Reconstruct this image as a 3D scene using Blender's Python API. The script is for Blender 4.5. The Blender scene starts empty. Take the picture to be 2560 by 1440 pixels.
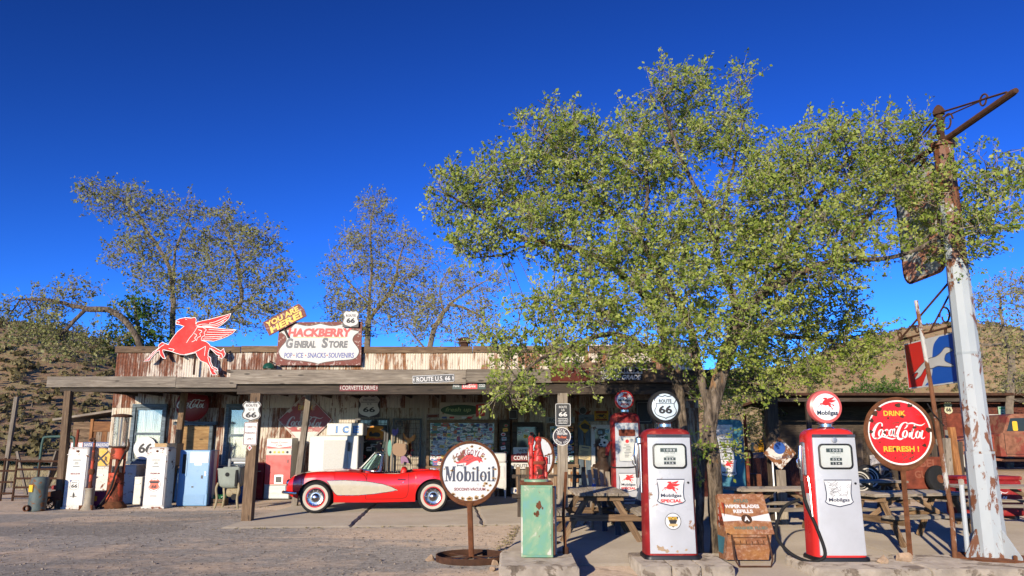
import bpy, bmesh, math, random
import numpy as np
from mathutils import Vector, Matrix, Euler, noise as mnoise

random.seed(7)
rng = np.random.default_rng(7)
R = math.radians
scene = bpy.context.scene
COL = scene.collection

# ------------------------------------------------------------------ camera
CAM_H = 1.58
F_PX = 1900.0
PITCH = math.atan(385 / F_PX)
cam_d = bpy.data.cameras.new("camera")
cam = bpy.data.objects.new("camera", cam_d)
COL.objects.link(cam)
cam.location = (0, 0, CAM_H)
cam.rotation_euler = (R(90) + PITCH, 0, 0)
cam_d.sensor_width = 36
cam_d.lens = F_PX / 2560 * 36
cam_d.clip_end = 2000
cam_d.clip_start = 0.05
scene.camera = cam

# ------------------------------------------------------------------ sky, sun, exposure
SUN_EL = 10.5
SUN_AZ = 21.0            # degrees to the left of straight behind the camera
world = bpy.data.worlds.new("World")
scene.world = world
world.use_nodes = True
wn = world.node_tree
wn.nodes.clear()
sky = wn.nodes.new("ShaderNodeTexSky")
sky.sky_type = 'NISHITA'
sky.sun_disc = False
sky.sun_elevation = R(SUN_EL)
sky.sun_rotation = R(180 + SUN_AZ)
sky.altitude = 1100
sky.air_density = 0.8
sky.dust_density = 0.1
sky.ozone_density = 5.0
hs = wn.nodes.new("ShaderNodeHueSaturation")
hs.inputs['Saturation'].default_value = 1.0
hs.inputs['Value'].default_value = 1.0
hs.inputs['Hue'].default_value = 0.502
bg = wn.nodes.new("ShaderNodeBackground")
bg.inputs['Strength'].default_value = 0.064
wo = wn.nodes.new("ShaderNodeOutputWorld")
wn.links.new(sky.outputs[0], hs.inputs['Color'])
gm = wn.nodes.new("ShaderNodeGamma")
gm.inputs['Gamma'].default_value = 1.8
wn.links.new(hs.outputs[0], gm.inputs['Color'])
wn.links.new(gm.outputs[0], bg.inputs['Color'])
wn.links.new(bg.outputs[0], wo.inputs['Surface'])

sun_d = bpy.data.lights.new("sun", 'SUN')
sun_d.energy = 5.0
sun_d.angle = R(0.5)
sun_d.color = (1.0, 0.87, 0.68)
sun = bpy.data.objects.new("sun", sun_d)
COL.objects.link(sun)
_d = Vector((math.sin(R(SUN_AZ)) * math.cos(R(SUN_EL)), math.cos(R(SUN_AZ)) * math.cos(R(SUN_EL)), -math.sin(R(SUN_EL))))
sun.rotation_euler = _d.to_track_quat('-Z', 'Y').to_euler()
sun.location = (-20, -30, 20)

scene.view_settings.view_transform = 'Standard'
scene.view_settings.look = 'None'
scene.view_settings.exposure = 0.14
scene.view_settings.gamma = 1.0

# ------------------------------------------------------------------ helpers
_c, _s = math.cos(PITCH), math.sin(PITCH)


def at(px, py, Y):
    """World point at distance Y seen at a pixel of the 2560x1440 photograph."""
    u = (px - 1280) / F_PX
    v = (720 - py) / F_PX
    t = Y / (_c - v * _s)
    return Vector((u * t, Y, CAM_H + (_s + v * _c) * t))


def gnd(px, py, z=0.0):
    u = (px - 1280) / F_PX
    v = (720 - py) / F_PX
    t = (z - CAM_H) / (_s + v * _c)
    return Vector((u * t, (_c - v * _s) * t, z))


def rect(x0, y0, x1, y1, Y):
    a = at((x0 + x1) / 2, y0, Y)
    b = at((x0 + x1) / 2, y1, Y)
    l = at(x0, (y0 + y1) / 2, Y)
    r = at(x1, (y0 + y1) / 2, Y)
    return (l.x + r.x) / 2, (a.z + b.z) / 2, r.x - l.x, a.z - b.z


class MB:
    """Collects shapes; build() links them as one mesh object."""

    def __init__(self):
        self.v = []
        self.f = []
        self.m = None

    def add(self, vs, fs):
        o = len(self.v)
        self.v.extend([tuple(p) for p in vs])
        self.f.extend([tuple(i + o for i in f) for f in fs])
        return self

    def box(self, c, s, rot=None):
        hx, hy, hz = s[0] / 2, s[1] / 2, s[2] / 2
        vs = [Vector((x, y, z)) for x in (-hx, hx) for y in (-hy, hy) for z in (-hz, hz)]
        if rot is not None:
            M = rot if isinstance(rot, Matrix) else Euler(rot).to_matrix()
            vs = [M @ p for p in vs]
        c = Vector(c)
        vs = [p + c for p in vs]
        return self.add(vs, [(0, 1, 3, 2), (4, 6, 7, 5), (0, 4, 5, 1), (2, 3, 7, 6), (0, 2, 6, 4), (1, 5, 7, 3)])

    def bbox(self, c, s, b=0.01, rot=None, seg=1):
        bm = bmesh.new()
        bmesh.ops.create_cube(bm, size=1)
        for p in bm.verts:
            p.co = Vector((p.co.x * s[0], p.co.y * s[1], p.co.z * s[2]))
        bmesh.ops.bevel(bm, geom=list(bm.edges), offset=min(b, min(s) * .45), segments=seg, affect='EDGES', profile=.5)
        M = Matrix.Identity(3) if rot is None else (rot if isinstance(rot, Matrix) else Euler(rot).to_matrix())
        bm.verts.index_update()
        vs = [M @ p.co + Vector(c) for p in bm.verts]
        fs = [tuple(q.index for q in f.verts) for f in bm.faces]
        bm.free()
        return self.add(vs, fs)

    def tube(self, pts, r, n=8, caps=True):
        pts = [Vector(p) for p in pts]
        if not hasattr(r, '__len__'):
            r = [r] * len(pts)
        vs, fs = [], []
        t0 = (pts[1] - pts[0]).normalized()
        up = Vector((0, 0, 1)) if abs(t0.z) < .9 else Vector((1, 0, 0))
        a = t0.cross(up).normalized()
        for i, p in enumerate(pts):
            if i == 0:
                t = t0
            elif i == len(pts) - 1:
                t = (pts[i] - pts[i - 1]).normalized()
            else:
                t = (pts[i + 1] - pts[i - 1])
                t = t.normalized() if t.length > 1e-9 else t0
            a = a - t * a.dot(t)
            a = a.normalized() if a.length > 1e-6 else t.orthogonal().normalized()
            b = t.cross(a)
            for k in range(n):
                an = 2 * math.pi * k / n
                vs.append(p + (a * math.cos(an) + b * math.sin(an)) * r[i])
        for i in range(len(pts) - 1):
            for k in range(n):
                k2 = (k + 1) % n
                fs.append((i * n + k, i * n + k2, (i + 1) * n + k2, (i + 1) * n + k))
        if caps:
            fs.append(tuple(range(n - 1, -1, -1)))
            o = (len(pts) - 1) * n
            fs.append(tuple(o + k for k in range(n)))
        return self.add(vs, fs)

    def lathe(self, prof, n=20, c=(0, 0, 0), axis='Z', close=True):
        vs, fs = [], []
        for (r, h) in prof:
            for k in range(n):
                an = 2 * math.pi * k / n
                x, y = r * math.cos(an), r * math.sin(an)
                if axis == 'Z':
                    p = (x, y, h)
                elif axis == 'Y':
                    p = (x, h, y)
                else:
                    p = (h, x, y)
                vs.append((p[0] + c[0], p[1] + c[1], p[2] + c[2]))
        for i in range(len(prof) - 1):
            for k in range(n):
                k2 = (k + 1) % n
                fs.append((i * n + k, i * n + k2, (i + 1) * n + k2, (i + 1) * n + k))
        if close:
            fs.append(tuple(range(n - 1, -1, -1)))
            o = (len(prof) - 1) * n
            fs.append(tuple(o + k for k in range(n)))
        return self.add(vs, fs)

    def poly(self, pts, z0, z1=None):
        """2D polygon in the local XY plane, extruded z0..z1 (flat when z1 is None)."""
        n = len(pts)
        ar = sum(pts[i][0] * pts[(i + 1) % n][1] - pts[(i + 1) % n][0] * pts[i][1] for i in range(n))
        if ar < 0:
            pts = pts[::-1]
        if z1 is None:
            return self.add([(p[0], p[1], z0) for p in pts], [tuple(range(n))])
        vs = [(p[0], p[1], z0) for p in pts] + [(p[0], p[1], z1) for p in pts]
        fs = [tuple(range(n - 1, -1, -1)), tuple(range(n, 2 * n))]
        fs += [(i, (i + 1) % n, n + (i + 1) % n, n + i) for i in range(n)]
        return self.add(vs, fs)

    def ribbon(self, pts, w, z, closed=False):
        """Flat stroke of width w along a 2D path at height z."""
        n = len(pts)
        if not hasattr(w, '__len__'):
            w = [w] * n
        vs, fs = [], []
        for i in range(n):
            a = pts[(i - 1) % n] if (closed or i > 0) else pts[i]
            b = pts[(i + 1) % n] if (closed or i < n - 1) else pts[i]
            dx, dy = b[0] - a[0], b[1] - a[1]
            l = math.hypot(dx, dy) or 1
            nx, ny = -dy / l * w[i] / 2, dx / l * w[i] / 2
            vs += [(pts[i][0] + nx, pts[i][1] + ny, z), (pts[i][0] - nx, pts[i][1] - ny, z)]
        for i in range(n if closed else n - 1):
            j = (i + 1) % n
            fs.append((2 * i, 2 * i + 1, 2 * j + 1, 2 * j))
        return self.add(vs, fs)

    def grid(self, P):
        """P: 2D list of points."""
        nr, nc = len(P), len(P[0])
        return self.add([p for r_ in P for p in r_],
                        [(i * nc + j, i * nc + j + 1, (i + 1) * nc + j + 1, (i + 1) * nc + j)
                         for i in range(nr - 1) for j in range(nc - 1)])

    def mesh(self, name, m, sm=35):
        me = bpy.data.meshes.new(name)
        me.from_pydata(self.v, [], self.f)
        me.update()
        if m is not None:
            me.materials.append(m)
        if sm:
            me.shade_smooth()
            me.set_sharp_from_angle(angle=R(sm))
        return me

    def build(self, name, m, parent=None, sm=35, loc=None, rot=None):
        return obj(name, self.mesh(name, m, sm), parent, loc, rot)


def obj(name, me, parent=None, loc=None, rot=None):
    o = bpy.data.objects.new(name, me)
    COL.objects.link(o)
    if parent is not None:
        o.parent = parent
    if loc is not None:
        o.location = loc
    if rot is not None:
        if isinstance(rot, Matrix):
            o.rotation_euler = rot.to_euler()
        else:
            o.rotation_euler = rot
    return o


def tag(o, label, cat, group=None, kind=None):
    if label:
        o['label'] = label
    if cat:
        o['category'] = cat
    if group:
        o['group'] = group
    if kind:
        o['kind'] = kind
    return o


def thing(name, label, cat, loc=(0, 0, 0), rot=None, group=None):
    o = obj(name, None, None, loc, rot)
    o.empty_display_size = .1
    return tag(o, label, cat, group)


def struct(o):
    o['kind'] = 'structure'
    return o


def copy_tree(o, parent=None):
    c = o.copy()
    COL.objects.link(c)
    c.parent = parent
    for ch in list(o.children):
        copy_tree(ch, c)
    return c


FACE = (R(90), 0, 0)      # local XY plane turned to face -Y (towards the road)


def plank(name, p0, p1, w, t, m, parent=None, up=(0, 0, 1), bev=0.004, roll=0):
    """A board from p0 to p1; w across (along side), t along up."""
    p0, p1 = Vector(p0), Vector(p1)
    x = (p1 - p0)
    L = x.length
    x.normalize()
    u = Vector(up)
    if abs(u.dot(x)) > .98:
        u = Vector((0, 1, 0))
    y = u.cross(x).normalized()
    z = x.cross(y)
    M = Matrix((x, y, z)).transposed()
    if roll:
        M = M @ Matrix.Rotation(roll, 3, 'X')
    mb = MB().bbox((L / 2, 0, 0), (L, w, t), bev)
    return mb.build(name, m, parent, 30, p0, M)


# ------------------------------------------------------------------ materials
def rgb(r, g, b):
    f = lambda c: ((c / 255 + .055) / 1.055) ** 2.4 if c / 255 > .04045 else c / 255 / 12.92
    return (f(r), f(g), f(b))


class NT:
    def __init__(self, name):
        self.m = bpy.data.materials.new(name)
        self.m.use_nodes = True
        self.t = self.m.node_tree
        self.b = self.t.nodes['Principled BSDF']
        self.b.inputs['Diffuse Roughness'].default_value = .15

    def n(self, typ, **kw):
        nd = self.t.nodes.new(typ)
        for k, v in kw.items():
            if k in nd.inputs:
                nd.inputs[k].default_value = v
            else:
                setattr(nd, k, v)
        return nd

    def l(self, a, b):
        self.t.links.new(a, b)

    def coords(self, scale=(1, 1, 1), jitter=True, src='Object'):
        tc = self.n("ShaderNodeTexCoord")
        mp = self.n("ShaderNodeMapping")
        mp.inputs['Scale'].default_value = scale
        self.l(tc.outputs[src], mp.inputs['Vector'])
        if jitter:
            oi = self.n("ShaderNodeObjectInfo")
            mu = self.n("ShaderNodeMath", operation='MULTIPLY')
            mu.inputs[1].default_value = 37.0
            self.l(oi.outputs['Random'], mu.inputs[0])
            cb = self.n("ShaderNodeCombineXYZ")
            for i in range(3):
                self.l(mu.outputs[0], cb.inputs[i])
            self.l(cb.outputs[0], mp.inputs['Location'])
        return mp.outputs[0]

    def noise(self, vec, scale, detail=6, rough=.6, dist=0):
        nd = self.n("ShaderNodeTexNoise")
        nd.inputs['Scale'].default_value = scale
        nd.inputs['Detail'].default_value = detail
        nd.inputs['Roughness'].default_value = rough
        nd.inputs['Distortion'].default_value = dist
        self.l(vec, nd.inputs['Vector'])
        return nd.outputs['Fac']

    def ramp(self, fac, stops, interp='LINEAR'):
        cr = self.n("ShaderNodeValToRGB")
        cr.color_ramp.interpolation = interp
        el = cr.color_ramp.elements
        while len(el) < len(stops):
            el.new(.5)
        for e, (p, c) in zip(el, stops):
            e.position = p
            c = (c, c, c) if not hasattr(c, '__len__') else c
            e.color = (c[0], c[1], c[2], 1)
        self.l(fac, cr.inputs[0])
        return cr.outputs[0]

    def mix(self, fac, a, b, typ='MIX'):
        mx = self.n("ShaderNodeMix", data_type='RGBA', blend_type=typ)
        for sock, val in ((0, fac), (6, a), (7, b)):
            if hasattr(val, 'links') or isinstance(val, bpy.types.NodeSocket):
                self.l(val, mx.inputs[sock])
            elif sock == 0:
                mx.inputs[0].default_value = val
            else:
                mx.inputs[sock].default_value = (val[0], val[1], val[2], 1)
        return mx.outputs[2]

    def bump(self, h, strength=.3, dist=.01):
        bp = self.n("ShaderNodeBump")
        bp.inputs['Strength'].default_value = strength
        bp.inputs['Distance'].default_value = dist
        self.l(h, bp.inputs['Height'])
        self.l(bp.outputs[0], self.b.inputs['Normal'])


def paint(name, col, rough=.45, metal=0., var=.12, scale=5, wear=None, wamt=.4, wscale=6, bump=.08, stretch=(1, 1, 1), rnd=.0, coat=0.):
    """Painted / plain surface with mottling and optional patches of wear."""
    k = NT(name)
    v = k.coords(stretch)
    n1 = k.noise(v, scale, 7)
    lo = tuple(c * (1 - var) for c in col)
    hi = tuple(min(1, c * (1 + var)) for c in col)
    c = k.ramp(n1, [(.3, lo), (.7, hi)])
    rr = k.ramp(n1, [(.3, max(.02, rough - .08)), (.7, min(1, rough + .12))])
    if wear is not None:
        n2 = k.noise(v, wscale, 9, .68, .3)
        th = .78 - wamt
        f = k.ramp(n2, [(th, 0.), (th + .035, 1.)])
        n3 = k.noise(v, wscale * 4, 5)
        wc = k.ramp(n3, [(.3, tuple(x * .55 for x in wear)), (.7, tuple(min(1, x * 1.25) for x in wear))])
        c = k.mix(f, c, wc)
        rr = k.mix(f, rr, (.85, .85, .85))
    if rnd:
        oi = k.n("ShaderNodeObjectInfo")
        r2 = k.ramp(oi.outputs['Random'], [(0, 1 - rnd), (1, 1 + rnd)])
        c = k.mix(1.0, c, r2, 'MULTIPLY')
    k.l(c, k.b.inputs['Base Color'])
    k.l(rr, k.b.inputs['Roughness'])
    if rough >= .85:
        k.b.inputs['Diffuse Roughness'].default_value = .8
    k.b.inputs['Metallic'].default_value = metal
    k.b.inputs['Coat Weight'].default_value = coat
    k.b.inputs['Specular IOR Level'].default_value = .5 if rough < .5 else .25
    k.b.inputs['Coat Roughness'].default_value = .08
    if bump:
        k.bump(k.noise(v, scale * 8, 6), bump, .01)
    return k.m


def wood(name, col, col2, rough=.8, rnd=.25, fine=1.0):
    """Weathered board, grain along local X."""
    k = NT(name)
    v = k.coords((1.2, 22 * fine, 22 * fine))
    g = k.noise(v, 1.6, 8, .7, .6)
    v2 = k.coords((1, 4, 4))
    b = k.noise(v2, 2.0, 4)
    c = k.ramp(g, [(.28, tuple(x * .45 for x in col2)), (.45, col2), (.62, col)])
    c = k.mix(k.ramp(b, [(.4, 0.), (.75, .75)]), c, tuple(x * .62 for x in col2))
    vo = k.n("ShaderNodeTexVoronoi")
    vo.inputs['Scale'].default_value = 1.0
    k.l(k.coords((2.2, 7, 7)), vo.inputs['Vector'])
    kn = k.ramp(vo.outputs['Distance'], [(.0, 1.), (.12, .8), (.17, 0.)])
    c = k.mix(kn, c, tuple(x * .3 for x in col2))
    oi = k.n("ShaderNodeObjectInfo")
    r2 = k.ramp(oi.outputs['Random'], [(0, 1 - rnd), (1, 1 + rnd)])
    c = k.mix(1.0, c, r2, 'MULTIPLY')
    k.l(c, k.b.inputs['Base Color'])
    k.b.inputs['Roughness'].default_value = rough
    k.b.inputs['Diffuse Roughness'].default_value = .7
    k.bump(g, .5, .004)
    return k.m


def flat(name, col, rough=.5, metal=0.):
    k = NT(name)
    k.b.inputs['Base Color'].default_value = (*col, 1)
    k.b.inputs['Roughness'].default_value = rough
    k.b.inputs['Metallic'].default_value = metal
    return k.m


def corrugated_metal(name, galv, rust, rust2, cover):
    """Old sheet iron: pale zinc under streaky rust; sheets differ by their own random."""
    k = NT(name)
    v = k.coords((1, 1, .35))
    vs = k.coords((9, 1, .6))
    n1 = k.noise(v, 2.2, 8, .72, .4)
    n2 = k.noise(vs, 1.6, 8, .75)
    n3 = k.noise(k.coords((1, 1, 1)), 14, 6, .7)
    oi = k.n("ShaderNodeObjectInfo")
    ad = k.n("ShaderNodeMath", operation='ADD')
    k.l(n1, ad.inputs[0])
    k.l(n2, ad.inputs[1])
    ad2 = k.n("ShaderNodeMath", operation='ADD')
    k.l(ad.outputs[0], ad2.inputs[0])
    mr = k.n("ShaderNodeMath", operation='MULTIPLY_ADD')
    k.l(oi.outputs['Random'], mr.inputs[0])
    mr.inputs[1].default_value = .16
    mr.inputs[2].default_value = -.08 + cover
    k.l(mr.outputs[0], ad2.inputs[1])
    sub = k.n("ShaderNodeMath", operation='MULTIPLY')
    k.l(ad2.outputs[0], sub.inputs[0])
    sub.inputs[1].default_value = .5
    f = k.ramp(sub.outputs[0], [(.475, 0.), (.505, .8), (.56, 1.)])
    rc = k.ramp(n3, [(.3, rust2), (.55, rust), (.75, tuple(min(1, x * 1.5) for x in rust))])
    gc = k.ramp(n2, [(.3, tuple(x * .72 for x in galv)), (.6, galv)])
    c = k.mix(f, gc, rc)
    k.l(c, k.b.inputs['Base Color'])
    k.l(k.ramp(f, [(0, .55), (1, .92)]), k.b.inputs['Roughness'])
    k.b.inputs['Diffuse Roughness'].default_value = .5
    k.bump(n3, .25, .004)
    return k.m


def glassy(name, col=(.02, .025, .03), rough=.05):
    return flat(name, col, rough)


M = {}
RUST = (.16, .055, .022)
M['wood_grey'] = wood('weathered_grey_wood', (.40, .345, .27), (.24, .195, .145))
M['wood_brown'] = wood('weathered_brown_wood', (.33, .22, .125), (.17, .10, .05))
M['wood_dark'] = wood('dark_old_wood', (.11, .08, .055), (.05, .034, .022))
M['wood_orange'] = wood('orange_stained_wood', (.48, .22, .07), (.27, .11, .035))
M['wood_blue'] = wood('faded_blue_wood', (.23, .30, .36), (.12, .16, .19))
M['wood_pale'] = wood('pale_paint_wood', (.66, .60, .50), (.36, .24, .15))
M['plywood'] = wood('plywood', (.55, .36, .15), (.42, .24, .09), fine=.4)
M['white'] = paint('white_enamel', (.66, .64, .60), .3, var=.05, wear=(.25, .11, .05), wamt=.10, wscale=5)
M['white_worn'] = paint('worn_white_enamel', (.60, .57, .52), .4, var=.1, wear=(.22, .08, .04), wamt=.20, wscale=7)
M['white_clean'] = paint('white_print', (.66, .655, .64), .4, var=.04, bump=0)
M['cream'] = paint('cream_paint', (.58, .52, .39), .25, var=.03, bump=0, coat=.6)
M['red'] = paint('red_enamel', (.62, .022, .018), .35, var=.12, wear=(.35, .03, .03), wamt=.15, scale=3)
M['red_clean'] = paint('red_print', (.66, .025, .02), .4, var=.06, bump=0)
M['red_dull'] = paint('oxidised_red_paint', (.27, .018, .018), .5, var=.25, wear=(.36, .055, .04), wamt=.24, scale=4)
M['red_orange'] = paint('worn_orange_red_paint', (.55, .085, .04), .55, var=.25, wear=(.16, .05, .025), wamt=.32, wscale=3)
M['rust'] = paint('rust', (.15, .058, .026), .9, var=.45, scale=9, bump=.35)
M['rust_dark'] = paint('dark_rust', (.075, .035, .02), .85, var=.4, scale=9, bump=.3)
M['rust_red'] = paint('red_brown_rust', (.20, .05, .028), .85, var=.4, scale=5, bump=.3)
M['black'] = flat('black_paint', (.012, .012, .013), .45)
M['black_matte'] = paint('black_rubber', (.018, .018, .018), .75, var=.3, bump=.1)
M['ink'] = flat('black_ink', (.016, .016, .02), .6)
M['ink_navy'] = flat('navy_ink', (.012, .022, .06), .5)
M['ink_red'] = flat('red_ink', (.60, .02, .02), .5)
M['ink_blue'] = flat('blue_ink', (.045, .075, .30), .5)
M['ink_white'] = flat('white_ink', (.70, .69, .67), .5)
M['ink_yellow'] = flat('yellow_ink', (.83, .50, .03), .5)
M['ink_grey'] = flat('grey_ink', (.085, .09, .10), .5)
M['chrome'] = flat('chrome', (.68, .67, .65), .22, 1.)
M['steel'] = paint('dull_steel', (.42, .42, .42), .4, .8, var=.2, bump=.1)
M['alu'] = paint('pressed_aluminium', (.46, .46, .44), .5, .2, var=.12, scale=20, bump=.4)
M['grey_paint'] = paint('grey_paint', (.33, .34, .32), .5, var=.15, wear=(.16, .07, .03), wamt=.12)
M['glass_dark'] = glassy('dark_window_glass', (.025, .028, .03))
M['dial'] = paint('dial_face', (.60, .61, .56), .35, var=.06, bump=0)
M['concrete'] = paint('concrete', (.36, .31, .25), .9, var=.25, scale=7, wear=(.20, .16, .12), wamt=.24, wscale=3, bump=.5)
M['rock'] = paint('rock', (.38, .27, .18), .95, var=.4, scale=9, bump=.8)
_k = NT('clear_glass')
_tr = _k.n("ShaderNodeBsdfTransparent")
_gl = _k.n("ShaderNodeBsdfGlossy")
_gl.inputs['Roughness'].default_value = .04
_mx = _k.n("ShaderNodeMixShader")
_mx.inputs[0].default_value = .09
_k.l(_tr.outputs[0], _mx.inputs[1])
_k.l(_gl.outputs[0], _mx.inputs[2])
_k.l(_mx.outputs[0], _k.t.nodes['Material Output'].inputs['Surface'])
M['glass'] = _k.m


# ------------------------------------------------------------------ flat shapes and lettering
def arc(cx, cy, rx, ry=None, a0=0, a1=360, n=40):
    ry = rx if ry is None else ry
    full = abs(a1 - a0) >= 360
    k = n if full else n + 1
    return [(cx + rx * math.cos(R(a0 + (a1 - a0) * i / n)), cy + ry * math.sin(R(a0 + (a1 - a0) * i / n))) for i in range(k)]


def rrect(w, h, r, n=5, cx=0, cy=0):
    p = []
    for sx, sy, a in ((1, 1, 0), (-1, 1, 90), (-1, -1, 180), (1, -1, 270)):
        p += arc(cx + sx * (w / 2 - r), cy + sy * (h / 2 - r), r, r, a, a + 90, n)
    return p


def catmull(pts, n=8, closed=False):
    out = []
    m = len(pts)
    rngi = range(m if closed else m - 1)
    for i in rngi:
        p0 = pts[(i - 1) % m] if (closed or i > 0) else pts[0]
        p1 = pts[i]
        p2 = pts[(i + 1) % m]
        p3 = pts[(i + 2) % m] if (closed or i < m - 2) else pts[-1]
        for k in range(n):
            t = k / n
            out.append(tuple(.5 * ((2 * p1[d]) + (-p0[d] + p2[d]) * t + (2 * p0[d] - 5 * p1[d] + 4 * p2[d] - p3[d]) * t * t
                                   + (-p0[d] + 3 * p1[d] - 3 * p2[d] + p3[d]) * t ** 3) for d in range(len(p1))))
    if not closed:
        out.append(tuple(pts[-1]))
    return out


def offset_poly(pts, d):
    n = len(pts)
    ar = sum(pts[i][0] * pts[(i + 1) % n][1] - pts[(i + 1) % n][0] * pts[i][1] for i in range(n))
    if ar < 0:
        pts = pts[::-1]
    out = []
    for i in range(n):
        a, b, c = Vector(pts[i - 1]), Vector(pts[i]), Vector(pts[(i + 1) % n])
        e1 = (b - a)
        e2 = (c - b)
        if e1.length < 1e-9 or e2.length < 1e-9:
            out.append(tuple(b))
            continue
        n1 = Vector((e1.y, -e1.x)).normalized()
        n2 = Vector((e2.y, -e2.x)).normalized()
        nn = (n1 + n2)
        nn = nn.normalized() if nn.length > .05 else n1
        k = max(.5, nn.dot(n1))
        out.append(tuple(b + nn * d / k))
    return out


SHIELD_H = [(0, 1.0), (.20, .90), (.42, .93), (.56, .99), (.70, .86), (.86, .66), (.84, .50), (.72, .28), (.74, .02), (.86, -.24), (.84, -.50), (.66, -.72), (.36, -.84), (.10, -.92), (0, -1.0)]


def shield(w, h, n=4):
    half = catmull(SHIELD_H, n)
    pts = half + [(-x, y) for x, y in half[::-1][1:-1]]
    return [(x / .87 * w / 2, y * h / 2) for x, y in pts]


_tx = {}


def text_geo(s, bold=0., shear=0., space=1.0, narrow=1.0):
    key = (s, bold, shear, space)
    if key not in _tx:
        cu = bpy.data.curves.new('t', 'FONT')
        cu.body = s
        cu.size = 1
        cu.offset = bold
        cu.shear = shear
        cu.space_character = space
        cu.align_x = 'CENTER'
        cu.resolution_u = 3
        ob = bpy.data.objects.new('t', cu)
        COL.objects.link(ob)
        bpy.context.view_layer.update()
        me = bpy.data.meshes.new_from_object(ob.evaluated_get(bpy.context.evaluated_depsgraph_get()))
        vs = [tuple(v.co) for v in me.vertices]
        fs = [tuple(p.vertices) for p in me.polygons]
        bpy.data.objects.remove(ob)
        bpy.data.curves.remove(cu)
        bpy.data.meshes.remove(me)
        xs = [v[0] for v in vs]
        ys = [v[1] for v in vs]
        cx, cy = (min(xs) + max(xs)) / 2, (min(ys) + max(ys)) / 2
        _tx[key] = ([(v[0] - cx, v[1] - cy) for v in vs], fs, max(xs) - min(xs), max(ys) - min(ys))
    return _tx[key]


def put_text(mb, s, cx, cy, w, h, z, bold=.012, shear=0., space=1.0, ang=0.):
    """Lettering fitted into a w x h box centred on cx, cy."""
    vs, fs, tw, th = text_geo(s, bold, shear, space)
    ca, sa = math.cos(ang), math.sin(ang)
    o = []
    for x, y in vs:
        x, y = x * w / tw, y * h / th
        o.append((cx + x * ca - y * sa, cy + x * sa + y * ca, z))
    mb.add(o, fs)
    return mb


def arc_text(mb, s, cx, cy, r, a_mid, a_span, h, z, bold=.015, flip=False, wf=.8):
    n = len(s)
    for i, ch in enumerate(s):
        if ch == ' ':
            continue
        t = (i + .5) / n - .5
        a = a_mid - a_span * t if not flip else a_mid + a_span * t
        x, y = cx + r * math.cos(R(a)), cy + r * math.sin(R(a))
        vs, fs, tw, th = text_geo(ch, bold)
        k = h / .72
        w = min(tw * k, wf * r * R(a_span) / n)
        put_text(mb, ch, x, y, w, h if ch not in '-.' else th * k, z, bold, 0, 1, R(a - 90) if not flip else R(a + 90))
    return mb


def lettering(s, cx, cy, w, h, m, parent, z=.004, name='lettering', **kw):
    return put_text(MB(), s, cx, cy, w, h, z, **kw).build(name, m, parent, 0)


def script_coke(mb, cx, cy, w, z, k=1.0):
    """Flowing script word drawn with strokes of changing width; unit box from the photographed lettering."""
    def T(p):
        return (cx + (p[0] - 525) / 620 * w, cy - (p[1] - 505) / 620 * w)
    S = w / 620 * k

    def st(pts, ws):
        q = catmull([(p[0], p[1], wd) for p, wd in zip(pts, ws)], 6)
        mb.ribbon([T(a) for a in q], [max(.5, a[2]) * S for a in q], z)
    st([(338, 452), (340, 425), (318, 412), (285, 432), (250, 482), (228, 540), (240, 580), (280, 588), (330, 568), (390, 580), (440, 592), (488, 580)],
       [16, 14, 9, 22, 30, 32, 26, 14, 12, 18, 14, 3])

    def ring(x, y, rx, ry, sl=-.25, wd=17):
        pts = [(x + rx * math.cos(R(a)) - sl * -ry * math.sin(R(a)) * 1.0, y + ry * math.sin(R(a))) for a in range(0, 360, 15)]
        pts = [(x + rx * math.cos(R(a)) + .28 * -ry * math.sin(R(a)), y + ry * math.sin(R(a))) for a in range(0, 360, 15)]
        ws = [(8 + (wd - 6) * abs(math.cos(R(a))) * 1.3) * S for a in range(0, 360, 15)]
        mb.ribbon([T(p) for p in pts], ws, z, True)
    ring(318, 527, 22, 38)
    st([(402, 505), (395, 486), (372, 500), (358, 540), (372, 566), (400, 552)], [14, 8, 18, 22, 16, 6])
    ring(436, 522, 21, 36)
    st([(478, 478), (465, 520), (458, 555), (478, 562), (500, 540)], [18, 20, 18, 10, 5])
    mb.poly([T(p) for p in ((492, 466), (526, 462), (522, 448), (495, 452))], z)
    st([(590, 480), (622, 452), (628, 420), (600, 410), (560, 436), (522, 496), (500, 556), (518, 592), (556, 588), (590, 560)],
       [8, 14, 16, 10, 22, 30, 32, 26, 14, 5])
    st([(612, 448), (640, 424), (690, 418), (740, 436), (790, 440), (832, 416)], [4, 12, 16, 14, 12, 3])
    ring(590, 540, 23, 40)
    st([(716, 428), (690, 480), (668, 540), (662, 578), (684, 588), (708, 564)], [10, 20, 20, 18, 10, 5])
    ring(645, 545, 6, 30, wd=9)
    ring(738, 544, 22, 38)
    st([(796, 498), (780, 545), (774, 580), (794, 588), (816, 570)], [18, 20, 18, 10, 4])
    return mb


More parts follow.
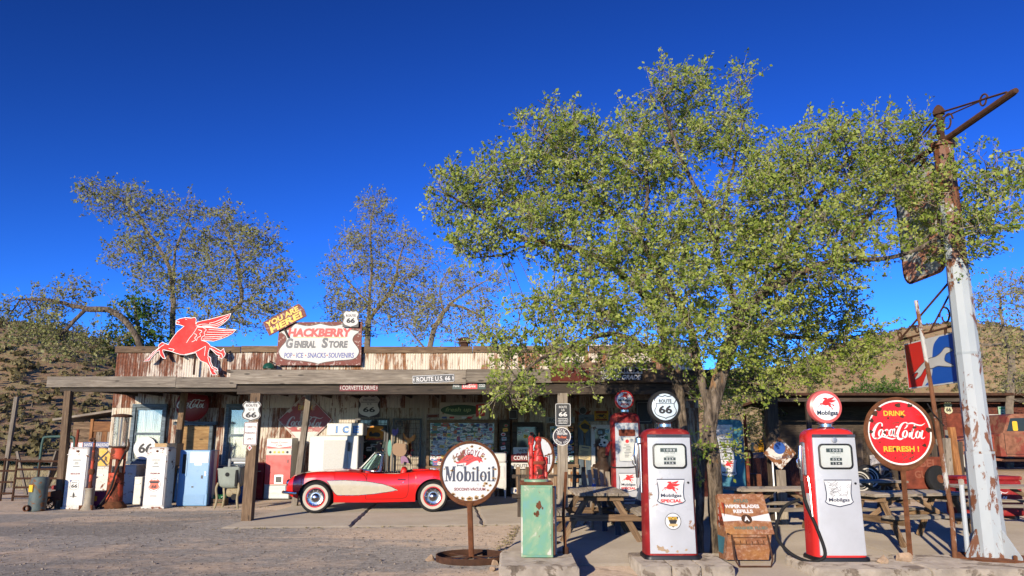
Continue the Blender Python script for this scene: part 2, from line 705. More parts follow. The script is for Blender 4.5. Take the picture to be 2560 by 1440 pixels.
# winged horse, traced on a 1000-unit grid: (outline, upper wing, lower wing, feather lines)
HORSE = [(405, 262), (440, 243), (500, 230), (560, 236), (602, 228), (615, 250), (612, 292), (640, 330), (665, 400), (690, 475), (740, 490), (772, 512), (792, 538),
         (835, 552), (882, 577), (908, 592), (935, 566), (941, 592), (955, 615), (948, 642), (925, 664), (890, 655), (902, 637), (868, 626), (828, 588), (785, 552),
         (772, 600), (772, 640), (802, 660), (806, 702), (832, 756), (880, 776), (888, 796), (850, 792), (847, 802), (880, 836), (840, 840), (814, 800), (798, 750), (768, 715),
         (702, 690), (662, 642), (645, 602), (600, 612), (540, 627), (480, 622), (430, 608), (385, 590), (300, 572), (284, 575), (288, 602), (306, 636), (322, 665), (298, 662), (264, 622), (254, 580),
         (226, 592), (182, 642), (152, 690), (105, 696), (148, 656), (190, 600), (246, 558), (243, 522), (274, 497), (300, 508), (346, 524), (352, 500), (366, 476), (396, 428), (432, 380), (474, 344), (497, 322),
         (472, 312), (445, 302), (408, 298)]
WING_A = [(622, 318), (625, 282), (680, 266), (760, 250), (850, 225), (980, 188), (966, 235), (930, 272), (884, 310), (842, 336), (760, 326), (680, 322)]
WING_B = [(636, 332), (700, 330), (760, 336), (850, 346), (950, 356), (1048, 362), (1012, 400), (962, 430), (902, 455), (822, 480), (742, 474), (692, 470), (640, 488), (582, 502), (536, 500), (562, 452), (600, 400)]


def winged_horse(parent, cx, cy, w, z, red, white=None, lines=False, thick=0.0, name='winged_horse'):
    k = w / 943

    def T(p):
        return (cx + (p[0] - 576) * k, cy - (p[1] - 515) * k)
    mb = MB()
    for i, pl in enumerate((HORSE, WING_A, WING_B)):
        q = [T(p) for p in pl]
        mb.poly(q, z + i * .0009, None)
    out = []
    if white is not None:
        wb = MB()
        for i, pl in enumerate((HORSE, WING_A, WING_B)):
            q = offset_poly([T(p) for p in pl], 5.5 * k)
            wb.poly(q, z - thick + i * .0007, z - .004 + i * .0007) if thick else wb.poly(q, z - .002 + i * .0003)
        out.append(wb.build('white_edge' if thick else 'edge_line', white, parent, 0))
    out.append(mb.build(name, red, parent, 0))
    if lines:
        lb = MB()
        L = [[(690, 300), (820, 275), (965, 205)], [(690, 312), (830, 298), (945, 238)], [(720, 322), (840, 315), (920, 270)], [(620, 320), (680, 300), (760, 290)],
             [(760, 356), (900, 366), (1030, 370)], [(745, 385), (900, 388), (1010, 388)], [(735, 412), (880, 412), (985, 408)], [(720, 438), (850, 434), (950, 425)], [(705, 460), (830, 456), (910, 446)],
             [(636, 332), (600, 400), (562, 452), (536, 500)], [(700, 338), (735, 360), (715, 392), (725, 418), (695, 440), (690, 470)], [(650, 360), (690, 375), (670, 402), (680, 428), (650, 446), (640, 480)],
             [(610, 400), (640, 420), (620, 446), (628, 470), (590, 490)],
             [(636, 332), (760, 336), (1048, 362)], [(742, 536), (640, 596), (530, 625)], [(742, 540), (738, 640)], [(405, 270), (440, 276), (425, 290)], [(350, 560), (410, 572), (385, 596)], [(500, 245), (520, 248)],
             [(300, 520), (262, 545), (190, 620), (130, 690)], [(800, 560), (870, 600), (920, 620), (930, 650)], [(775, 650), (790, 700), (830, 770), (870, 785)]]
        for p in L:
            MB().ribbon([T(a) for a in catmull(p, 5)], 5.0 * k, z + .0055).build('feather_line', white, parent, 0)
    return out


def serif_word(mb, s, cx, cy, w, h, z):
    """Heavy old-style serif lower case drawn from stems, bowls and serifs (M o b i l)."""
    adv = {'M': 1.55, 'o': .98, 'b': 1.02, 'i': .56, 'l': .56}
    tot = sum(adv[c] for c in s)
    k = w / tot
    H = h
    xh = .66 * H
    x = cx - w / 2
    y = cy - H / 2

    def stem(sx, top, wd=.26, serif=True):
        wd *= k
        mb.poly([(sx - wd / 2, y), (sx + wd / 2, y), (sx + wd / 2, y + top), (sx - wd / 2, y + top)], z)
        if serif:
            sw = wd * .98
            mb.poly([(sx - sw, y), (sx + sw, y), (sx + sw, y + .06 * H), (sx - sw, y + .06 * H)], z + .0004)
            mb.poly([(sx - sw, y + top - .10 * H), (sx, y + top), (sx, y + top - .05 * H), (sx - sw, y + top - .15 * H)], z + .0006)

    def bowl(bx, rx):
        n = 28
        ry = xh / 2
        o = arc(bx, y + ry, rx, ry * 1.03, n=n)
        i_ = arc(bx, y + ry, rx * .40, ry * .80, n=n)
        vs = [(p[0], p[1], z + .0008) for p in o] + [(p[0], p[1], z + .0008) for p in i_]
        mb.add(vs, [(a, (a + 1) % n, n + (a + 1) % n, n + a) for a in range(n)])
    for c in s:
        a = adv[c] * k
        if c == 'M':
            l, r_ = x + .26 * k, x + a - .30 * k
            mb.poly([(l - .06 * k, y), (l + .06 * k, y), (l + .06 * k, y + H), (l - .06 * k, y + H)], z)
            stem(r_, H, .28, False)
            for sx in (l, r_):
                mb.poly([(sx - .24 * k, y), (sx + .24 * k, y), (sx + .24 * k, y + .06 * H), (sx - .24 * k, y + .06 * H)], z + .0004)
            mb.poly([(l - .22 * k, y + H), (l + .22 * k, y + H), ((l + r_) / 2 + .08 * k, y + .02 * H), ((l + r_) / 2 - .10 * k, y + .02 * H)], z + .0010)
            mb.poly([((l + r_) / 2 - .08 * k, y + .02 * H), ((l + r_) / 2 + .04 * k, y + .02 * H), (r_ - .02 * k, y + H), (r_ - .16 * k, y + H)], z + .0012)
            mb.poly([(r_ - .18 * k, y + H), (r_ + .26 * k, y + H), (r_ + .26 * k, y + .94 * H), (r_ - .18 * k, y + .94 * H)], z + .0014)
        elif c == 'o':
            bowl(x + a / 2, .46 * k)
        elif c == 'b':
            stem(x + .22 * k, H, .26, False)
            mb.poly([(x - .02 * k, y + H - .08 * H), (x + .22 * k, y + H), (x + .22 * k, y + H * .94), (x - .02 * k, y + H * .86)], z + .0006)
            bowl(x + .60 * k, .40 * k)
        elif c == 'i':
            stem(x + a / 2, xh)
            mb.poly(arc(x + a / 2, y + H * .86, .15 * k, n=14), z)
        elif c == 'l':
            stem(x + a / 2, H)
        x += a
    return mb

# ================================================================== SETTING
def hill_h(x, y):
    h = 0.0
    h += 19.0 * math.exp(-(((x + 92) / 46) ** 2 + ((y - 96) / 42) ** 2))
    h += 5.5 * math.exp(-(((x + 48) / 20) ** 2 + ((y - 82) / 24) ** 2))
    h += 25.0 * math.exp(-(((x - 92) / 52) ** 2 + ((y - 165) / 48) ** 2))
    h += 9.0 * math.exp(-(((x - 150) / 50) ** 2 + ((y - 120) / 40) ** 2))
    h += 6.0 * math.exp(-(((x - 10) / 70) ** 2 + ((y - 230) / 50) ** 2))
    if h > .05:
        nz = mnoise.fractal(Vector((x * .045, y * .045, 3.1)), .9, 2.1, 5)
        h += nz * min(2.2, h * .30)
        h += mnoise.fractal(Vector((x * .25, y * .25, 7.7)), .8, 2.0, 3) * min(.35, h * .1)
    return max(h, 0) - .15


def bank_h(x, y):
    def ss(a, b, t):
        t = max(0, min(1, (t - a) / (b - a)))
        return t * t * (3 - 2 * t)
    return .62 * ss(9.5, 14.5, x) * ss(20.5, 24.5, y) + .02 * mnoise.noise(Vector((x * .7, y * .7, 0))) - .012


# ---- ground: asphalt drive breaking up into red-brown dirt, dry grass further out
k = NT('drive_ground')
v = k.coords((1, 1, 1), False)
sx = k.n("ShaderNodeSeparateXYZ")
k.l(v, sx.inputs[0])
big = k.noise(k.coords((.35, .9, 1), False), .55, 5, .6, .4)
mid = k.noise(v, 1.7, 7, .65, .3)
fin = k.noise(v, 38, 4, .7)
fin2 = k.noise(v, 140, 3, .6)
grit = k.mix(.55, fin, k.noise(v, 9, 6, .75))
asph = k.ramp(grit, [(.36, (.10, .091, .08)), (.5, (.212, .193, .168)), (.64, (.40, .365, .315))])
dirt = k.ramp(grit, [(.34, (.25, .175, .12)), (.5, (.42, .315, .225)), (.64, (.56, .45, .34))])
dirt = k.mix(k.ramp(fin2, [(.35, 0.), (.75, .5)]), dirt, (.46, .38, .29))
# where dirt lies: large patches, plus the apron beside the sign and along the pumps
ax = k.n("ShaderNodeMapRange")
ax.inputs['From Min'].default_value = -3.2
ax.inputs['From Max'].default_value = 0.2
ax.inputs['To Min'].default_value = 0
ax.inputs['To Max'].default_value = .20
k.l(sx.outputs['X'], ax.inputs['Value'])
yy = k.n("ShaderNodeMapRange")
yy.inputs['From Min'].default_value = 17.2
yy.inputs['From Max'].default_value = 19.0
yy.inputs['To Min'].default_value = 0
yy.inputs['To Max'].default_value = .14
k.l(sx.outputs['Y'], yy.inputs['Value'])
a1 = k.n("ShaderNodeMath", operation='ADD')
k.l(big, a1.inputs[0])
k.l(ax.outputs[0], a1.inputs[1])
a2 = k.n("ShaderNodeMath", operation='ADD')
k.l(a1.outputs[0], a2.inputs[0])
k.l(yy.outputs[0], a2.inputs[1])
m2 = k.n("ShaderNodeMath", operation='MULTIPLY_ADD')
k.l(mid, m2.inputs[0])
m2.inputs[1].default_value = .55
k.l(a2.outputs[0], m2.inputs[2])
df = k.ramp(m2.outputs[0], [(.77, .04), (.94, .95)])
base = k.mix(df, asph, dirt)
vo = k.n("ShaderNodeTexVoronoi")
vo.inputs['Scale'].default_value = .42
dv = k.n("ShaderNodeVectorMath", operation='ADD')
wob = k.n("ShaderNodeTexNoise")
wob.inputs['Scale'].default_value = 1.2
wob.inputs['Detail'].default_value = 5
k.l(v, wob.inputs['Vector'])
k.l(v, dv.inputs[0])
k.l(wob.outputs['Color'], dv.inputs[1])
k.l(dv.outputs[0], vo.inputs['Vector'])
sc_ = k.n("ShaderNodeSeparateColor")
k.l(vo.outputs['Color'], sc_.inputs[0])
base = k.mix(1.0, base, k.ramp(sc_.outputs[0], [(0, .84), (.5, 1.0), (1, 1.1)]), 'MULTIPLY')
ve = k.n("ShaderNodeTexVoronoi")
ve.feature = 'DISTANCE_TO_EDGE'
ve.inputs['Scale'].default_value = .42
k.l(dv.outputs[0], ve.inputs['Vector'])
crk = k.ramp(ve.outputs['Distance'], [(.0, .6), (.008, .35), (.014, 0.)])
crm = k.mix(1.0, crk, k.ramp(mid, [(.45, 0.), (.6, 1.)]), 'MULTIPLY')
base = k.mix(crm, base, (.06, .048, .036))
oil = k.ramp(k.noise(v, .75, 5, .6), [(.64, 0.), (.78, .45)])
base = k.mix(oil, base, (.10, .085, .07))
gr = k.ramp(k.noise(k.coords((1, 1, 1), False), .9, 8, .7), [(.3, (.24, .19, .10)), (.5, (.42, .35, .19)), (.7, (.52, .45, .26))])
gf = k.n("ShaderNodeMapRange")
gf.inputs['From Min'].default_value = 29
gf.inputs['From Max'].default_value = 36
k.l(sx.outputs['Y'], gf.inputs['Value'])
base = k.mix(gf.outputs[0], base, gr)
k.l(base, k.b.inputs['Base Color'])
k.b.inputs['Roughness'].default_value = .95
hm = k.mix(.5, fin, mid)
k.bump(hm, .25, .006)
k.b.inputs['Diffuse Roughness'].default_value = .8
M['ground'] = k.m

xs = [-400, -200, -110] + [-80 + 4 * i for i in range(41)] + [110, 200, 400]
ys = [-40, -15, 0] + [4 + 2 * i for i in range(20)] + [60, 90, 140, 220, 400, 800]
struct(MB().grid([[(x, y, 0.0) for x in xs] for y in ys]).build('ground', M['ground'], None))

k = NT('hillside')
v = k.coords((1, 1, 1), False)
n1 = k.noise(v, .12, 8, .65)
n2 = k.noise(v, 1.3, 6, .7)
soil = k.ramp(n1, [(.3, (.19, .105, .06)), (.5, (.29, .18, .10)), (.68, (.36, .245, .135))])
c = k.mix(k.ramp(n2, [(.46, 0.), (.62, .85)]), soil, (.25, .21, .095))
k.l(c, k.b.inputs['Base Color'])
k.b.inputs['Roughness'].default_value = 1.
k.bump(n2, .8, .25)
k.b.inputs['Diffuse Roughness'].default_value = .8
M['hill'] = k.m
gx = [-260 + 3.4 * i for i in range(154)]
gy = [44 + 3.2 * i for i in range(72)]
struct(MB().grid([[(x, y, hill_h(x, y)) for x in gx] for y in gy]).build('hills', M['hill'], None, 60))

k = NT('bank_dirt')
v = k.coords((1, 1, 1), False)
n2 = k.noise(v, 6, 7, .7)
k.l(k.ramp(n2, [(.3, (.24, .16, .10)), (.7, (.44, .32, .20))]), k.b.inputs['Base Color'])
k.b.inputs['Roughness'].default_value = 1.
k.bump(n2, .6, .05)
k.b.inputs['Diffuse Roughness'].default_value = .8
M['bank'] = k.m
bx = [9 + .5 * i for i in range(90)]
by = [20 + .5 * i for i in range(70)]
struct(MB().grid([[(x, y, bank_h(x, y)) for x in bx] for y in by]).build('dirt_bank', M['bank'], None, 60))

# ---- concrete slabs of the drive-in and the patio
k = NT('drive_concrete')
v = k.coords((1, 1, 1))
n1 = k.noise(v, .8, 6, .6, .3)
n2 = k.noise(v, 22, 6, .7)
c = k.ramp(n1, [(.3, (.31, .262, .20)), (.7, (.42, .362, .285))])
c = k.mix(k.ramp(n2, [(.4, 0.), (.8, .45)]), c, (.19, .155, .12))
k.l(c, k.b.inputs['Base Color'])
k.b.inputs['Roughness'].default_value = .92
k.bump(n2, .25, .004)
k.b.inputs['Diffuse Roughness'].default_value = .8
M['slab'] = k.m


def slab(pts, z=.03):
    def rough(ps):
        out = []
        for i in range(len(ps)):
            a, b = Vector(ps[i]), Vector(ps[(i + 1) % len(ps)])
            n = max(1, int((b - a).length / .25))
            for j in range(n):
                p = a.lerp(b, j / n)
                q = .018 if j else 0
                out.append((p.x + random.uniform(-q, q), p.y + random.uniform(-q, q)))
        return out
    q = rough(pts)
    if sum(q[i][0] * q[(i + 1) % len(q)][1] - q[(i + 1) % len(q)][0] * q[i][1] for i in range(len(q))) < 0:
        q = q[::-1]
    t_ = offset_poly(q, -.05)
    n = len(q)
    mb = MB().poly(q, -.08, .010)
    mb.f = [f for f in mb.f if len(f) == 4]
    mb.add([(a[0], a[1], .010) for a in q] + [(a[0], a[1], z) for a in t_], [(i, (i + 1) % n, n + (i + 1) % n, n + i) for i in range(n)] + [tuple(range(n, 2 * n))])
    struct(mb.build('concrete_slab', M['slab'], None, 8))


slab([(-5.42, 14.75), (-3.05, 14.92), (-3.75, 22.9), (-5.5, 22.9)])
slab([(-3.02, 14.93), (-.55, 15.2), (-1.2, 22.9), (-3.72, 22.9)])
slab([(-.52, 15.2), (.2, 15.36), (2.3, 15.5), (2.1, 22.9), (-1.17, 22.9)])
slab([(-.16, 10.4), (2.28, 10.4), (2.3, 15.46), (.2, 15.32)], .026)
slab([(2.32, 9.0), (5.4, 9.0), (5.4, 16.0), (2.33, 16.0)], .028)
slab([(2.33, 16.03), (5.9, 16.03), (5.9, 22.9), (2.13, 22.9)], .024)
slab([(5.43, 9.0), (10.2, 9.0), (10.2, 16.4), (5.43, 16.0)], .024)


def island(name, label, blocks, h, grp='pump islands'):
    t = thing(name, label, 'pump island', (blocks[0][0], blocks[0][2], 0), None, grp)
    for (x0, x1, y0, y1) in blocks:
        mb = MB()
        pts = rrect(x1 - x0 - .012, y1 - y0, .06, 3)
        n = len(pts)
        mb.poly(pts, 0, h - .03)
        top = [(p[0] * .96, p[1] * .97) for p in pts]
        mb.add([(p[0], p[1], h - .03) for p in pts] + [(p[0], p[1], h) for p in top],
               [(i, (i + 1) % n, n + (i + 1) % n, n + i) for i in range(n)] + [tuple(range(n, 2 * n))])
        mb.v = [(a + random.uniform(-.008, .008), b + random.uniform(-.008, .008), c if c > h - .001 else c) for a, b, c in mb.v]
        mb.build('block', M['concrete'], t, 40, ((x0 + x1) / 2 - blocks[0][0], (y0 + y1) / 2 - blocks[0][2], 0))
    return t


island('concrete_island', 'pale concrete island under the green oil cabinet', [(-.16, .80, 9.35, 10.72)], .15)
island('concrete_island', 'concrete block island carrying the pump with the black globe', [(1.52, 1.88, 9.35, 10.55), (1.88, 2.22, 9.32, 10.55), (2.22, 2.62, 9.35, 10.5)], .15)
island('concrete_island', 'long concrete island under the bright red pump and tall pole', [(3.55, 4.9, 9.3, 10.45), (4.9, 6.3, 9.3, 10.5), (6.3, 7.6, 9.3, 10.5)], .13)

# ================================================================== STORE
WALL = 23.0
M['iron_rusty'] = corrugated_metal('rusty_corrugated_iron', (.72, .64, .53), (.20, .068, .032), (.085, .026, .015), -.012)
M['iron_pale'] = corrugated_metal('pale_corrugated_iron', (.74, .66, .52), (.30, .13, .05), (.13, .05, .025), -.03)
M['iron_tan'] = corrugated_metal('tan_corrugated_iron', (.50, .42, .31), (.20, .10, .05), (.10, .045, .022), -.05)
M['iron_red'] = corrugated_metal('dark_red_corrugated_iron', (.22, .08, .05), (.13, .035, .02), (.05, .016, .012), .12)

store = thing('general_store', 'long low store of rusty corrugated iron with a timber porch', 'store', (-3.2, 23.0, 0))
SL = Vector((-3.2, 23.0, 0))


def S(p):
    return Vector(p) - SL


MB().box(S((-3.2, 27.6, 2.05)), (17.5, 9.0, 4.1)).build('wall', M['wood_dark'], store, 30)
MB().box(S((-3.2, 27.5, 4.13)), (17.4, 8.8, .06)).build('roof', M['rust_dark'], store, 30)

_sheet = {}


def sheet(x, z0, w, h, m, y=22.99, parent=store, off=None, vertical=True, name='corrugated_sheet'):
    nw = 9
    key = (round(w, 3), round(h, 3), m.name, vertical)
    if key not in _sheet:
        pitch = .0762
        L = w if vertical else h
        n = int(L / pitch * 6)
        prof = [(L * i / n, .010 * math.cos(2 * math.pi * L * i / n / pitch)) for i in range(n + 1)]
        if vertical:
            P = [[(a, b, zz) for a, b in prof] for zz in (0, h * .5, h)]
        else:
            P = [[(xx, b, a) for a, b in prof] for xx in (0, w * .5, w)]
        _sheet[key] = MB().grid(P).mesh(name, m, 80)
    o = obj(name, _sheet[key], parent, (Vector((x, y, z0)) - (off or SL)))
    return o


# lower wall, upper band and parapet: one object for each iron sheet
X0, X1 = -11.95, 5.55
sw = .674
ns = 26
for i in range(ns):
    x = X0 + i * (X1 - X0) / ns
    mlow = M['iron_rusty'] if x < -4.9 else M['iron_tan']
    if i in (0, 1):
        mlow = M['iron_pale']
    sheet(x, .02, sw + .02, 2.62, mlow, 22.975 - .006 * (i % 2))
    sheet(x, 2.58, sw + .02, .62, M['iron_rusty'] if x < -3.5 else M['iron_tan'], 22.955 - .006 * (i % 2))
    mp = M['iron_rusty'] if x < -6.2 else M['iron_pale']
    sheet(x, 3.15, sw + .02, 1.10, mp, 22.93 - .006 * (i % 2))
# side wall sheets of the left gable
for i in range(3):
    o = sheet(-11.97, .02, sw + .02, 2.62, M['iron_rusty'], 24.9)
    o.rotation_euler = (0, 0, R(-90))
    o.location = S((-11.97, 25.1 - i * .69, .02))
# cap boards along the parapet
for a, b, dz in ((-11.98, -8.2, 0), (-8.18, -4.6, .012), (-4.58, -1.2, -.008), (-1.18, 2.3, .01), (2.32, 5.58, 0)):
    plank('cap_board', S((a, 22.88, 4.32 + dz)), S((b, 22.88, 4.32 + dz)), .06, .19, M['wood_brown'], store)
# white flashing at the right of the roof edge
MB().bbox(S((3.3, 22.84, 4.44)), (3.6, .12, .05), .008).build('flashing', M['white_worn'], store)

# ---- porch
off = store
# roofs
MB().box(S((-8.75, 20.95, 3.06)), (5.9, 4.0, .06)).build('porch_roof', M['wood_dark'], store, 30)
MB().box(S((-.1, 19.35, 3.02)), (11.6, 7.2, .06)).build('porch_roof', M['wood_dark'], store, 30)
for x in [-11.2 + .75 * i for i in range(7)]:
    plank('rafter', S((x, 19.0, 2.97)), S((x, 22.9, 2.97)), .05, .11, M['wood_dark'], store)
for x in [-5.4 + .8 * i for i in range(14)]:
    plank('rafter', S((x, 15.95, 2.92)), S((x, 22.9, 2.92)), .05, .12, M['wood_dark'], store)


def fascia(x0, x1, ya, yb, Y, m, zoff=0):
    a, b = at(x0, (ya + yb) / 2, Y), at(x1, (ya + yb) / 2, Y)
    h = at(x0, ya, Y).z - at(x0, yb, Y).z
    z = (a.z + b.z) / 2 + zoff
    return plank('fascia_board', S((a.x, Y, z)), S((b.x, Y, z)), .045, h, m, store)


fascia(118, 440, 941, 968, 18.86, M['wood_grey'])
fascia(440.5, 592, 943, 969, 18.86, M['wood_grey'])
fascia(576, 1165, 925, 960, 15.75, M['wood_grey'])
fascia(1165.6, 1380, 923, 957, 15.75, M['wood_grey'])
fascia(1380.6, 1700, 924, 956, 15.75, M['wood_brown'])
fascia(1700.6, 1965, 928, 956, 15.75, M['wood_dark'])
b = at(1425, 936, 15.7)
MB().bbox(S((b.x, 15.70, b.z)), (.80, .02, .27), .004).build('rusty_panel', paint('dark_maroon_tin', (.10, .022, .015), .8, var=.3), store)
fascia(1380, 1640, 906, 922, 16.1, M['wood_brown'])
# beams carrying the roofs
plank('beam', S((-11.2, 19.0, 2.86)), S((-5.6, 19.0, 2.86)), .10, .12, M['wood_dark'], store)
plank('beam', S((-5.7, 15.92, 2.66)), S((5.65, 15.92, 2.66)), .12, .22, M['wood_dark'], store)
plank('beam', S((-5.7, 19.6, 2.84)), S((5.65, 19.6, 2.84)), .12, .16, M['wood_dark'], store)


def post(base, top, w, m):
    return plank('porch_post', S(base), S(top), w, w, m, store, up=(0, 1, 0))


t_ = at(174, 966, 18.98)
post((-10.93, 19.03, 0), (t_.x, 18.98, 2.82), .16, M['wood_brown'])
t_ = at(462, 968, 21.2)
post((t_.x - .12, 21.25, 0), (t_.x, 21.2, 2.92), .15, M['wood_brown'])
post((-5.33, 15.93, 0), (-5.30, 15.92, 2.57), .20, M['wood_brown'])
t_ = at(773, 985, 19.6)
post((t_.x - .22, 19.6, 0), (t_.x, 19.6, 2.78), .14, M['wood_grey'])
post((1.02, 15.93, .02), (1.05, 15.92, 2.57), .20, M['wood_grey'])
post((5.35, 15.93, .02), (5.36, 15.92, 2.57), .22, M['wood_dark'])


def stain_box(name, x0, y0, x1, y1, Y, d, m, parent=store, bev=.006):
    cx, cz, w, h = rect(x0, y0, x1, y1, Y)
    return MB().bbox(S((cx, Y + d / 2, cz)), (w, d, h), bev).build(name, m, parent)


# ---- sash windows with lace curtains
k = NT('lace_curtain')
v = k.coords((30, 1, 1.2))
n1 = k.noise(v, 1.0, 5)
k.l(k.ramp(n1, [(.3, (.30, .31, .29)), (.7, (.72, .73, .69))]), k.b.inputs['Base Color'])
k.b.inputs['Roughness'].default_value = .9
k.bump(n1, .8, .03)
M['curtain'] = k.m


def sash_window(x0, y0, x1, y1, label):
    Y = 22.86
    cx, cz, w, h = rect(x0, y0, x1, y1, Y)
    t = obj('window', None, store, S((cx, Y, cz - h / 2)))
    t['label'] = label
    f = MB()
    fw = .10
    f.bbox((-w / 2 + fw / 2, 0, h / 2), (fw, .09, h), .006)
    f.bbox((w / 2 - fw / 2, 0, h / 2), (fw, .09, h), .006)
    f.bbox((0, -.004, h - fw / 2), (w - 2 * fw - .002, .09, fw), .006)
    f.bbox((0, -.02, .04), (w + .06, .13, .08), .006)
    f.build('frame', M['wood_blue'], t)
    s = MB()
    for zc in (.12, h * .5, h - .14):
        s.bbox((0, .02, zc), (w - 2 * fw, .04, .07), .004)
    for sx_ in (-1, 1):
        s.bbox((sx_ * (w / 2 - fw - .022), .026, h / 2), (.045, .035, h - .25), .004)
    s.build('sash', M['wood_blue'], t)
    n = 60
    cp = [[(-w / 2 + fw + (w - 2 * fw) * i / n, .075 + .014 * math.sin(i * 1.7 + .5 * math.sin(i * .6)), zz) for i in range(n + 1)] for zz in (.1, h * .5, h - .12)]
    MB().grid(cp).build('curtain', M['curtain'], t, 80)
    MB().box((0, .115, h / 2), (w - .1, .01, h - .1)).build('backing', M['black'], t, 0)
    MB().box((0, .040, h / 2), (w - 2 * fw - .05, .004, h - .2)).build('pane', M['glass'], t, 0)
    return t, w, h


win1, w1, h1 = sash_window(326, 1010, 412, 1160, 'grey-blue sash window with lace curtain and a round 66 disc')
win2, w2, h2 = sash_window(561, 1010, 640, 1168, 'grey-blue sash window with a closed curtain')

# plywood door in a grey frame
cx, cz, w, h = rect(441, 1056, 524, 1236, 22.88)
d = obj('door', None, store, S((cx, 22.88, 0)))
MB().bbox((0, 0, 1.02), (w - .1, .05, 2.04), .004).build('door_panel', M['plywood'], d)
f = MB()
for sx_ in (-1, 1):
    f.bbox((sx_ * (w / 2), -.02, 1.06), (.10, .10, 2.12), .005)
f.bbox((0, -.024, 2.12), (w + .3, .10, .1), .005)
f.build('frame', M['wood_blue'], d)

# ---- sticker covered windows
STK = []
for i, c in enumerate([(.78, .77, .73), (.78, .77, .73), (.70, .68, .60), (.02, .02, .03), (.55, .04, .03), (.04, .09, .32), (.75, .5, .04), (.05, .25, .12), (.35, .55, .62), (.60, .22, .05), (.1, .1, .12), (.45, .47, .5)]):
    STK.append(flat('sticker_paper', c, .5))
_stk = {}


def sticker(parent, x, y, z, w, h, kind, mi, m2):
    key = (round(w, 2), round(h, 2), kind, mi, m2)
    if key not in _stk:
        mb = MB()
        outer = arc(0, 0, w / 2, h / 2, n=16) if kind == 0 else (rrect(w, h, .012, 2) if kind == 1 else shield(w, h, 2))
        mb.poly([(p[0], p[1]) for p in outer], 0, .0015)
        nf = len(mb.f)
        if kind == 0:
            mb.poly(arc(0, 0, w * .34, h * .30, n=14), .0024)
        else:
            mb.box((0, h * .12, .0024), (w * .75, h * .22, .0006))
        for q in (-.22, -.34):
            mb.box((0, h * q, .0024), (w * .5, h * .06, .0006))
        me = mb.mesh('sticker', STK[mi], 0)
        me.materials.append(STK[m2])
        for p in me.polygons:
            p.material_index = 1 if p.index >= nf else 0
        _stk[key] = me
    o = obj('sticker', _stk[key], parent, (x, y, z), (R(90), R(random.uniform(-12, 12)), 0))
    return o


# ---- wire grille bays
def grille(x0, y0, x1, y1, name='security_grille'):
    Y = 22.84
    cx, cz, w, h = rect(x0, y0, x1, y1, Y)
    h = cz + h / 2 - .04
    t = obj(name, None, store, S((cx, Y, .04)))
    f = MB()
    for sx_ in (-1, 1):
        f.box((sx_ * (w / 2 - .025), 0, h / 2), (.05, .05, h))
    f.box((0, -.003, h - .025), (w - .1, .05, .05))
    f.box((0, -.003, .025), (w - .1, .05, .05))
    f.build('frame', M['black'], t, 0)
    b = MB()
    nx, nz = max(3, int(w / .12)), int(h / .14)
    for i in range(1, nx):
        b.box((-w / 2 + w * i / nx, .004, h / 2), (.008, .008, h - .08))
    for j in range(1, nz):
        b.box((0, -.006, h * j / nz), (w - .08, .008, .008))
    b.build('wire_mesh', M['black_matte'], t, 0)
    return t, w, h


g1, gw1, gh1 = grille(884, 1046, 969, 1240)
MB().box((0, .09, gh1 / 2), (gw1 - .1, .02, gh1 - .1)).build('dark_glass', M['glass_dark'], g1, 0)
rs_ = random.Random(4)
for i in range(18):
    sticker(g1, rs_.uniform(-gw1 * .4, gw1 * .4), .072 - .001 * i, rs_.uniform(.5, 1.9), rs_.choice((.12, .16, .22)), rs_.choice((.09, .12, .16)), i % 3, rs_.choice((0, 0, 2, 6, 9, 4, 8)), 3)
g2, gw2, gh2 = grille(979, 1046, 1052, 1240)

def sticker_pane(t, w, h, z0, n, y, x_c=0):
    rs = random.Random(n)
    nx = max(2, int(math.sqrt(n * w / h) + .5))
    nz = max(2, int(n / nx + .5))
    for j in range(nz):
        for i in range(nx):
            x = x_c - w / 2 + w * (i + .5 + rs.uniform(-.32, .32)) / nx
            z = z0 + h * (j + .5 + rs.uniform(-.32, .32)) / nz
            kd = rs.choice((0, 0, 1, 1, 1, 2))
            ww = rs.choice((.09, .11, .14, .17))
            hh = ww if kd == 2 else ww * rs.choice((.5, .7, 1.0))
            mi = rs.choice((0, 0, 0, 1, 2, 3, 3, 4, 5, 6, 7, 8, 9, 10, 11))
            m2 = rs.choice((0, 3, 4, 5, 7, 10))
            if m2 == mi or (mi == 1 and m2 == 0):
                m2 = 5 if mi != 5 else 0
            x = max(x_c - w / 2 + ww / 2, min(x_c + w / 2 - ww / 2, x))
            sticker(t, x, y - .0022 * ((i * 3 + j * 5) % 7), z, ww, hh, kd, mi, m2)


def framed_window(x0, y0, x1, y1, n, fm, label, fw=.09, Y=22.85):
    cx, cz, w, h = rect(x0, y0, x1, y1, Y)
    t = obj('window', None, store, S((cx, Y, cz - h / 2)))
    t['label'] = label
    f = MB()
    for sx_ in (-1, 1):
        f.bbox((sx_ * (w / 2 - fw / 2), 0, h / 2), (fw, .10, h), .006)
    f.bbox((0, -.004, h - fw / 2), (w - 2 * fw, .10, fw), .006)
    f.bbox((0, -.02, .03), (w + .04, .15, .10), .006)
    f.build('frame', fm, t)
    MB().box((0, .05, h / 2), (w - fw, .012, h - fw)).build('pane', M['glass_dark'], t, 0)
    if n:
        sticker_pane(t, w - 2 * fw - .04, h - 2 * fw - .06, fw + .04, n, .036)
    return t, w, h


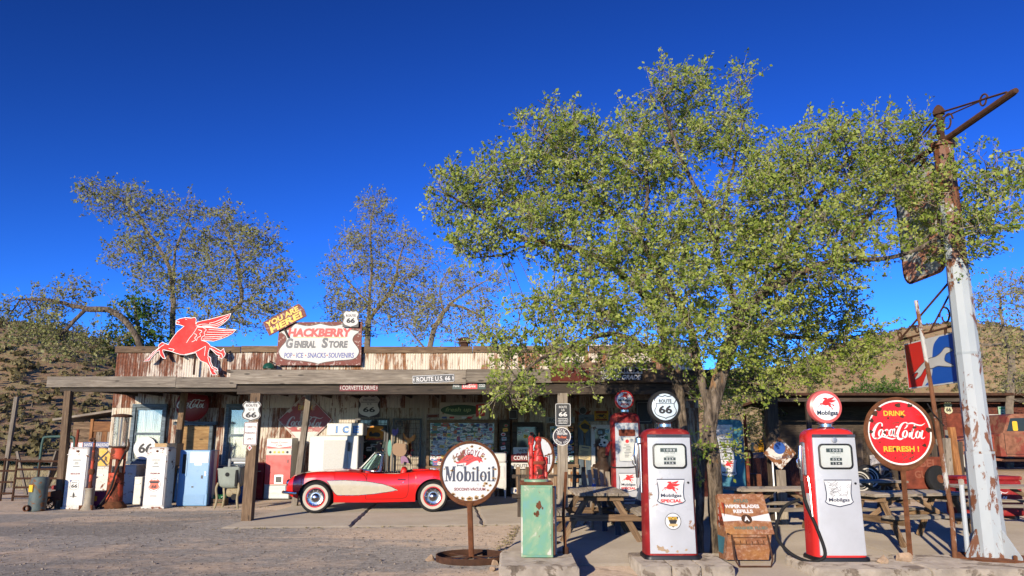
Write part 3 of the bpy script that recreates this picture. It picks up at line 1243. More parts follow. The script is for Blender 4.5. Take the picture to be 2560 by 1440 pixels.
framed_window(1066, 1050, 1243, 1172, 230, M['wood_brown'], 'wide shop window pasted all over with small stickers')
framed_window(1368, 1058, 1444, 1168, 56, M['wood_brown'], 'narrow shop window pasted with stickers')
wf3, _, _ = framed_window(1478, 1062, 1542, 1170, 0, M['white_worn'], 'white framed window with a big 6 sticker', .11)
for i in range(10):
    sticker(wf3, random.uniform(-.2, .2), .036 - .002 * i, random.uniform(.35, 1.15), .12, .09, i % 2, (0, 8, 4, 7)[i % 4], 3)
lettering('6', .02, .8, .24, .36, M['ink_white'], wf3, 0, bold=.03, name='numeral').location = (0, .03, 0)
for c_ in wf3.children:
    if c_.name.startswith('numeral'):
        c_.rotation_euler = FACE

# shop door
cx, cz, w, h = rect(1281, 1058, 1358, 1240, 22.86)
d = obj('door', None, store, S((cx, 22.86, .03)))
f = MB()
for sx_ in (-1, 1):
    f.bbox((sx_ * (w / 2 - .07), 0, 1.06), (.14, .08, 2.12), .006)
f.bbox((0, -.003, 2.06), (w - .28, .08, .14), .006)
f.bbox((0, -.003, .86), (w - .28, .08, .14), .006)
f.build('frame', M['wood_dark'], d)
MB().box((0, .03, 1.45), (w - .2, .01, 1.2)).build('pane', M['glass_dark'], d, 0)
for i in range(6):
    plank('board', (-w / 2 + .2 + i * (w - .34) / 6, .01, .05), (-w / 2 + .2 + i * (w - .34) / 6, .01, .80), .02, (w - .34) / 6 - .01, M['wood_grey'], d, up=(1, 0, 0))
st = obj('door_post', MB().bbox((0, 0, 1.1), (.32, .08, 2.2), .005).mesh('door_post', M['wood_dark']), store, S((at(1262, 1100, 22.86).x, 22.88, .02)))
for i in range(9):
    sticker(st, random.uniform(-.05, .05), -.046, 1.0 + i * .13, .14, .1, i % 2, (0, 6, 7, 0, 3, 8)[i % 6], 4)
for i in range(12):
    sticker(d, random.uniform(-.26, .26), .021 - .001 * i, random.uniform(1.0, 1.95), .13, .10, i % 2, (0, 6, 7, 0, 4, 8)[i % 6], 3)
# blue boards between the windows
for px_, m_ in ((1452, M['wood_blue']), (1470, M['wood_blue'])):
    p_ = at(px_, 1100, 22.9)
    plank('trim_board', S((p_.x, 22.90, .03)), S((p_.x, 22.90, 2.15)), .04, .15, m_, store, up=(1, 0, 0))
p_ = at(1510, 1050, 22.9)
plank('trim_board', S((p_.x - .75, 22.90, 2.28)), S((p_.x + .9, 22.90, 2.28)), .04, .2, M['wood_blue'], store)

# roof vent
v_ = at(1161, 862, 24.0)
MB().lathe([(.13, -.5), (.13, .1), (.20, .1), (.20, .14), (.15, .16), (.15, .2), (.22, .2), (.22, .24), (.05, .29)], 16).build('roof_vent', M['rust_dark'], store, 35, S((v_.x, 24.0, v_.z - .05)))
# green shade lamp at the foot of the parapet
lp = thing('barn_lamp', 'dark green enamel lamp shade under the big painted store sign', 'lamp', (at(673, 915, 22.6).x, 22.6, at(673, 915, 22.6).z))
MB().lathe([(.17, -.09), (.19, -.07), (.18, .0), (.12, .07), (.04, .10)], 18).build('lamp_shade', paint('green_enamel', (.012, .07, .045), .3, var=.1), lp, 40)
MB().tube([(0, 0, .09), (0, .06, .14), (0, .34, .14)], .015, 6).build('bracket', M['rust_dark'], lp)

# ---- plank shed beside the store
shed = thing('plank_shed', 'small lean-to shed of orange planks with white boards and a sloping roof', 'shed', (-13.0, 24.6, 0))
for i in range(9):
    plank('plank', (-1.02 + .0, .1, .12 + i * .245), (-.42, .1, .12 + i * .245), .03, .235, M['wood_brown'], shed)
mats = [M['wood_orange'], M['wood_pale'], M['wood_orange'], M['wood_pale'], M['wood_orange'], M['wood_pale'], M['wood_orange'], M['wood_pale']]
for i, m_ in enumerate(mats):
    x = -.34 + i * .175
    plank('plank', (x, .08, .05), (x, .08, 1.9), .03, .165, m_, shed, up=(1, 0, 0))
plank('lintel', (-.42, .06, 2.06), (1.05, .06, 2.06), .05, .32, M['wood_orange'], shed)
plank('rail', (-.42, .04, 1.32), (1.05, .04, 1.32), .04, .09, M['wood_orange'], shed)
plank('corner_post', (-.40, .05, 0), (-.40, .05, 2.3), .09, .09, M['wood_orange'], shed, up=(0, 1, 0))
MB().box((0, 1.2, 1.1), (2.0, 2.0, 2.2)).build('wall', M['wood_dark'], shed, 0)
plank('roof_board', (-1.55, .55, 2.27), (1.0, .55, 2.66), 1.5, .07, M['wood_grey'], shed)

# ================================================================== SIGNS
M['sign_brown'] = paint('brown_sign_paint', (.20, .062, .045), .6, var=.15, wear=(.55, .42, .36), wamt=.22, wscale=9, bump=.05)
M['sign_white'] = paint('sign_white', (.62, .605, .56), .5, var=.06, wear=(.45, .38, .30), wamt=.14, wscale=9, bump=.03)
M['sign_dark'] = flat('sign_dark', (.022, .02, .022), .5)
M['sign_black'] = paint('black_sign_enamel', (.016, .017, .02), .35, var=.2, bump=.02)
M['coke_red_wall'] = paint('dark_red_button', (.24, .012, .014), .35, var=.08, bump=.03)
M['enamel_chip'] = paint('chipped_white_enamel', (.62, .625, .61), .22, var=.04, wear=(.20, .10, .045), wamt=.19, wscale=4.2, bump=.1)
M['coke_chip'] = paint('chipped_red_enamel', (.70, .016, .014), .22, var=.05, wear=(.10, .045, .022), wamt=.20, wscale=5.5, bump=.1)
M['ink_script'] = paint('script_white', (.80, .78, .72), .3, var=.04, wear=(.12, .05, .025), wamt=.16, wscale=6, bump=0)
M['peg_red'] = paint('gloss_red_sheet', (.62, .018, .016), .55, var=.10, scale=2, bump=.03)


def sgn(name, label, box, Y, rotz=0., cat='sign', group=None):
    """A flat sign facing the road: root at its centre, local X right, Y up, Z towards the road."""
    cx, cz, w, h = rect(*box, Y)
    t = thing(name, label, cat, (cx, Y, cz), (R(90), R(-rotz), 0), group)
    return t, w, h


def board(t, pts, m, th=.02, name='board', z=0.):
    return MB().poly(pts, z - th, z).build(name, m, t, 30)


def outline(t, pts, wd, m, z, name='border'):
    return MB().ribbon(pts, wd, z, True).build(name, m, t, 0)


def hanger(t, y=0, z=-.1, l=.2, name='bracket', x=0):
    return MB().box((x, y, -l / 2 - .015), (.03, .03, l)).build(name, M['rust_dark'], t, 0)


# -- winged horse cut-out on the parapet
t, w, h = sgn('winged_horse_sign', 'big red winged horse cut-out with white edges on the parapet', (365, 784, 586, 938), 22.55)
winged_horse(t, 0, 0, w, 0, M['peg_red'], M['white_clean'], True, .07)
for x, y in ((-.3, -.1), (.35, -.2), (.1, .1)):
    MB().box((x, y - .25, -.19), (.04, .04, .25)).build('bracket', M['rust_dark'], t, 0)
MB().box((.12, -.2, -.14), (.05, 1.4, .05)).build('bracket', M['rust_dark'], t, 0)

# -- the store's painted board
t, w, h = sgn('store_sign', 'large brown board with a white shield reading HACKBERRY GENERAL STORE', (693, 804, 904, 913), 22.70)
board(t, [(-w / 2, -h / 2), (w / 2, -h / 2), (w / 2 - .01, h / 2), (-w / 2 + .03, h / 2 - .02)], M['sign_brown'], .05)
sh = [(0, .455), (.14, .40), (.26, .44), (.30, .44), (.36, .32), (.455, .27), (.40, .17), (.39, .05), (.455, -.12), (.46, -.24), (.40, -.36), (.20, -.40), (.06, -.44), (0, -.475)]
sh = catmull(sh, 4)
sh = sh + [(-x, y) for x, y in sh[::-1][1:-1]]
pts = [(x * w * 1.02, y * h) for x, y in sh]
MB().poly(pts, .004).build('shield', M['sign_white'], t, 0)
outline(t, pts, .018, M['sign_dark'], .007)
lettering('HACKBERRY', .0, .245 * h, .76 * w, .20 * h, M['ink_red'], t, .010, bold=.055, shear=.12, name='lettering')
lettering('G', -.355 * w, .0, .085 * w, .23 * h, M['ink_grey'], t, .010, bold=.05, shear=.1)
lettering('ENERAL', -.17 * w, -.025 * h, .255 * w, .165 * h, M['ink_grey'], t, .010, bold=.05, shear=.1)
lettering('S', .065 * w, .01 * h, .075 * w, .24 * h, M['ink_grey'], t, .010, bold=.05, shear=.1)
lettering('TORE', .225 * w, -.025 * h, .225 * w, .165 * h, M['ink_grey'], t, .010, bold=.05, shear=.1)
for s_, x_, w_ in (('POP', -.36, .095), ('ICE', -.225, .085), ('SNACKS', -.025, .215), ('SOUVENIRS', .265, .30)):
    lettering(s_, x_ * w, -.275 * h, w_ * w, .12 * h, M['ink_blue'], t, .010, bold=.02, shear=.08)
for x_ in (-.293, -.155, .098):
    MB().poly(arc(x_ * w, -.275 * h, .02, n=10), .010).build('dot', M['ink_red'], t, 0)
MB().box((0, .135 * h, .009), (.62 * w, .012, .002)).build('rule', M['ink_yellow'], t, 0)
for x in (-.8, .8):
    hanger(t, -.35, l=.10, x=x)

t, w, h = sgn('you_are_here_sign', 'tilted brown board with yellow lettering reading YOU ARE HERE', (660, 779, 763, 817), 22.60, 29)
board(t, [(-w / 2, -h / 2), (w / 2, -h / 2), (w / 2 + .03, 0), (w / 2 - .02, h / 2 - .05), (w / 2 - .06, h / 2), (-w / 2, h / 2)], M['sign_brown'], .04)
lettering('YOU ARE', -.02, .22 * h, .86 * w, .36 * h, M['ink_yellow'], t, .004, bold=.035, shear=.1)
lettering('HERE!', .0, -.22 * h, .86 * w, .42 * h, M['ink_yellow'], t, .004, bold=.04, shear=.1)
MB().box((-.15, -.30, -.055), (.05, .5, .03)).build('bracket', M['wood_dark'], t, 0)


def route_shield(t, w, h, lines, zb=.004, ink=None, body=None, edge=True, dark=None):
    ink = ink or M['ink']
    pts = shield(w, h)
    MB().poly(pts, zb).build('shield', body or M['sign_white'], t, 0)
    if edge:
        outline(t, [(x * .93, y * .93) for x, y in pts], w * .022, ink, zb + .002)
    for s_, cy, lw, lh, bd in lines:
        lettering(s_, 0, cy * h, lw * w, lh * h, ink, t, zb + .003, bold=bd)


t, w, h = sgn('route_shield_sign', 'small square route 66 shield sign on the corner of the store board', (857, 777, 897, 818), 22.60)
board(t, rrect(w, h, .02), M['sign_dark'], .02)
route_shield(t, w * .92, h * .96, [('ROUTE', .21, .66, .15, .02), ('66', -.10, .58, .32, .045)], edge=False)
hanger(t, -.1, l=.09)

# -- shields and plates on the porch post
t, w, h = sgn('route_shield_sign', 'cut-out ROUTE US 66 shield on the post by the car', (605, 1003, 652, 1054), 15.815)
board(t, shield(w, h), M['sign_white'], .012)
outline(t, [(x * .93, y * .93) for x, y in shield(w, h)], .018, M['ink'], .003)
for s_, cy, lw, lh, bd in (('ROUTE', .29, .60, .12, .02), ('U S', .10, .30, .11, .015), ('66', -.17, .58, .28, .04)):
    lettering(s_, 0, cy * h, lw * w, lh * h, M['ink'], t, .004, bold=bd)
t, w, h = sgn('parking_sign', 'white plate with red border reading CORVETTE PARKING ONLY', (609, 1055, 643, 1113), 15.818)
board(t, rrect(w, h, .025), M['white_clean'], .008)
outline(t, rrect(w * .92, h * .95, .025), .012, M['rust_red'], .003)
for i, s_ in enumerate(('CORVETTE', 'PARKING', 'ONLY')):
    lettering(s_, 0, (.28 - .25 * i) * h, (.80, .80, .46)[i] * w, .105 * h, M['sign_brown'], t, .004, bold=.01)
t, w, h = sgn('small_diamond_plate', 'tiny white and red diamond plate under the parking sign', (618, 1112, 630, 1127), 15.818)
board(t, [(0, -h / 2), (w / 2, 0), (0, h / 2), (-w / 2, 0)], M['white_clean'], .006)
board(t, [(0, -h * .3), (w * .3, 0), (0, h * .3), (-w * .3, 0)], M['ink_red'], .002, 'mark', .004)

t, w, h = sgn('street_sign', 'dark red street sign reading CORVETTE DRIVE under the porch beam', (849, 961, 945, 978), 15.848)
board(t, rrect(w, h, .01), paint('maroon_sign', (.16, .02, .025), .5, var=.15, bump=.02), .01)
lettering('CORVETTE DRIVE', 0, 0, .86 * w, .60 * h, M['sign_white'], t, .004, bold=.005)
for sx_ in (-1, 1):
    MB().poly([(sx_ * w * .485, 0), (sx_ * w * .465, h * .35), (sx_ * w * .465, -h * .35)], .004).build('arrow', M['sign_white'], t, 0)
t, w, h = sgn('street_sign', 'tilted black street sign reading ROUTE U.S. 66 on the porch fascia', (1031, 937, 1136, 957), 15.715, 2.6)
board(t, rrect(w, h, .015), M['sign_black'], .01)
outline(t, rrect(w * .98, h * .9, .015), .008, M['ink_white'], .003)
lettering('ROUTE U.S. 66', 0, 0, .80 * w, .58 * h, M['ink_white'], t, .004, bold=.015)
for sx_ in (-1, 1):
    MB().poly([(sx_ * w * .48, 0), (sx_ * w * .455, h * .3), (sx_ * w * .455, -h * .3)], .004).build('arrow', M['ink_white'], t, 0)
t, w, h = sgn('cola_strip_sign', 'narrow green and red cola strip sign under the porch beam', (1131, 955, 1214, 973), 15.848)
board(t, [(-w / 2, -h / 2), (w / 2, -h / 2), (w / 2, h / 2), (-w / 2, h / 2)], flat('bottle_green', (.012, .04, .028), .4), .01)
MB().box((.02 * w, 0, .002), (.46 * w, h * .94, .003)).build('red_field', M['red_clean'], t, 0)
script_coke(MB(), .02 * w, 0, .40 * w, .006, 1.1).build('lettering', M['ink_white'], t, 0)
lettering('HERE', -.38 * w, 0, .18 * w, .38 * h, M['ink_white'], t, .004)
lettering('COLD', .39 * w, 0, .18 * w, .38 * h, M['ink_white'], t, .004)

# -- on the front wall
t, w, h = sgn('cola_button_sign', 'round dark red cola button sign above the plywood door', (441, 972, 523, 1052), 22.62)
MB().lathe([(w / 2 * a, b) for a, b in ((1.0, 0), (1.0, .03), (.9, .06), (.6, .10), (.2, .12), (.02, .122))], 40).build('disc', M['coke_red_wall'], t, 50)
script_coke(MB(), .0, .02, w * .86, .128).build('lettering', M['ink_white'], t, 0)
hanger(t, .2, l=.3)
t, w, h = sgn('route_disc', 'white disc with black numerals 66 leaning inside the lace-curtained window', (334, 1093, 390, 1148), 22.80)
board(t, arc(0, 0, w / 2, n=36), M['white_clean'], .012)
lettering('66', .02, 0, .62 * w, .46 * h, M['ink'], t, .004, bold=.04)
t, w, h = sgn('diamond_cola_sign', 'large rusty diamond cola sign hung point down on the wall', (694, 981, 832, 1120), 22.91)
dm = paint('rusty_cola_red', (.30, .018, .018), .45, var=.2, wear=(.60, .52, .44), wamt=.30, wscale=1.7, bump=.06)
board(t, [(0, -h / 2), (w / 2, 0), (0, h / 2), (-w / 2, 0)], dm, .03)
outline(t, [(0, -h * .485), (w * .485, 0), (0, h * .485), (-w * .485, 0)], .02, M['sign_white'], .003)
MB().poly([(0, -h * .46), (w * .25, -h * .21), (-w * .25, -h * .21)], .004).build('white_foot', M['sign_white'], t, 0)
lettering('DRINK', 0, .22 * h, .27 * w, .085 * h, M['ink_yellow'], t, .005)
script_coke(MB(), 0, -.04 * h, .66 * w, .005).build('lettering', M['sign_white'], t, 0)
t, w, h = sgn('historic_shield_sign', 'brown square sign with a white HISTORIC US 66 shield above the wire grille', (896, 989, 950, 1044), 22.92)
board(t, rrect(w, h, .03), flat('sign_brown_dark', (.035, .016, .016), .5), .02)
route_shield(t, w * .96, h * .98, [('HISTORIC', .31, .58, .09, .01), ('U S', .12, .2, .08, .01), ('66', -.14, .58, .24, .03)], edge=False, body=M['sign_white'])
MB().box((0, .2 * h, .0075), (w * .78, .014, .001)).build('rule', M['ink'], t, 0)
t, w, h = sgn('soda_sign', 'cream soda sign with a dark green oval reading fresh up', (1099, 1006, 1222, 1048), 22.92)
board(t, rrect(w, h, .02), paint('old_cream_sign', (.55, .49, .36), .5, var=.12, wear=(.25, .12, .06), wamt=.2), .02)
MB().poly(arc(-.06 * w, .04 * h, .42 * w, .32 * h), .003).build('oval', flat('sign_green', (.02, .085, .035), .5), t, 0)
lettering('fresh up', -.12 * w, .04 * h, .52 * w, .32 * h, flat('pale_green_ink', (.30, .42, .18), .5), t, .006, shear=.2, bold=.02)
MB().poly([(.24 * w, -.36 * h), (.42 * w, -.30 * h), (.42 * w, .42 * h), (.24 * w, .36 * h)], .007).build('red_field', M['red_clean'], t, 0)
lettering('7', .33 * w, .05 * h, .09 * w, .5 * h, M['ink_white'], t, .011, bold=.03)
for x_, c_ in ((-.40, 'ink_blue'), (-.25, 'ink_red'), (.0, 'ink_white'), (.12, 'ink_red')):
    MB().poly(rrect(.10 * w, .11 * h, .01, 2, x_ * w, -.40 * h), .005).build('small_print', M[c_], t, 0)
t, w, h = sgn('premium_sign', 'weathered white lettering board reading PREMIUM GOVT GRADE on the porch edge', (1502, 917, 1606, 951), 15.66)
board(t, [(-w / 2, 0), (w / 2, 0), (w / 2, h / 2), (-w / 2, h / 2)], M['sign_white'], .015)
lettering('PREMIUM', 0, .26 * h, .94 * w, .36 * h, M['ink'], t, .004, bold=.04)
board(t, [(-w / 2, -h / 2), (w / 2, -h / 2), (w / 2, -.02), (-w / 2, -.02)], M['sign_dark'], .014)
lettering("GOV'T. GRADE", 0, -.26 * h, .94 * w, .36 * h, M['ink_white'], t, .004, bold=.035, shear=.3)
t, w, h = sgn('wall_board', 'pale board with faded green and black lettering high on the shaded wall', (1450, 950, 1556, 990), 22.91)
board(t, [(-w / 2, -h / 2), (w / 2, -h / 2), (w / 2, h / 2), (-w / 2, h / 2)], paint('tan_board', (.34, .28, .20), .7, var=.15), .02)
lettering('Kingman', -.05 * w, .22 * h, .8 * w, .34 * h, flat('teal_ink', (.02, .12, .11), .6), t, .004, bold=.02)
lettering('Southwest', 0, -.25 * h, .9 * w, .30 * h, M['ink'], t, .004, bold=.03)
t, w, h = sgn('winged_emblem_sign', 'dark disc between red wings on the shaded wall', (1436, 1015, 1478, 1042), 22.92)
wg = catmull([(-.5, .1), (-.42, -.12), (-.25, -.35), (0, -.42), (.25, -.35), (.42, -.12), (.5, .1), (.3, -.02), (.1, -.1), (-.1, -.1), (-.3, -.02)], 3, True)
board(t, [(x * w, y * h) for x, y in wg], M['rust_red'], .012, 'wings')
board(t, arc(0, .02, w * .24, n=24), M['sign_black'], .012, 'disc', .014)
outline(t, arc(0, .02, w * .21, n=24), .012, M['steel'], .017)
t, w, h = sgn('motorcycle_sign', 'small yellow tin sign with a black motorcycle', (1486, 1027, 1521, 1052), 22.86)
board(t, rrect(w, h, .02), paint('mustard_tin', (.50, .28, .03), .5, var=.15), .01)
mc = MB()
for x_ in (-.22, .22):
    mc.ribbon(arc(x_ * w, -.08 * h, .11 * w, n=18), .018, .004, True)
mc.poly([(-.2 * w, -.05 * h), (.05 * w, -.16 * h), (.2 * w, .05 * h), (.22 * w, .2 * h), (.05 * w, .12 * h), (-.1 * w, .16 * h), (-.24 * w, .06 * h)], .005)
mc.build('motorcycle', M['ink'], t, 0)
MB().box((0, .36 * h, .004), (.8 * w, .07, .001)).build('small_print', M['rust_red'], t, 0)
MB().box((0, -.38 * h, .004), (.8 * w, .05, .001)).build('small_print', M['rust_red'], t, 0)
t, w, h = sgn('yellow_diamond_sign', 'yellow diamond warning sign hung by the blue boards', (1446, 1048, 1479, 1084), 22.865)
board(t, [(0, -h / 2), (w / 2, 0), (0, h / 2), (-w / 2, 0)], paint('faded_yellow_tin', (.42, .25, .03), .5, var=.15), .01)
MB().poly([(-.1, -.06), (.12, -.1), (.14, .02), (.0, .1), (-.13, .04)], .004).build('mark', M['ink'], t, 0)
t, w, h = sgn('paper_notice', 'yellowed printed paper notice pinned aslant', (1446, 1114, 1478, 1149), 22.87, -8, 'notice')
board(t, rrect(w, h, .01), flat('yellowed_paper', (.55, .44, .24), .8), .004)
nt = MB()
for i in range(7):
    nt.box((random.uniform(-.03, .0), .10 * h - i * .085 * h, .003), (w * random.uniform(.5, .75), .014, .001))
nt.box((0, .36 * h, .003), (.6 * w, .035, .001))
nt.build('print', M['ink_grey'], t, 0)
t, w, h = sgn('arrow_street_sign', 'grey street sign reading ROUTE tucked behind the black highway sign', (1366, 1043, 1436, 1057), 22.90)
board(t, rrect(w, h, .01), M['grey_paint'], .01)
lettering('ROUTE 66', 0, 0, .8 * w, .6 * h, M['ink'], t, .004, bold=.02)

t, w, h = sgn('highway_sign', 'black plate reading ROUTE US 66 NATIONAL HISTORIC HIGHWAY on a porch post', (1388, 1008, 1427, 1066), 15.818)
board(t, rrect(w, h, .03), M['sign_black'], .01)
outline(t, rrect(w * .93, h * .95, .03), .009, M['ink_white'], .003)
for s_, cy, lw, lh, bd in (('ROUTE', .335, .5, .10, .01), ('US', .20, .2, .09, .01), ('66', .02, .54, .19, .03), ('NATIONAL', -.17, .64, .062, .02), ('HISTORIC', -.265, .64, .062, .02), ('HIGHWAY', -.36, .58, .062, .02)):
    lettering(s_, 0, cy * h, lw * w, lh * h, M['ink_white'], t, .004, bold=bd)
t, w, h = sgn('motor_oil_disc', 'round black disc sign reading ROYAL TRITON MOTOR OILS', (1382, 1068, 1427, 1114), 15.815)
board(t, arc(0, 0, w / 2, n=40), M['ink_white'], .012)
MB().poly(arc(0, 0, w * .455, n=40), .003).build('field', flat('aubergine', (.022, .012, .025), .45), t, 0)
am = MB()
arc_text(am, 'ROYAL', 0, 0, w * .33, 90, 84, .055, .006, .03)
put_text(am, 'TRITON', 0, w * .14, w * .6, .05, .006, .03)
arc_text(am, 'MOTOR OILS', 0, 0, w * .36, 270, 130, .045, .006, .02, True)
am.build('lettering', M['ink_white'], t, 0)
lettering('The Finest', 0, -.04 * w, w * .52, .05, flat('orange_ink', (.75, .14, .02), .5), t, .006, bold=.02, shear=.2)

for nm, lb, bx, Y, mt, tx, ik, rz in (
        ('open_sign', "cream card reading WE'RE OPEN in the shop door", (1283, 1118, 1336, 1152), 22.76, 'sign_white', None, 'ink', 0),
        ('street_sign', 'dark red street sign reading CORVETTE in front of the shop door', (1278, 1136, 1346, 1153), 22.70, 'maroon', 'CORVETTE', 'ink_white', 0),
        ('street_sign', 'white street sign reading ROUTE U.S. in front of the shop door', (1278, 1157, 1346, 1172), 22.70, 'sign_white', 'ROUTE U.S.', 'ink', 0),
        ('street_sign', 'white street sign with blue letters MOBIL low on the shop door', (1277, 1219, 1344, 1234), 22.66, 'sign_white', 'MOBIL', 'ink_blue', 0)):
    t, w, h = sgn(nm, lb, bx, Y, rz)
    m_ = bpy.data.materials['maroon_sign'] if mt == 'maroon' else M[mt]
    board(t, rrect(w, h, .03 if tx is None else .01), m_, .01)
    if tx:
        lettering(tx, 0, 0, w * (.82 if tx != 'MOBIL' else .7), h * .6, M[ik], t, .004, bold=.012)
    else:
        lettering("WE'RE", 0, .25 * h, .5 * w, .2 * h, M['ink'], t, .004, bold=.02, shear=.2)
        lettering('OPEN', 0, -.12 * h, .75 * w, .36 * h, M['ink_red'], t, .004, bold=.04)

# -- small plates at the shed and the railway crossing disc
t, w, h = sgn('railroad_street_sign', 'blue street sign reading SANTA FE RAILROAD on the shed', (208, 1105, 274, 1119), 24.5)
board(t, rrect(w, h, .01), flat('sign_blue', (.03, .055, .19), .5), .012)
lettering('SANTA FE RAILROAD', 0, 0, .94 * w, .58 * h, M['ink_white'], t, .004, bold=.015)
t, w, h = sgn('no_parking_sign', 'small white plate with red letters reading NO beside the shed', (176, 1106, 207, 1124), 24.48)
board(t, rrect(w, h, .02), M['white_clean'], .01)
outline(t, rrect(w * .94, h * .9, .02), .012, M['ink_red'], .003)
lettering('NO', .05 * w, .12 * h, .3 * w, .42 * h, M['ink_red'], t, .004, bold=.02)
MB().box((0, -1.0, -.03), (.05, 1.9, .04)).build('post', M['wood_brown'], t, 0)
t, w, h = sgn('railroad_crossing_sign', 'yellow railway crossing disc with black X and R', (226, 1120, 278, 1172), 21.5)
board(t, arc(0, 0, w / 2, n=36), paint('sign_yellow', (.72, .38, .012), .45, var=.08, bump=.02), .012)
outline(t, arc(0, 0, w * .47, n=36), .012, M['ink'], .003)
x_ = MB()
for a in (45, -45):
    x_.box((0, 0, .004 + (a > 0) * .0012), (w * .94, .05, .001), (0, 0, R(a)))
x_.build('cross', M['ink'], t, 0)
lettering('R', .27 * w, -.02, .16 * w, .26 * h, M['ink'], t, .006, bold=.03)
lettering('R', -.27 * w, -.02, .16 * w, .26 * h, M['ink'], t, .006, bold=.03)
g_ = rect(226, 1120, 278, 1172, 21.5)[1]
MB().box((0, -g_ / 2 - .05, -.04), (.06, g_ - .1, .05)).build('post', M['wood_brown'], t, 0)


# -- lollipop signs on poles
def lollipop(name, label, cx_px, cy_px, r_px, base, Y, pole_r, face_mat, foot):
    c = at(cx_px, cy_px, Y)
    r = (at(cx_px + r_px, cy_px, Y).x - at(cx_px - r_px, cy_px, Y).x) / 2
    t = thing(name, label, 'sign', (base[0], base[1], base[2]))
    cz = c.z - base[2]
    dx = c.x - base[0]
    dy = Y - base[1]
    ring = MB()
    n = 48
    prof = [(r * 1.0, -.03), (r * 1.04, -.02), (r * 1.04, .02), (r * 1.0, .03), (r * .955, .03), (r * .955, -.03), (r * 1.0, -.03)]
    ring.lathe(prof, n, (dx, dy, cz), 'Y', False)
    ring.build('rim', M['rust'], t, 40)
    MB().lathe([(r * .957, -.008), (r * .957, .008)], n, (dx, dy, cz), 'Y').build('disc', face_mat, t, 30)
    MB().tube([(0, 0, 0), (dx * .5, dy * .5, (cz - r) / 2), (dx, dy, cz - r * 1.01)], pole_r, 14).build('pole', M['rust'], t)
    br = MB()
    yoke = [(dx + r * 1.05 * math.cos(R(a)), dy, cz + r * 1.05 * math.sin(R(a))) for a in range(222, 320, 7)]
    br.tube(yoke, [.012 + .022 * math.sin(math.pi * i / (len(yoke) - 1)) for i in range(len(yoke))], 8)
    br.tube([(dx, dy, cz - r * 1.14), (dx, dy, cz - r * 1.0)], [pole_r * 1.1, pole_r * 1.9], 12)
    br.build('yoke', M['rust'], t)
    face = obj('face', None, t, (dx, dy - .012, cz), FACE)
    return t, face, r


t, fc, r = lollipop('oil_sign', 'round white chipped enamel oil sign on a rusty pole with an iron ring base', 1175, 1180, 73, (-.55, 10.86, .03), 10.84, .038, M['enamel_chip'], True)
arc_text(MB(), 'GARGOYLE', 0, -r * .08, r * .74, 90, 78, .085 * r / .42, .001, .02).build('lettering', flat('dark_red_ink', (.22, .012, .02), .5), fc, 0)
serif_word(MB(), 'Mobiloil', 0, -.06 * r, 1.74 * r, .50 * r, .001).build('lettering', M['ink_navy'], fc, 0)
lettering('SOCONY-VACUUM', 0, -.57 * r, 1.06 * r, .10 * r, bpy.data.materials['dark_red_ink'], fc, .001, bold=.03)
gar = catmull([(-.52, .36), (-.40, .34), (-.28, .44), (-.10, .58), (.05, .60), (.14, .52), (.28, .50), (.38, .44), (.44, .32), (.36, .36), (.32, .30), (.26, .38), (.14, .36), (.02, .30), (-.08, .24), (-.16, .22), (-.13, .31), (-.30, .30), (-.44, .28)], 3, True)
MB().poly([(x * r, y * r) for x, y in gar], .001).build('emblem', M['ink_red'], fc, 0)
sp = MB()
for i in range(16):
    a_, b_ = random.uniform(-.25, .2), random.uniform(.36, .5)
    sp.box((a_ * r, b_ * r, .003), (.05 * r, .012 * r, .0005), (0, 0, .5))
for q in ([(-.44, .44), (-.36, .44)], [(-.43, .22), (-.20, .20)], [(-.43, .25), (-.43, .19)], [(-.30, .24), (-.30, .20)]):
    sp.ribbon([(a * r, b * r) for a, b in q], .01, .003)
sp.build('emblem_line', M['ink_navy'], fc, 0)
st_ = MB()
oc_ = MB()
for (x_, y_, s_) in ((.06, .86, .07), (.34, .80, .05), (-.10, .80, .04), (-.52, .36, .05), (.42, .52, .06), (.52, .44, .04), (-.62, .05, .05), (.16, .10, .06), (.30, .06, .04), (-.12, .02, .03), (.42, -.14, .05), (.56, -.38, .08), (.70, -.44, .06), (.48, -.46, .05),
                     (.62, -.60, .05), (-.56, -.74, .08), (-.42, -.84, .05), (.0, -.88, .12), (.22, -.86, .10), (-.24, -.88, .08), (.44, -.80, .07), (.80, -.2, .05), (.86, .1, .05), (-.88, .1, .03), (.05, -.02, .03)):
    if math.hypot(x_, y_) < .62:
        s_ *= .6
    for mbb, kk in ((oc_, 1.1), (st_, .55)):
        mbb.poly([(x_ * r + kk * s_ * r * random.uniform(.5, 1.2) * math.cos(a), y_ * r + kk * s_ * r * random.uniform(.35, .9) * math.sin(a)) for a in [i * .57 for i in range(11)]], .0022 if mbb is oc_ else .0032)
oc_.build('stain', flat('rust_stain', (.42, .27, .12), .8), fc, 0)['kind'] = 'stuff'
st_.build('chip', M['rust_dark'], fc, 0)['kind'] = 'stuff'
# iron ring base
bs = MB()
pr = []
n = 48
bs.lathe([(.47, -.025), (.485, -.025), (.485, .055), (.47, .055), (.47, -.025)], n, (0, 0, 0), 'Z', False)
bs.build('ring', M['rust_dark'], t, 40)
for a in (12, 72, 132):
    MB().box((0, 0, .02), (.945, .045, .012), (0, 0, R(a))).build('spoke', M['rust_dark'], t, 0)

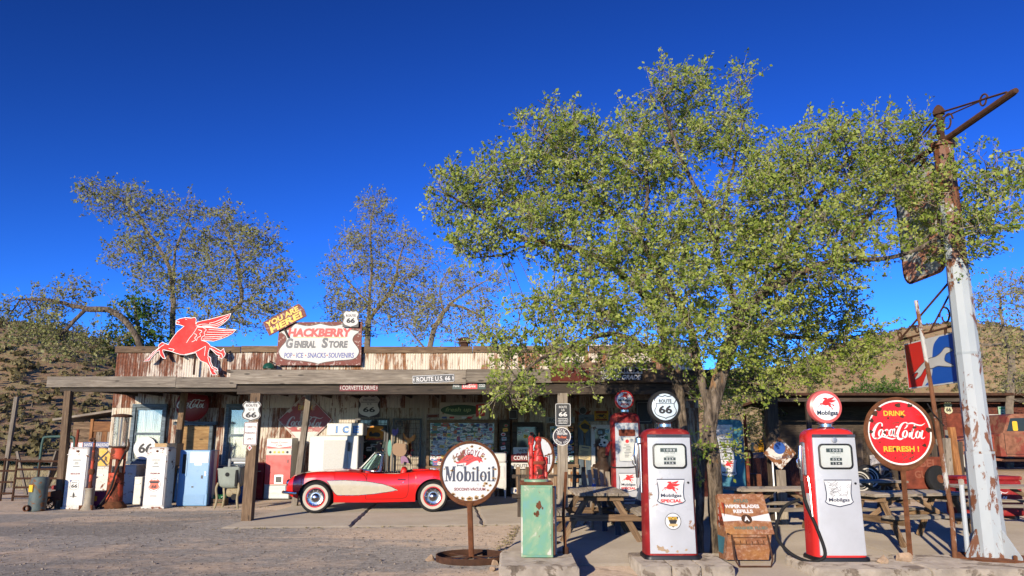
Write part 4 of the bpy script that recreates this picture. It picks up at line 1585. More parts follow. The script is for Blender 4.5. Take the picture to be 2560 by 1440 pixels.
t, fc, r = lollipop('cola_sign', 'round bright red chipped cola sign on a thin rusty pole', 2248, 1081, 84, (5.20, 10.42, .13), 10.40, .032, M['coke_chip'], False)
outline(fc, arc(0, 0, r * .925, n=48), .022, M['ink_script'], .002)
lettering('DRINK', -.10 * r, .56 * r, .66 * r, .15 * r, M['ink_yellow'], fc, .002, bold=.03)
script_coke(MB(), -.02 * r, .04 * r, 1.62 * r, .002).build('lettering', M['ink_script'], fc, 0)
lettering('REFRESH !', 0, -.48 * r, 1.05 * r, .16 * r, M['ink_yellow'], fc, .002, bold=.03)
# chips of bare iron
ch = MB()
for (x_, y_, s_) in ((.02, .80, .10), (.38, .78, .10), (-.56, .70, .10), (-.70, .55, .13), (-.80, .35, .09), (-.86, .02, .08), (.88, .06, .12), (.70, -.38, .08), (-.30, .42, .05), (.12, .46, .06), (-.2, -.48, .06), (.32, -.6, .05), (-.45, .0, .06), (.45, .15, .07), (.3, .02, .05), (-.2, -.74, .03), (-.5, -.62, .03), (.6, .04, .05), (-.52, .14, .04), (-.62, -.28, .03)):
    pp = [(x_ * r + s_ * r * random.uniform(.45, 1.2) * math.cos(a), y_ * r + s_ * r * random.uniform(.35, .9) * math.sin(a)) for a in [i * .628 for i in range(10)]]
    ch.poly(pp, .004)
ch.build('chip', M['rust_dark'], fc, 0)['kind'] = 'stuff'

# oval-looking turned disc behind the red hand pump
c_ = at(1352, 1142, 12.4)
t = thing('oil_sign', 'turned white oil disc sign with brown stains behind the green cabinet', 'sign', (c_.x, 12.4, .03), (0, 0, R(-50)))
MB().lathe([(.29, -.012), (.29, .012)], 36, (0, 0, c_.z - .03), 'Y').build('disc', M['enamel_chip'], t, 30)
MB().lathe([(.29, -.02), (.31, -.02), (.31, .02), (.29, .02), (.29, -.02)], 36, (0, 0, c_.z - .03), 'Y', False).build('rim', M['rust'], t)
MB().tube([(0, 0, 0), (0, 0, c_.z - .33)], .025, 10).build('pole', M['rust'], t)
MB().lathe([(.26, 0), (.26, .03), (.05, .05)], 24).build('base', M['rust_dark'], t)
fc = obj('face', None, t, (0, -.014, c_.z - .03), FACE)
serif_word(MB(), 'Mobiloil', 0, -.04, .48, .13, .001).build('lettering', M['ink_navy'], fc, 0)
lettering('Ask', -.06, .15, .2, .08, M['ink'], fc, .001, bold=.03)

# rusty diamond on a post among the picnic tables
c_ = at(1946, 1133, 15.2)
t = thing('diamond_road_sign', 'rust-stained white and blue diamond sign reading LOS ANGELES on a timber post', 'sign', (c_.x, 15.2, .03))
fc = obj('face', None, t, (0, -.08, c_.z - .03), FACE)
dd = .32
board(fc, [(0, -dd), (dd, 0), (0, dd), (-dd, 0)], paint('rusted_white_tin', (.62, .58, .52), .5, var=.1, wear=(.24, .10, .04), wamt=.28, wscale=3), .012)
MB().poly(arc(0, .10, .115, n=24), .003).build('blue_disc', flat('enamel_blue', (.03, .10, .36), .4), fc, 0)
lettering('LOS ANGELES', .1, -.085, .30, .045, M['ink_navy'], fc, .005, bold=.02, ang=.16) if False else put_text(MB(), 'LOS ANGELES', .08, -.075, .32, .05, .005, .02, ang=.14).build('lettering', M['ink_navy'], fc, 0)
plank('post', (.02, 0, 0), (.02, 0, c_.z - .35), .14, .14, M['wood_grey'], t, up=(0, 1, 0))
MB().tube([(-.12, .02, 0), (-.12, .02, c_.z - .05)], .025, 8).build('pipe', M['steel'], t)

# -- more small tin plates among the shop windows
for i, (px_, py_, w_, h_, m_, tx, ik, lb) in enumerate((
        (1395, 1176, 30, 12, 'sign_white', 'AD', 'ink', 'white plate ending in letters AD below the sticker window'),
        (1436, 1192, 20, 26, 'wood_orange', 'S', 'ink', 'orange wooden plate with letter S below the notice'),
        (1222, 1104, 22, 9, 'steel', None, None, 'grey metal plate in front of the wide sticker window'),
        (1283, 1036, 22, 26, 'sign_dark', None, None, 'dark framed picture above the shop door'),
        (1610, 1030, 40, 60, 'sign_dark', None, None, 'dark round-cornered panel on the wall behind the black globe'),
        (1082, 1040, 30, 9, 'rust_red', None, None, 'narrow rust red strip sign above the sticker window'))):
    t, w, h = sgn('tin_plate', lb, (px_ - w_ / 2, py_ - h_ / 2, px_ + w_ / 2, py_ + h_ / 2), 22.79 if i < 3 else 22.92, random.uniform(-3, 3), group='small tin plates on the shop front')
    board(t, rrect(w, h, min(w, h) * .12), M[m_], .008)
    if tx:
        lettering(tx, 0, 0, w * .7, h * .6, M[ik], t, .004, bold=.03)
    else:
        outline(t, rrect(w * .86, h * .8, min(w, h) * .1), .012, M['grey_paint'], .003)

# ================================================================== FUEL PUMPS
M['pump_white'] = paint('pump_white', (.50, .51, .53), .22, var=.07, scale=3, wear=(.30, .16, .08), wamt=.135, wscale=3, bump=.02, coat=.4)
M['red_bright'] = paint('bright_red_pump', (.68, .03, .025), .3, var=.08, scale=3, bump=.02, coat=.4)
M['globe_pink'] = flat('red_globe_plastic', (.70, .13, .12), .35)
M['lens'] = flat('globe_lens', (.78, .80, .80), .25)
M['lens_blue'] = flat('globe_lens_blue', (.60, .70, .74), .25)
M['trim'] = flat('dark_trim', (.06, .065, .08), .35)
M['teal'] = paint('faded_teal', (.06, .20, .26), .5, var=.2, wear=(.30, .25, .12), wamt=.15)


def loft_rr(levels, r=.1, n=5):
    """Stack of rounded rectangles: (z, w, d)."""
    mb = MB()
    vs, fs = [], []
    m = None
    for (z, w, d) in levels:
        p = rrect(w, d, min(r, w * .48, d * .48), n)
        m = len(p)
        vs += [(a, b, z) for a, b in p]
    for i in range(len(levels) - 1):
        for k_ in range(m):
            k2 = (k_ + 1) % m
            fs.append((i * m + k_, i * m + k2, (i + 1) * m + k2, (i + 1) * m + k_))
    fs.append(tuple(range(m - 1, -1, -1)))
    fs.append(tuple((len(levels) - 1) * m + k_ for k_ in range(m)))
    return mb.add(vs, fs)


def gas_shield(fc, cx, cy, w, h, word2=None, horse=True, plain=None):
    p = [(-.5, .5), (-.47, .30), (-.44, .0), (-.46, -.22), (-.5, -.32), (-.40, -.40), (-.2, -.45), (0, -.5)]
    p = p + [(-x, y) for x, y in p[::-1][1:]]
    q = [(cx + x * w, cy + y * h) for x, y in p]
    MB().poly(q, .001).build('shield', plain or M['white_clean'], fc, 0)
    outline(fc, q, .012, M['ink_navy'], .0025)
    if horse:
        winged_horse(fc, cx, cy + h * .20, w * .66, .003, M['ink_red'], name='emblem')
    put_text(MB(), 'Mobilgas', cx, cy - h * (.13 if word2 else .26), w * .74, h * .17, .003, .03).build('lettering', M['ink_navy'], fc, 0)
    if word2:
        put_text(MB(), word2, cx, cy - h * .32, w * .78, h * .13, .003, .05).build('lettering', M['ink_red'], fc, 0)


def globe(t, z, r, rim, lens):
    MB().lathe([(.10, -.01), (.115, 0), (.085, .03), (.085, .065), (.12, .08)], 24, (0, 0, z)).build('neck', M['chrome'], t, 40)
    zc = z + .07 + r
    g = MB()
    g.lathe([(r * .80, -.075), (r * .97, -.06), (r * 1.0, -.03), (r * 1.0, .03), (r * .97, .06), (r * .80, .075)], 40, (0, 0, zc), 'Y', False)
    go = g.build('globe', rim, t, 50)
    MB().lathe([(r * .82, -.072), (r * .7, -.084), (r * .4, -.092), (.005, -.095)], 40, (0, 0, zc), 'Y', True).build('lens', lens, go, 50)
    MB().lathe([(.005, .095), (r * .4, .092), (r * .7, .084), (r * .82, .072)], 40, (0, 0, zc), 'Y', True).build('lens', lens, go, 50)
    fc = obj('globe_print', None, t, (0, -.0965, zc), FACE)
    return fc


def meter_face(t, zc, yf, w, h):
    fr = MB()
    loops = [(rrect(w * 1.05, h * 1.06, .058, 6), -.01), (rrect(w * 1.04, h * 1.05, .057, 6), .020), (rrect(w * .97, h * .96, .05, 6), .024), (rrect(w * .94, h * .92, .045, 6), .004)]
    n = len(loops[0][0])
    fr.add([(a[0], a[1], z_) for lp, z_ in loops for a in lp], [(i * n + q, i * n + (q + 1) % n, (i + 1) * n + (q + 1) % n, (i + 1) * n + q) for i in range(3) for q in range(n)])
    fr.build('bezel', M['black'], t, 40, (0, yf, zc), FACE)
    MB().poly(rrect(w * .95, h * .93, .045, 6), .017).build('dial_glass', M['glass'], t, 0, (0, yf, zc), FACE)
    fc = obj('dial', None, t, (0, yf - .006, zc), FACE)
    MB().poly(rrect(w * .95, h * .9, .04, 6), .0).build('dial_face', M['dial'], fc, 0)
    cm = MB()
    cm.box((-.01, h * .25, .002), (w * .52, h * .16, .003))
    cm.box((0, -h * .12, .002), (w * .36, h * .12, .003))
    cm.box((0, -h * .29, .002), (w * .36, h * .12, .003))
    cm.build('counter', M['black'], fc, 0)
    put_text(MB(), '1 0 0 0', 0, h * .25, w * .34, h * .10, .005, .01).build('lettering', M['ink_white'], fc, 0)
    put_text(MB(), '0 2 4', 0, -h * .12, w * .22, h * .08, .005, .01).build('lettering', M['ink_white'], fc, 0)
    put_text(MB(), '1 5 6', 0, -h * .29, w * .22, h * .08, .005, .01).build('lettering', M['ink_white'], fc, 0)
    put_text(MB(), 'THIS  SALE', 0, h * .13, w * .34, h * .04, .003, .005).build('lettering', M['ink'], fc, 0)
    put_text(MB(), 'GALLONS', 0, -h * .02, w * .25, h * .04, .003, .005).build('lettering', M['ink'], fc, 0)
    return fc


def nozzle_side(t, x, y, z, hose_pts=None, long=True):
    """Nozzle hung in its boot on the side, facing the road."""
    nb = MB()
    nb.tube([(x - .05, y - .02, z + .24), (x - .065, y - .03, z + .10), (x - .055, y - .02, z - .02), (x - .05, y, z - .20)], [.026, .034, .03, .020], 10)
    nb.tube([(x - .06, y - .03, z + .12), (x - .12, y - .05, z + .06), (x - .11, y - .05, z - .02), (x - .06, y - .02, z - .06)], .010, 6)
    nb.tube([(x - .06, y - .03, z + .18), (x + .02, y, z + .22)], .014, 6)
    nb.build('nozzle', M['chrome'], t, 50)
    MB().bbox((x - .004, y + .02, z + .08), (.03, .12, .42), .02).build('nozzle_boot', M['steel'], t)
    if hose_pts:
        MB().tube(catmull(hose_pts, 8), .021, 10).build('hose', M['black_matte'], t, 60)


def tokheim(name, label, x, y, z0, H, side, panel, glb, word2=None, horse=True, w=.66, d=.46, grp='enamelled fuel pumps with globes', cap=None):
    t = thing(name, label, 'fuel pump', (x, y, z0), None, grp)
    loft_rr([(0, w * 1.06, d * 1.06), (.03, w * 1.06, d * 1.06), (.05, w * 1.02, d * 1.02)], .08).build('base', M['black'], t, 30)
    loft_rr([(.045, w, d), (H * .5, w * .975, d * .97), (H - .13, w * .95, d * .95), (H - .09, w * .94, d * .94), (H - .05, w * .90, d * .90), (H - .02, w * .80, d * .82), (H, w * .62, d * .66)], .13, 6).build('housing', side, t, 50)
    yb = -d / 2
    # white front door, a shade proud of the housing
    n_ = 10
    pts = []
    for i in range(n_ + 1):
        zz = .075 + (H - .19) * i / n_
        hw = (.86 * w / 2) * (1 - .05 * i / n_)
        yy = yb * (1 - .05 * i / n_) - .012
        pts.append((zz, hw, yy))
    gm = MB()
    rows = []
    for zz, hw, yy in pts:
        rows.append([(-hw, yy + .03, zz), (-hw, yy + .006, zz), (-hw + .012, yy, zz), (hw - .012, yy, zz), (hw, yy + .006, zz), (hw, yy + .03, zz)])
    gm.grid(rows)
    gm.build('front_panel', panel, t, 30)
    zt = pts[-1][0]
    MB().bbox((0, yb * .95 - .006, zt + .022), (w * .83, .03, .04), .006).build('trim_strip', M['trim'], t)
    MB().bbox((0, yb * .95 - .0225, zt + .022), (w * .5, .004, .012), .001).build('maker_plate', M['black'], t)
    yd = lambda zz: yb * (1 - .05 * (zz - .075) / (H - .19)) - .0135
    tilt = math.atan(-yb * .05 / (H - .19))
    zm = H * .785
    meter_face(t, zm, yd(zm) - .004, w * .62, H * .185)
    zs = H * .505
    fc = obj('print', None, t, (0, yd(zs) - .0022, zs), (R(90) - tilt * 0, 0, 0))
    gas_shield(fc, 0, 0, w * .53, H * .20, word2, horse)
    MB().lathe([(.014, 0), (.014, -.012), (.008, -.018)], 12, (w * .335, yd(H * .58), H * .58), 'Y').build('lock', M['black'], t)
    if glb:
        r, rim, lens = glb
        g = globe(t, H - .005, r, rim, lens)
        return t, g, fc
    return t, None, fc


# -- bright red and white pump with a red globe
t, g, fc = tokheim('fuel_pump', 'bright red and white fuel pump with a pink-red globe and looped black hose', 4.10, 10.10, .13, 1.62, M['red_bright'], M['pump_white'],
                   (.215, M['globe_pink'], M['lens']), None, False)
r = .215
winged_horse(g, 0, .045, r * 1.12, .001, M['ink_red'], name='emblem')
put_text(MB(), 'Mobilgas', 0, -.085, r * 1.25, .075, .001, .03).build('lettering', M['ink_navy'], g, 0)
cr = MB()
for i in range(26):
    a_, b_ = random.uniform(-.12, .12), random.uniform(-.03, .12)
    cr.ribbon([(a_, b_), (a_ + random.uniform(-.05, .05), b_ + random.uniform(-.03, .03)), (a_ + random.uniform(-.07, .07), b_ + random.uniform(-.05, .05))], .0035, .003)
cr.build('crackle', M['ink_grey'], fc, 0)
MB().lathe([(.035, 0), (.035, -.008), (.02, -.01)], 20, (0, -.24, 1.475), 'Y').build('badge', M['steel'], t)
nozzle_side(t, -.33, -.06, 1.16, [(-.385, -.06, .96), (-.37, -.10, .70), (-.30, -.22, .40), (-.24, -.27, .12), (-.30, -.26, .03), (-.44, -.2, .0), (-.62, -.05, .10), (-.70, .12, .30), (-.55, .22, .60), (-.36, .12, .72)])
rd = MB().tube([(-.335, -.15, 1.02), (-.33, -.17, .9), (-.325, -.18, .52)], .012, 8)
rd.build('hose_guide', M['chrome'], t)
MB().bbox((-.336, -.10, .70), (.004, .10, .22), .001).build('label_plate', M['white_clean'], t)

# -- darker red pump with the black ringed globe
t, g, fc = tokheim('fuel_pump', 'dark red and white fuel pump with a black ringed ROUTE 66 globe', 2.00, 10.12, .15, 1.60, M['red_dull'], M['pump_white'],
                   (.215, M['black_matte'], M['lens_blue']), 'SPECIAL', True)
sp_ = shield(.28, .30)
outline(g, sp_, .008, M['ink'], .001)
put_text(MB(), 'ROUTE', 0, .075, .165, .045, .001, .03).build('lettering', M['ink'], g, 0)
put_text(MB(), '66', 0, -.035, .175, .105, .001, .04).build('lettering', M['ink'], g, 0)
MB().box((0, .042, .001), (.235, .007, .0005)).build('rule', M['ink'], g, 0)
for i, (x_, z_, s_) in enumerate(((-.14, .13, .045), (-.08, .11, .03), (-.19, .16, .02), (.05, .10, .02), (.16, .12, .018), (-.02, .16, .012))):
    MB().poly([(s_ * random.uniform(.5, 1.3) * math.cos(a), s_ * random.uniform(.4, 1.1) * math.sin(a)) for a in [q * .45 for q in range(14)]], 0).build('rust_stain', flat('pump_stain', (.40, .28, .17), .7), t, 0, (x_, -.2435, z_), FACE)
fe = obj('round_decal', None, t, (.01, -.2435, .46), FACE)
MB().poly(arc(0, 0, .10, n=36), .001).build('decal_face', M['white_clean'], fe, 0)
outline(fe, arc(0, 0, .098, n=36), .007, M['ink'], .002)
MB().poly([(-.07, .055), (.07, .055), (.025, -.055), (0, -.075), (-.025, -.055)], .002).build('triangle', M['ink'], fe, 0)
put_text(MB(), 'ETHYL', 0, .033, .115, .034, .0035, .04).build('lettering', M['ink_yellow'], fe, 0)
MB().poly(rrect(.11, .03, .006, 2, 0, -.045), .0032).build('banner', flat('tan_ink', (.55, .40, .18), .5), fe, 0)
nozzle_side(t, -.33, -.02, 1.18)
MB().lathe([(.02, -.05), (.05, -.03), (.05, .03), (.02, .05)], 14, (-.35, -.05, 1.45), 'Z').build('bell', M['chrome'], t, 50)
MB().tube([(-.34, -.08, 1.40), (-.345, -.1, .80)], .010, 8).build('hose_guide', M['chrome'], t)

# -- tall pump under the porch
t = thing('tall_fuel_pump', 'tall dark red and white fuel pump with a small globe behind the picnic table', 'fuel pump', (2.22, 15.2, .024), None, 'enamelled fuel pumps with globes')
H = 2.12
w = .56
d = .46
loft_rr([(0, w * 1.08, d * 1.08), (.06, w * 1.08, d * 1.08)], .06).build('base', M['black'], t, 30)
loft_rr([(.05, w, d), (H - .14, w * .98, d), (H - .06, w * .92, d * .94), (H - .01, w * .72, d * .75), (H, w * .5, d * .5)], .09, 5).build('housing', M['red_dull'], t, 50)
MB().bbox((0, -d / 2 - .004, 1.0), (w * .80, .03, 1.84), .01).build('front_panel', M['pump_white'], t)
fc = obj('dial', None, t, (0, -d / 2 - .022, 1.50), FACE)
MB().poly(rrect(.34, .64, .04), -.002, .003).build('bezel', M['steel'], fc, 30)
MB().poly(rrect(.32, .13, .03, 5, 0, .23), .006).build('sight_glass', M['rust_red'], fc, 0)
MB().poly(rrect(.31, .44, .03, 5, 0, -.08), .006).build('dial_face', M['dial'], fc, 0)
MB().poly(arc(0, .07, .035, n=16), .008).build('emblem', M['ink_red'], fc, 0)
pr = MB()
for i in range(9):
    pr.box((random.uniform(-.02, .02), .0 - i * .028, .008), (random.uniform(.06, .16), .010, .0006))
pr.build('small_print', M['ink_grey'], fc, 0)
fc = obj('print', None, t, (0, -d / 2 - .022, .80), FACE)
gas_shield(fc, 0, 0, .36, .34, 'SPECIAL', True)
g = globe(t, H - .01, .19, M['red_bright'], M['lens'])
winged_horse(g, 0, .075, .19, .001, M['ink_red'], name='emblem')
put_text(MB(), 'Mobilgas', 0, -.015, .25, .06, .001, .03).build('lettering', M['ink_navy'], g, 0)
put_text(MB(), 'SPECIAL', 0, -.085, .17, .04, .001, .05).build('lettering', M['ink_red'], g, 0)
nz = MB().tube([(-.30, -.1, 1.56), (-.36, -.14, 1.44), (-.38, -.14, 1.30)], [.03, .05, .03], 10)
nz.build('nozzle', M['red_dull'], t)
MB().tube(catmull([(-.37, -.14, 1.30), (-.33, -.22, 1.10), (-.1, -.30, 1.08), (.15, -.28, 1.10), (.28, -.2, 1.2)], 6), .012, 8).build('hose', M['black_matte'], t)

# -- teal pump behind the tree
t = thing('teal_fuel_pump', 'faded teal fuel pump standing behind the tree trunk', 'fuel pump', (4.32, 15.6, .024), None, 'enamelled fuel pumps with globes')
loft_rr([(0, .62, .46), (.06, .62, .46)], .05).build('base', M['black'], t, 30)
loft_rr([(.05, .58, .44), (1.9, .58, .44), (1.98, .5, .4), (2.0, .3, .3)], .06, 4).build('housing', M['teal'], t, 40)
MB().bbox((-.10, -.224, 1.42), (.34, .02, .95), .01).build('front_panel', M['pump_white'], t)
fc = obj('print', None, t, (-.06, -.236, 1.05), FACE)
gas_shield(fc, 0, .0, .34, .34, None, True)
MB().lathe([(.06, 0), (.06, -.012)], 20, (-.1, -.235, 1.75), 'Y').build('badge', M['steel'], t)
pr = MB()
for i in range(6):
    pr.box((-.1, -.237, 1.6 - i * .05), (.2, .002, .015))
pr.build('small_print', M['ink_grey'], t, 0)
MB().tube([(.36, -.1, 0), (.36, -.1, 2.1)], .03, 10).build('pipe', M['rust_red'], t)


# -- older white pumps beside the porch
def white_pump(label, x, y, word, emblem):
    t = thing('white_fuel_pump', label, 'fuel pump', (x, y, 0), None, 'old white fuel pumps by the porch')
    w, d, H = .54, .50, 1.46
    MB().bbox((0, 0, .025), (w * 1.04, d * 1.04, .05), .01).build('base', M['white_worn'], t)
    loft_rr([(.05, w, d), (H - .16, w, d), (H - .07, w * .985, d * .985), (H - .02, w * .93, d * .93), (H, w * .82, d * .82)], .07, 5).build('housing', M['white_worn'], t, 50)
    yf = -d / 2 - .002
    MB().bbox((0, yf, .66), (w * .86, .014, 1.16), .006).build('front_panel', M['white'], t)
    MB().bbox((0, yf - .004, H - .18), (w * .96, .018, .02), .005).build('trim_strip', M['white'], t)
    MB().lathe([(.028, 0), (.03, -.014), (.012, -.03)], 14, (0, yf, H - .10), 'Y').build('badge', M['rust'], t)
    fc = obj('dial', None, t, (.0, yf - .009, 1.08), FACE)
    MB().poly(rrect(.31, .33, .03), -.002, .008).build('bezel', M['steel'], fc, 30)
    MB().poly(rrect(.26, .28, .02), .010).build('dial_face', M['dial'], fc, 0)
    pr = MB()
    for zz, ww in ((.07, .2), (.02, .08), (-.02, .1), (-.08, .16)):
        pr.box((0, zz, .012), (ww, .014, .0006))
    pr.build('small_print', M['ink'], fc, 0)
    fc = obj('name_plate', None, t, (0, yf - .009, .83), FACE)
    MB().poly(rrect(.32, .12, .02), -.002, .008).build('plate_frame', M['steel'], fc, 30)
    MB().poly(rrect(.28, .085, .012), .010).build('plate_face', M['dial'], fc, 0)
    put_text(MB(), word, 0, 0, .23, .042, .012, .04).build('lettering', bpy.data.materials['dark_red_ink'], fc, 0)
    fc = obj('print', None, t, (0, yf - .009, .56), FACE)
    if emblem == 'route':
        outline(fc, [(a, b) for a, b in shield(.22, .24)], .006, M['ink_grey'], .001)
        put_text(MB(), 'ROUTE', 0, .06, .12, .03, .001, .01).build('lettering', M['ink_grey'], fc, 0)
        put_text(MB(), '66', 0, -.02, .15, .085, .001, .03).build('lettering', M['ink'], fc, 0)
        MB().poly(arc(-.10, .10, .022, n=12), .001).build('spot', M['ink_blue'], fc, 0)
        MB().poly([(-.01, -.30), (.03, -.28), (.03, -.22), (.0, -.16), (-.02, -.22)], .001).build('mark', M['ink'], fc, 0)
    else:
        MB().poly(arc(0, 0, .15, n=36), .001).build('decal_face', M['white_clean'], fc, 0)
        outline(fc, arc(0, 0, .148, n=36), .008, M['ink'], .002)
        oc = flat('orange_red', (.72, .09, .03), .45)
        MB().poly([(a, b) for a, b in shield(.24, .25)], .003).build('shield', oc, fc, 0)
        MB().poly([(-.11, .09), (.11, .09), (.105, .04), (-.105, .04)], .005).build('band', M['ink'], fc, 0)
        put_text(MB(), '66', 0, -.035, .13, .085, .005, .04, .15).build('lettering', M['ink'], fc, 0)
    MB().box((0, yf - .010, .30), (.16, .004, .015)).build('slot', M['black'], t, 0)
    MB().lathe([(.03, 0), (.03, .01)], 14, (w / 2 + .001, 0, 1.1), 'X').build('cap', M['rust_dark'], t)
    return t


white_pump('old white fuel pump with a REGULAR plate by the leaning post', -10.56, 19.18, 'REGULAR', 'route')
white_pump('old white fuel pump with a PREMIUM plate and orange 66 decal', -8.68, 19.28, 'PREMIUM', 'orange')

# -- visible-glass pump
t = thing('visible_gas_pump', 'tall red hand pump with a ribbed glass cylinder and hanging hose', 'fuel pump', (-9.74, 19.25, 0))
MB().lathe([(.30, 0), (.30, .05), (.25, .10), (.20, .16)], 24).build('base', M['rust'], t, 40)
MB().lathe([(.20, .14), (.185, .5), (.18, .84)], 20).build('column', M['red_orange'], t, 50)
cg = MB()
for a in (20, 110, 200, 290):
    cg.box((.15 * math.cos(R(a)), .15 * math.sin(R(a)), 1.0), (.06, .06, .36), (0, 0, R(a)))
cg.tube([(0, 0, .8), (0, 0, 1.2)], .05, 10)
cg.build('shaft', M['rust_red'], t)
MB().lathe([(.18, 1.16), (.18, 1.42), (.12, 1.46)], 20).build('upper_casing', M['red_orange'], t, 50)
MB().lathe([(.22, 1.44), (.22, 1.475), (.10, 1.48)], 24).build('collar', M['rust_dark'], t, 40)
_k = NT('old_cylinder_glass')
v_ = _k.coords((1, 1, 1))
_k.b.inputs['Base Color'].default_value = (.80, .78, .70, 1)
_k.b.inputs['Roughness'].default_value = .12
_k.b.inputs['Transmission Weight'].default_value = .85
_k.b.inputs['IOR'].default_value = 1.15
MB().lathe([(.175, 1.475), (.175, 2.20)], 28, close=False).build('glass_cylinder', _k.m, t, 60)
for i in range(10):
    o_ = MB().bbox((-.08, -.13, 1.53 + i * .066), (.05, .02, .026), .006).build('gallon_marker', M['white_clean'], t)
MB().tube([(0, 0, 1.46), (0, 0, 2.22)], .02, 8).build('riser', M['steel'], t)
MB().lathe([(.24, 2.19), (.24, 2.215), (.20, 2.25), (.06, 2.27)], 24).build('cap', M['rust_dark'], t, 40)
MB().tube(catmull([(.24, -.06, 1.38), (.20, -.18, 1.22), (.10, -.24, .85), (.02, -.26, .45), (-.14, -.28, .16), (-.26, -.30, .02)], 6), .022, 8).build('hose', M['black_matte'], t, 60)
MB().tube([(.14, -.02, 1.36), (.24, -.06, 1.40), (.27, -.06, 1.50), (.24, -.06, 1.66)], [.03, .04, .025, .012], 8).build('nozzle', M['rust_dark'], t)

# ================================================================== CAR
_k = NT('car_red_lacquer')
_k.b.inputs['Base Color'].default_value = (.70, .016, .012, 1)
_k.b.inputs['Roughness'].default_value = .3
_k.b.inputs['Coat Weight'].default_value = 1.0
_k.b.inputs['Coat Roughness'].default_value = .03
M['car_red'] = _k.m
M['tyre'] = paint('tyre_rubber', (.02, .02, .02), .8, var=.3, scale=20, bump=.2)
M['whitewall'] = paint('whitewall', (.55, .51, .42), .6, var=.06, bump=0)
YAW = R(7.5)
near_mid = Vector((-3.08, 17.66, .03))
car = thing('sports_car', 'red vintage open sports car with cream side coves and whitewall tyres', 'car', (near_mid.x - math.sin(YAW) * .72, near_mid.y + math.cos(YAW) * .72, .03), (0, 0, YAW))


def interp(tab, x):
    if x <= tab[0][0]:
        return tab[0][1]
    for (a, b), (c, d_) in zip(tab, tab[1:]):
        if x <= c:
            t = (x - a) / (c - a)
            t = t * t * (3 - 2 * t) * .35 + t * .65
            return b + (d_ - b) * t
    return tab[-1][1]


CB = [(-1.98, .50), (-1.93, .62), (-1.82, .715), (-1.6, .785), (-1.295, .815), (-.9, .825), (-.3, .82), (.3, .815), (.8, .825), (1.295, .84), (1.65, .805), (1.95, .73), (2.15, .63), (2.27, .48)]
CS = [(-1.98, .60), (-1.93, .70), (-1.82, .785), (-1.6, .855), (-1.295, .885), (-.9, .89), (-.4, .875), (0, .845), (.5, .835), (.75, .865), (1.0, .905), (1.295, .915), (1.65, .88), (1.95, .80), (2.15, .70), (2.27, .60)]
CT = [(-1.98, .64), (-1.93, .74), (-1.82, .83), (-1.5, .905), (-.9, .945), (-.35, .945), (.7, .90), (1.0, .93), (1.295, .93), (1.65, .885), (1.95, .80), (2.15, .70), (2.27, .61)]
C0 = [(-1.98, .46), (-1.93, .42), (-1.82, .36), (-1.65, .30), (-1.4, .25), (-1.0, .235), (.0, .225), (1.0, .235), (1.6, .27), (1.95, .34), (2.27, .42)]
PF = [(0, .93), (.3, .98), (.55, 1.0), (.82, .985), (.94, .955), (1.0, .91)]
WX = (-1.295, 1.295)
WR = .345


def low(x):
    z = interp(C0, x)
    for wx in WX:
        q = .395 ** 2 - (x - wx) ** 2
        if q > 0:
            z = max(z, WR + math.sqrt(q) * .98)
    return z


def side_y(x, z):
    z0, zs_, b = interp(C0, x), interp(CS, x), interp(CB, x)
    t = max(0, min(1, (z - z0) / (zs_ - z0)))
    return b * interp(PF, t)


xs_ = sorted(set([-1.98 + .05 * i for i in range(86)] + [wx + s_ * .395 * math.cos(a) for wx in WX for s_ in (-1, 1) for a in [i * .13 for i in range(13)]]))
xs_ = [x for x in xs_ if -1.98 <= x <= 2.27]
body = MB()
CK0, CK1 = -.28, .80
for sgn_ in (-1, 1):
    rows = []
    for x in xs_:
        z0, zs_, b = low(x), interp(CS, x), interp(CB, x)
        row = []
        for j in range(9):
            z = z0 + (zs_ - z0) * (j / 8)
            row.append((x, sgn_ * side_y(x, z), z))
        row = [(row[0][0], row[0][1] * .88, row[0][2])] + row
        row.append((x, sgn_ * b * .86, zs_ + .012))
        row.append((x, sgn_ * b * .80, zs_ + .014))
        rows.append(row)
    body.grid(rows if sgn_ > 0 else [r_[::-1] for r_ in rows])
for seg_ in ([x for x in xs_ if x <= CK0], [x for x in xs_ if x >= CK1]):
    rows = []
    for x in seg_:
        b, zs_, zt = interp(CB, x), interp(CS, x), interp(CT, x)
        rows.append([(x, b * .80 * s_, zs_ + .014 + (zt - zs_ - .014) * (1 - abs(s_) ** 2.2)) for s_ in (-1, -.8, -.6, -.4, -.2, 0, .2, .4, .6, .8, 1)])
    body.grid(rows)
# nose and tail caps
for x in (-1.98, 2.27):
    b, zs_, z0 = interp(CB, x), interp(CS, x), low(x)
    zt = interp(CT, x)
    q = [(x, -side_y(x, z0 + (zs_ - z0) * j / 8), z0 + (zs_ - z0) * j / 8) for j in range(9)]
    q2 = [(p[0], -p[1], p[2]) for p in q]
    body.grid([q, [(x + (-.03 if x < 0 else .03), p[1] * .4, p[2]) for p in q], [(x + (-.03 if x < 0 else .03), p[1] * .4, p[2]) for p in q2], q2])
body.build('body', M['car_red'], car, 40)
# underside, wheel wells
un = MB()
un.box((.1, 0, .36), (3.5, 1.2, .22))
un.box((-1.295, 0, .55), (.8, 1.36, .34))
un.box((1.295, 0, .55), (.8, 1.36, .34))
un.build('underbody', M['black_matte'], car, 0)


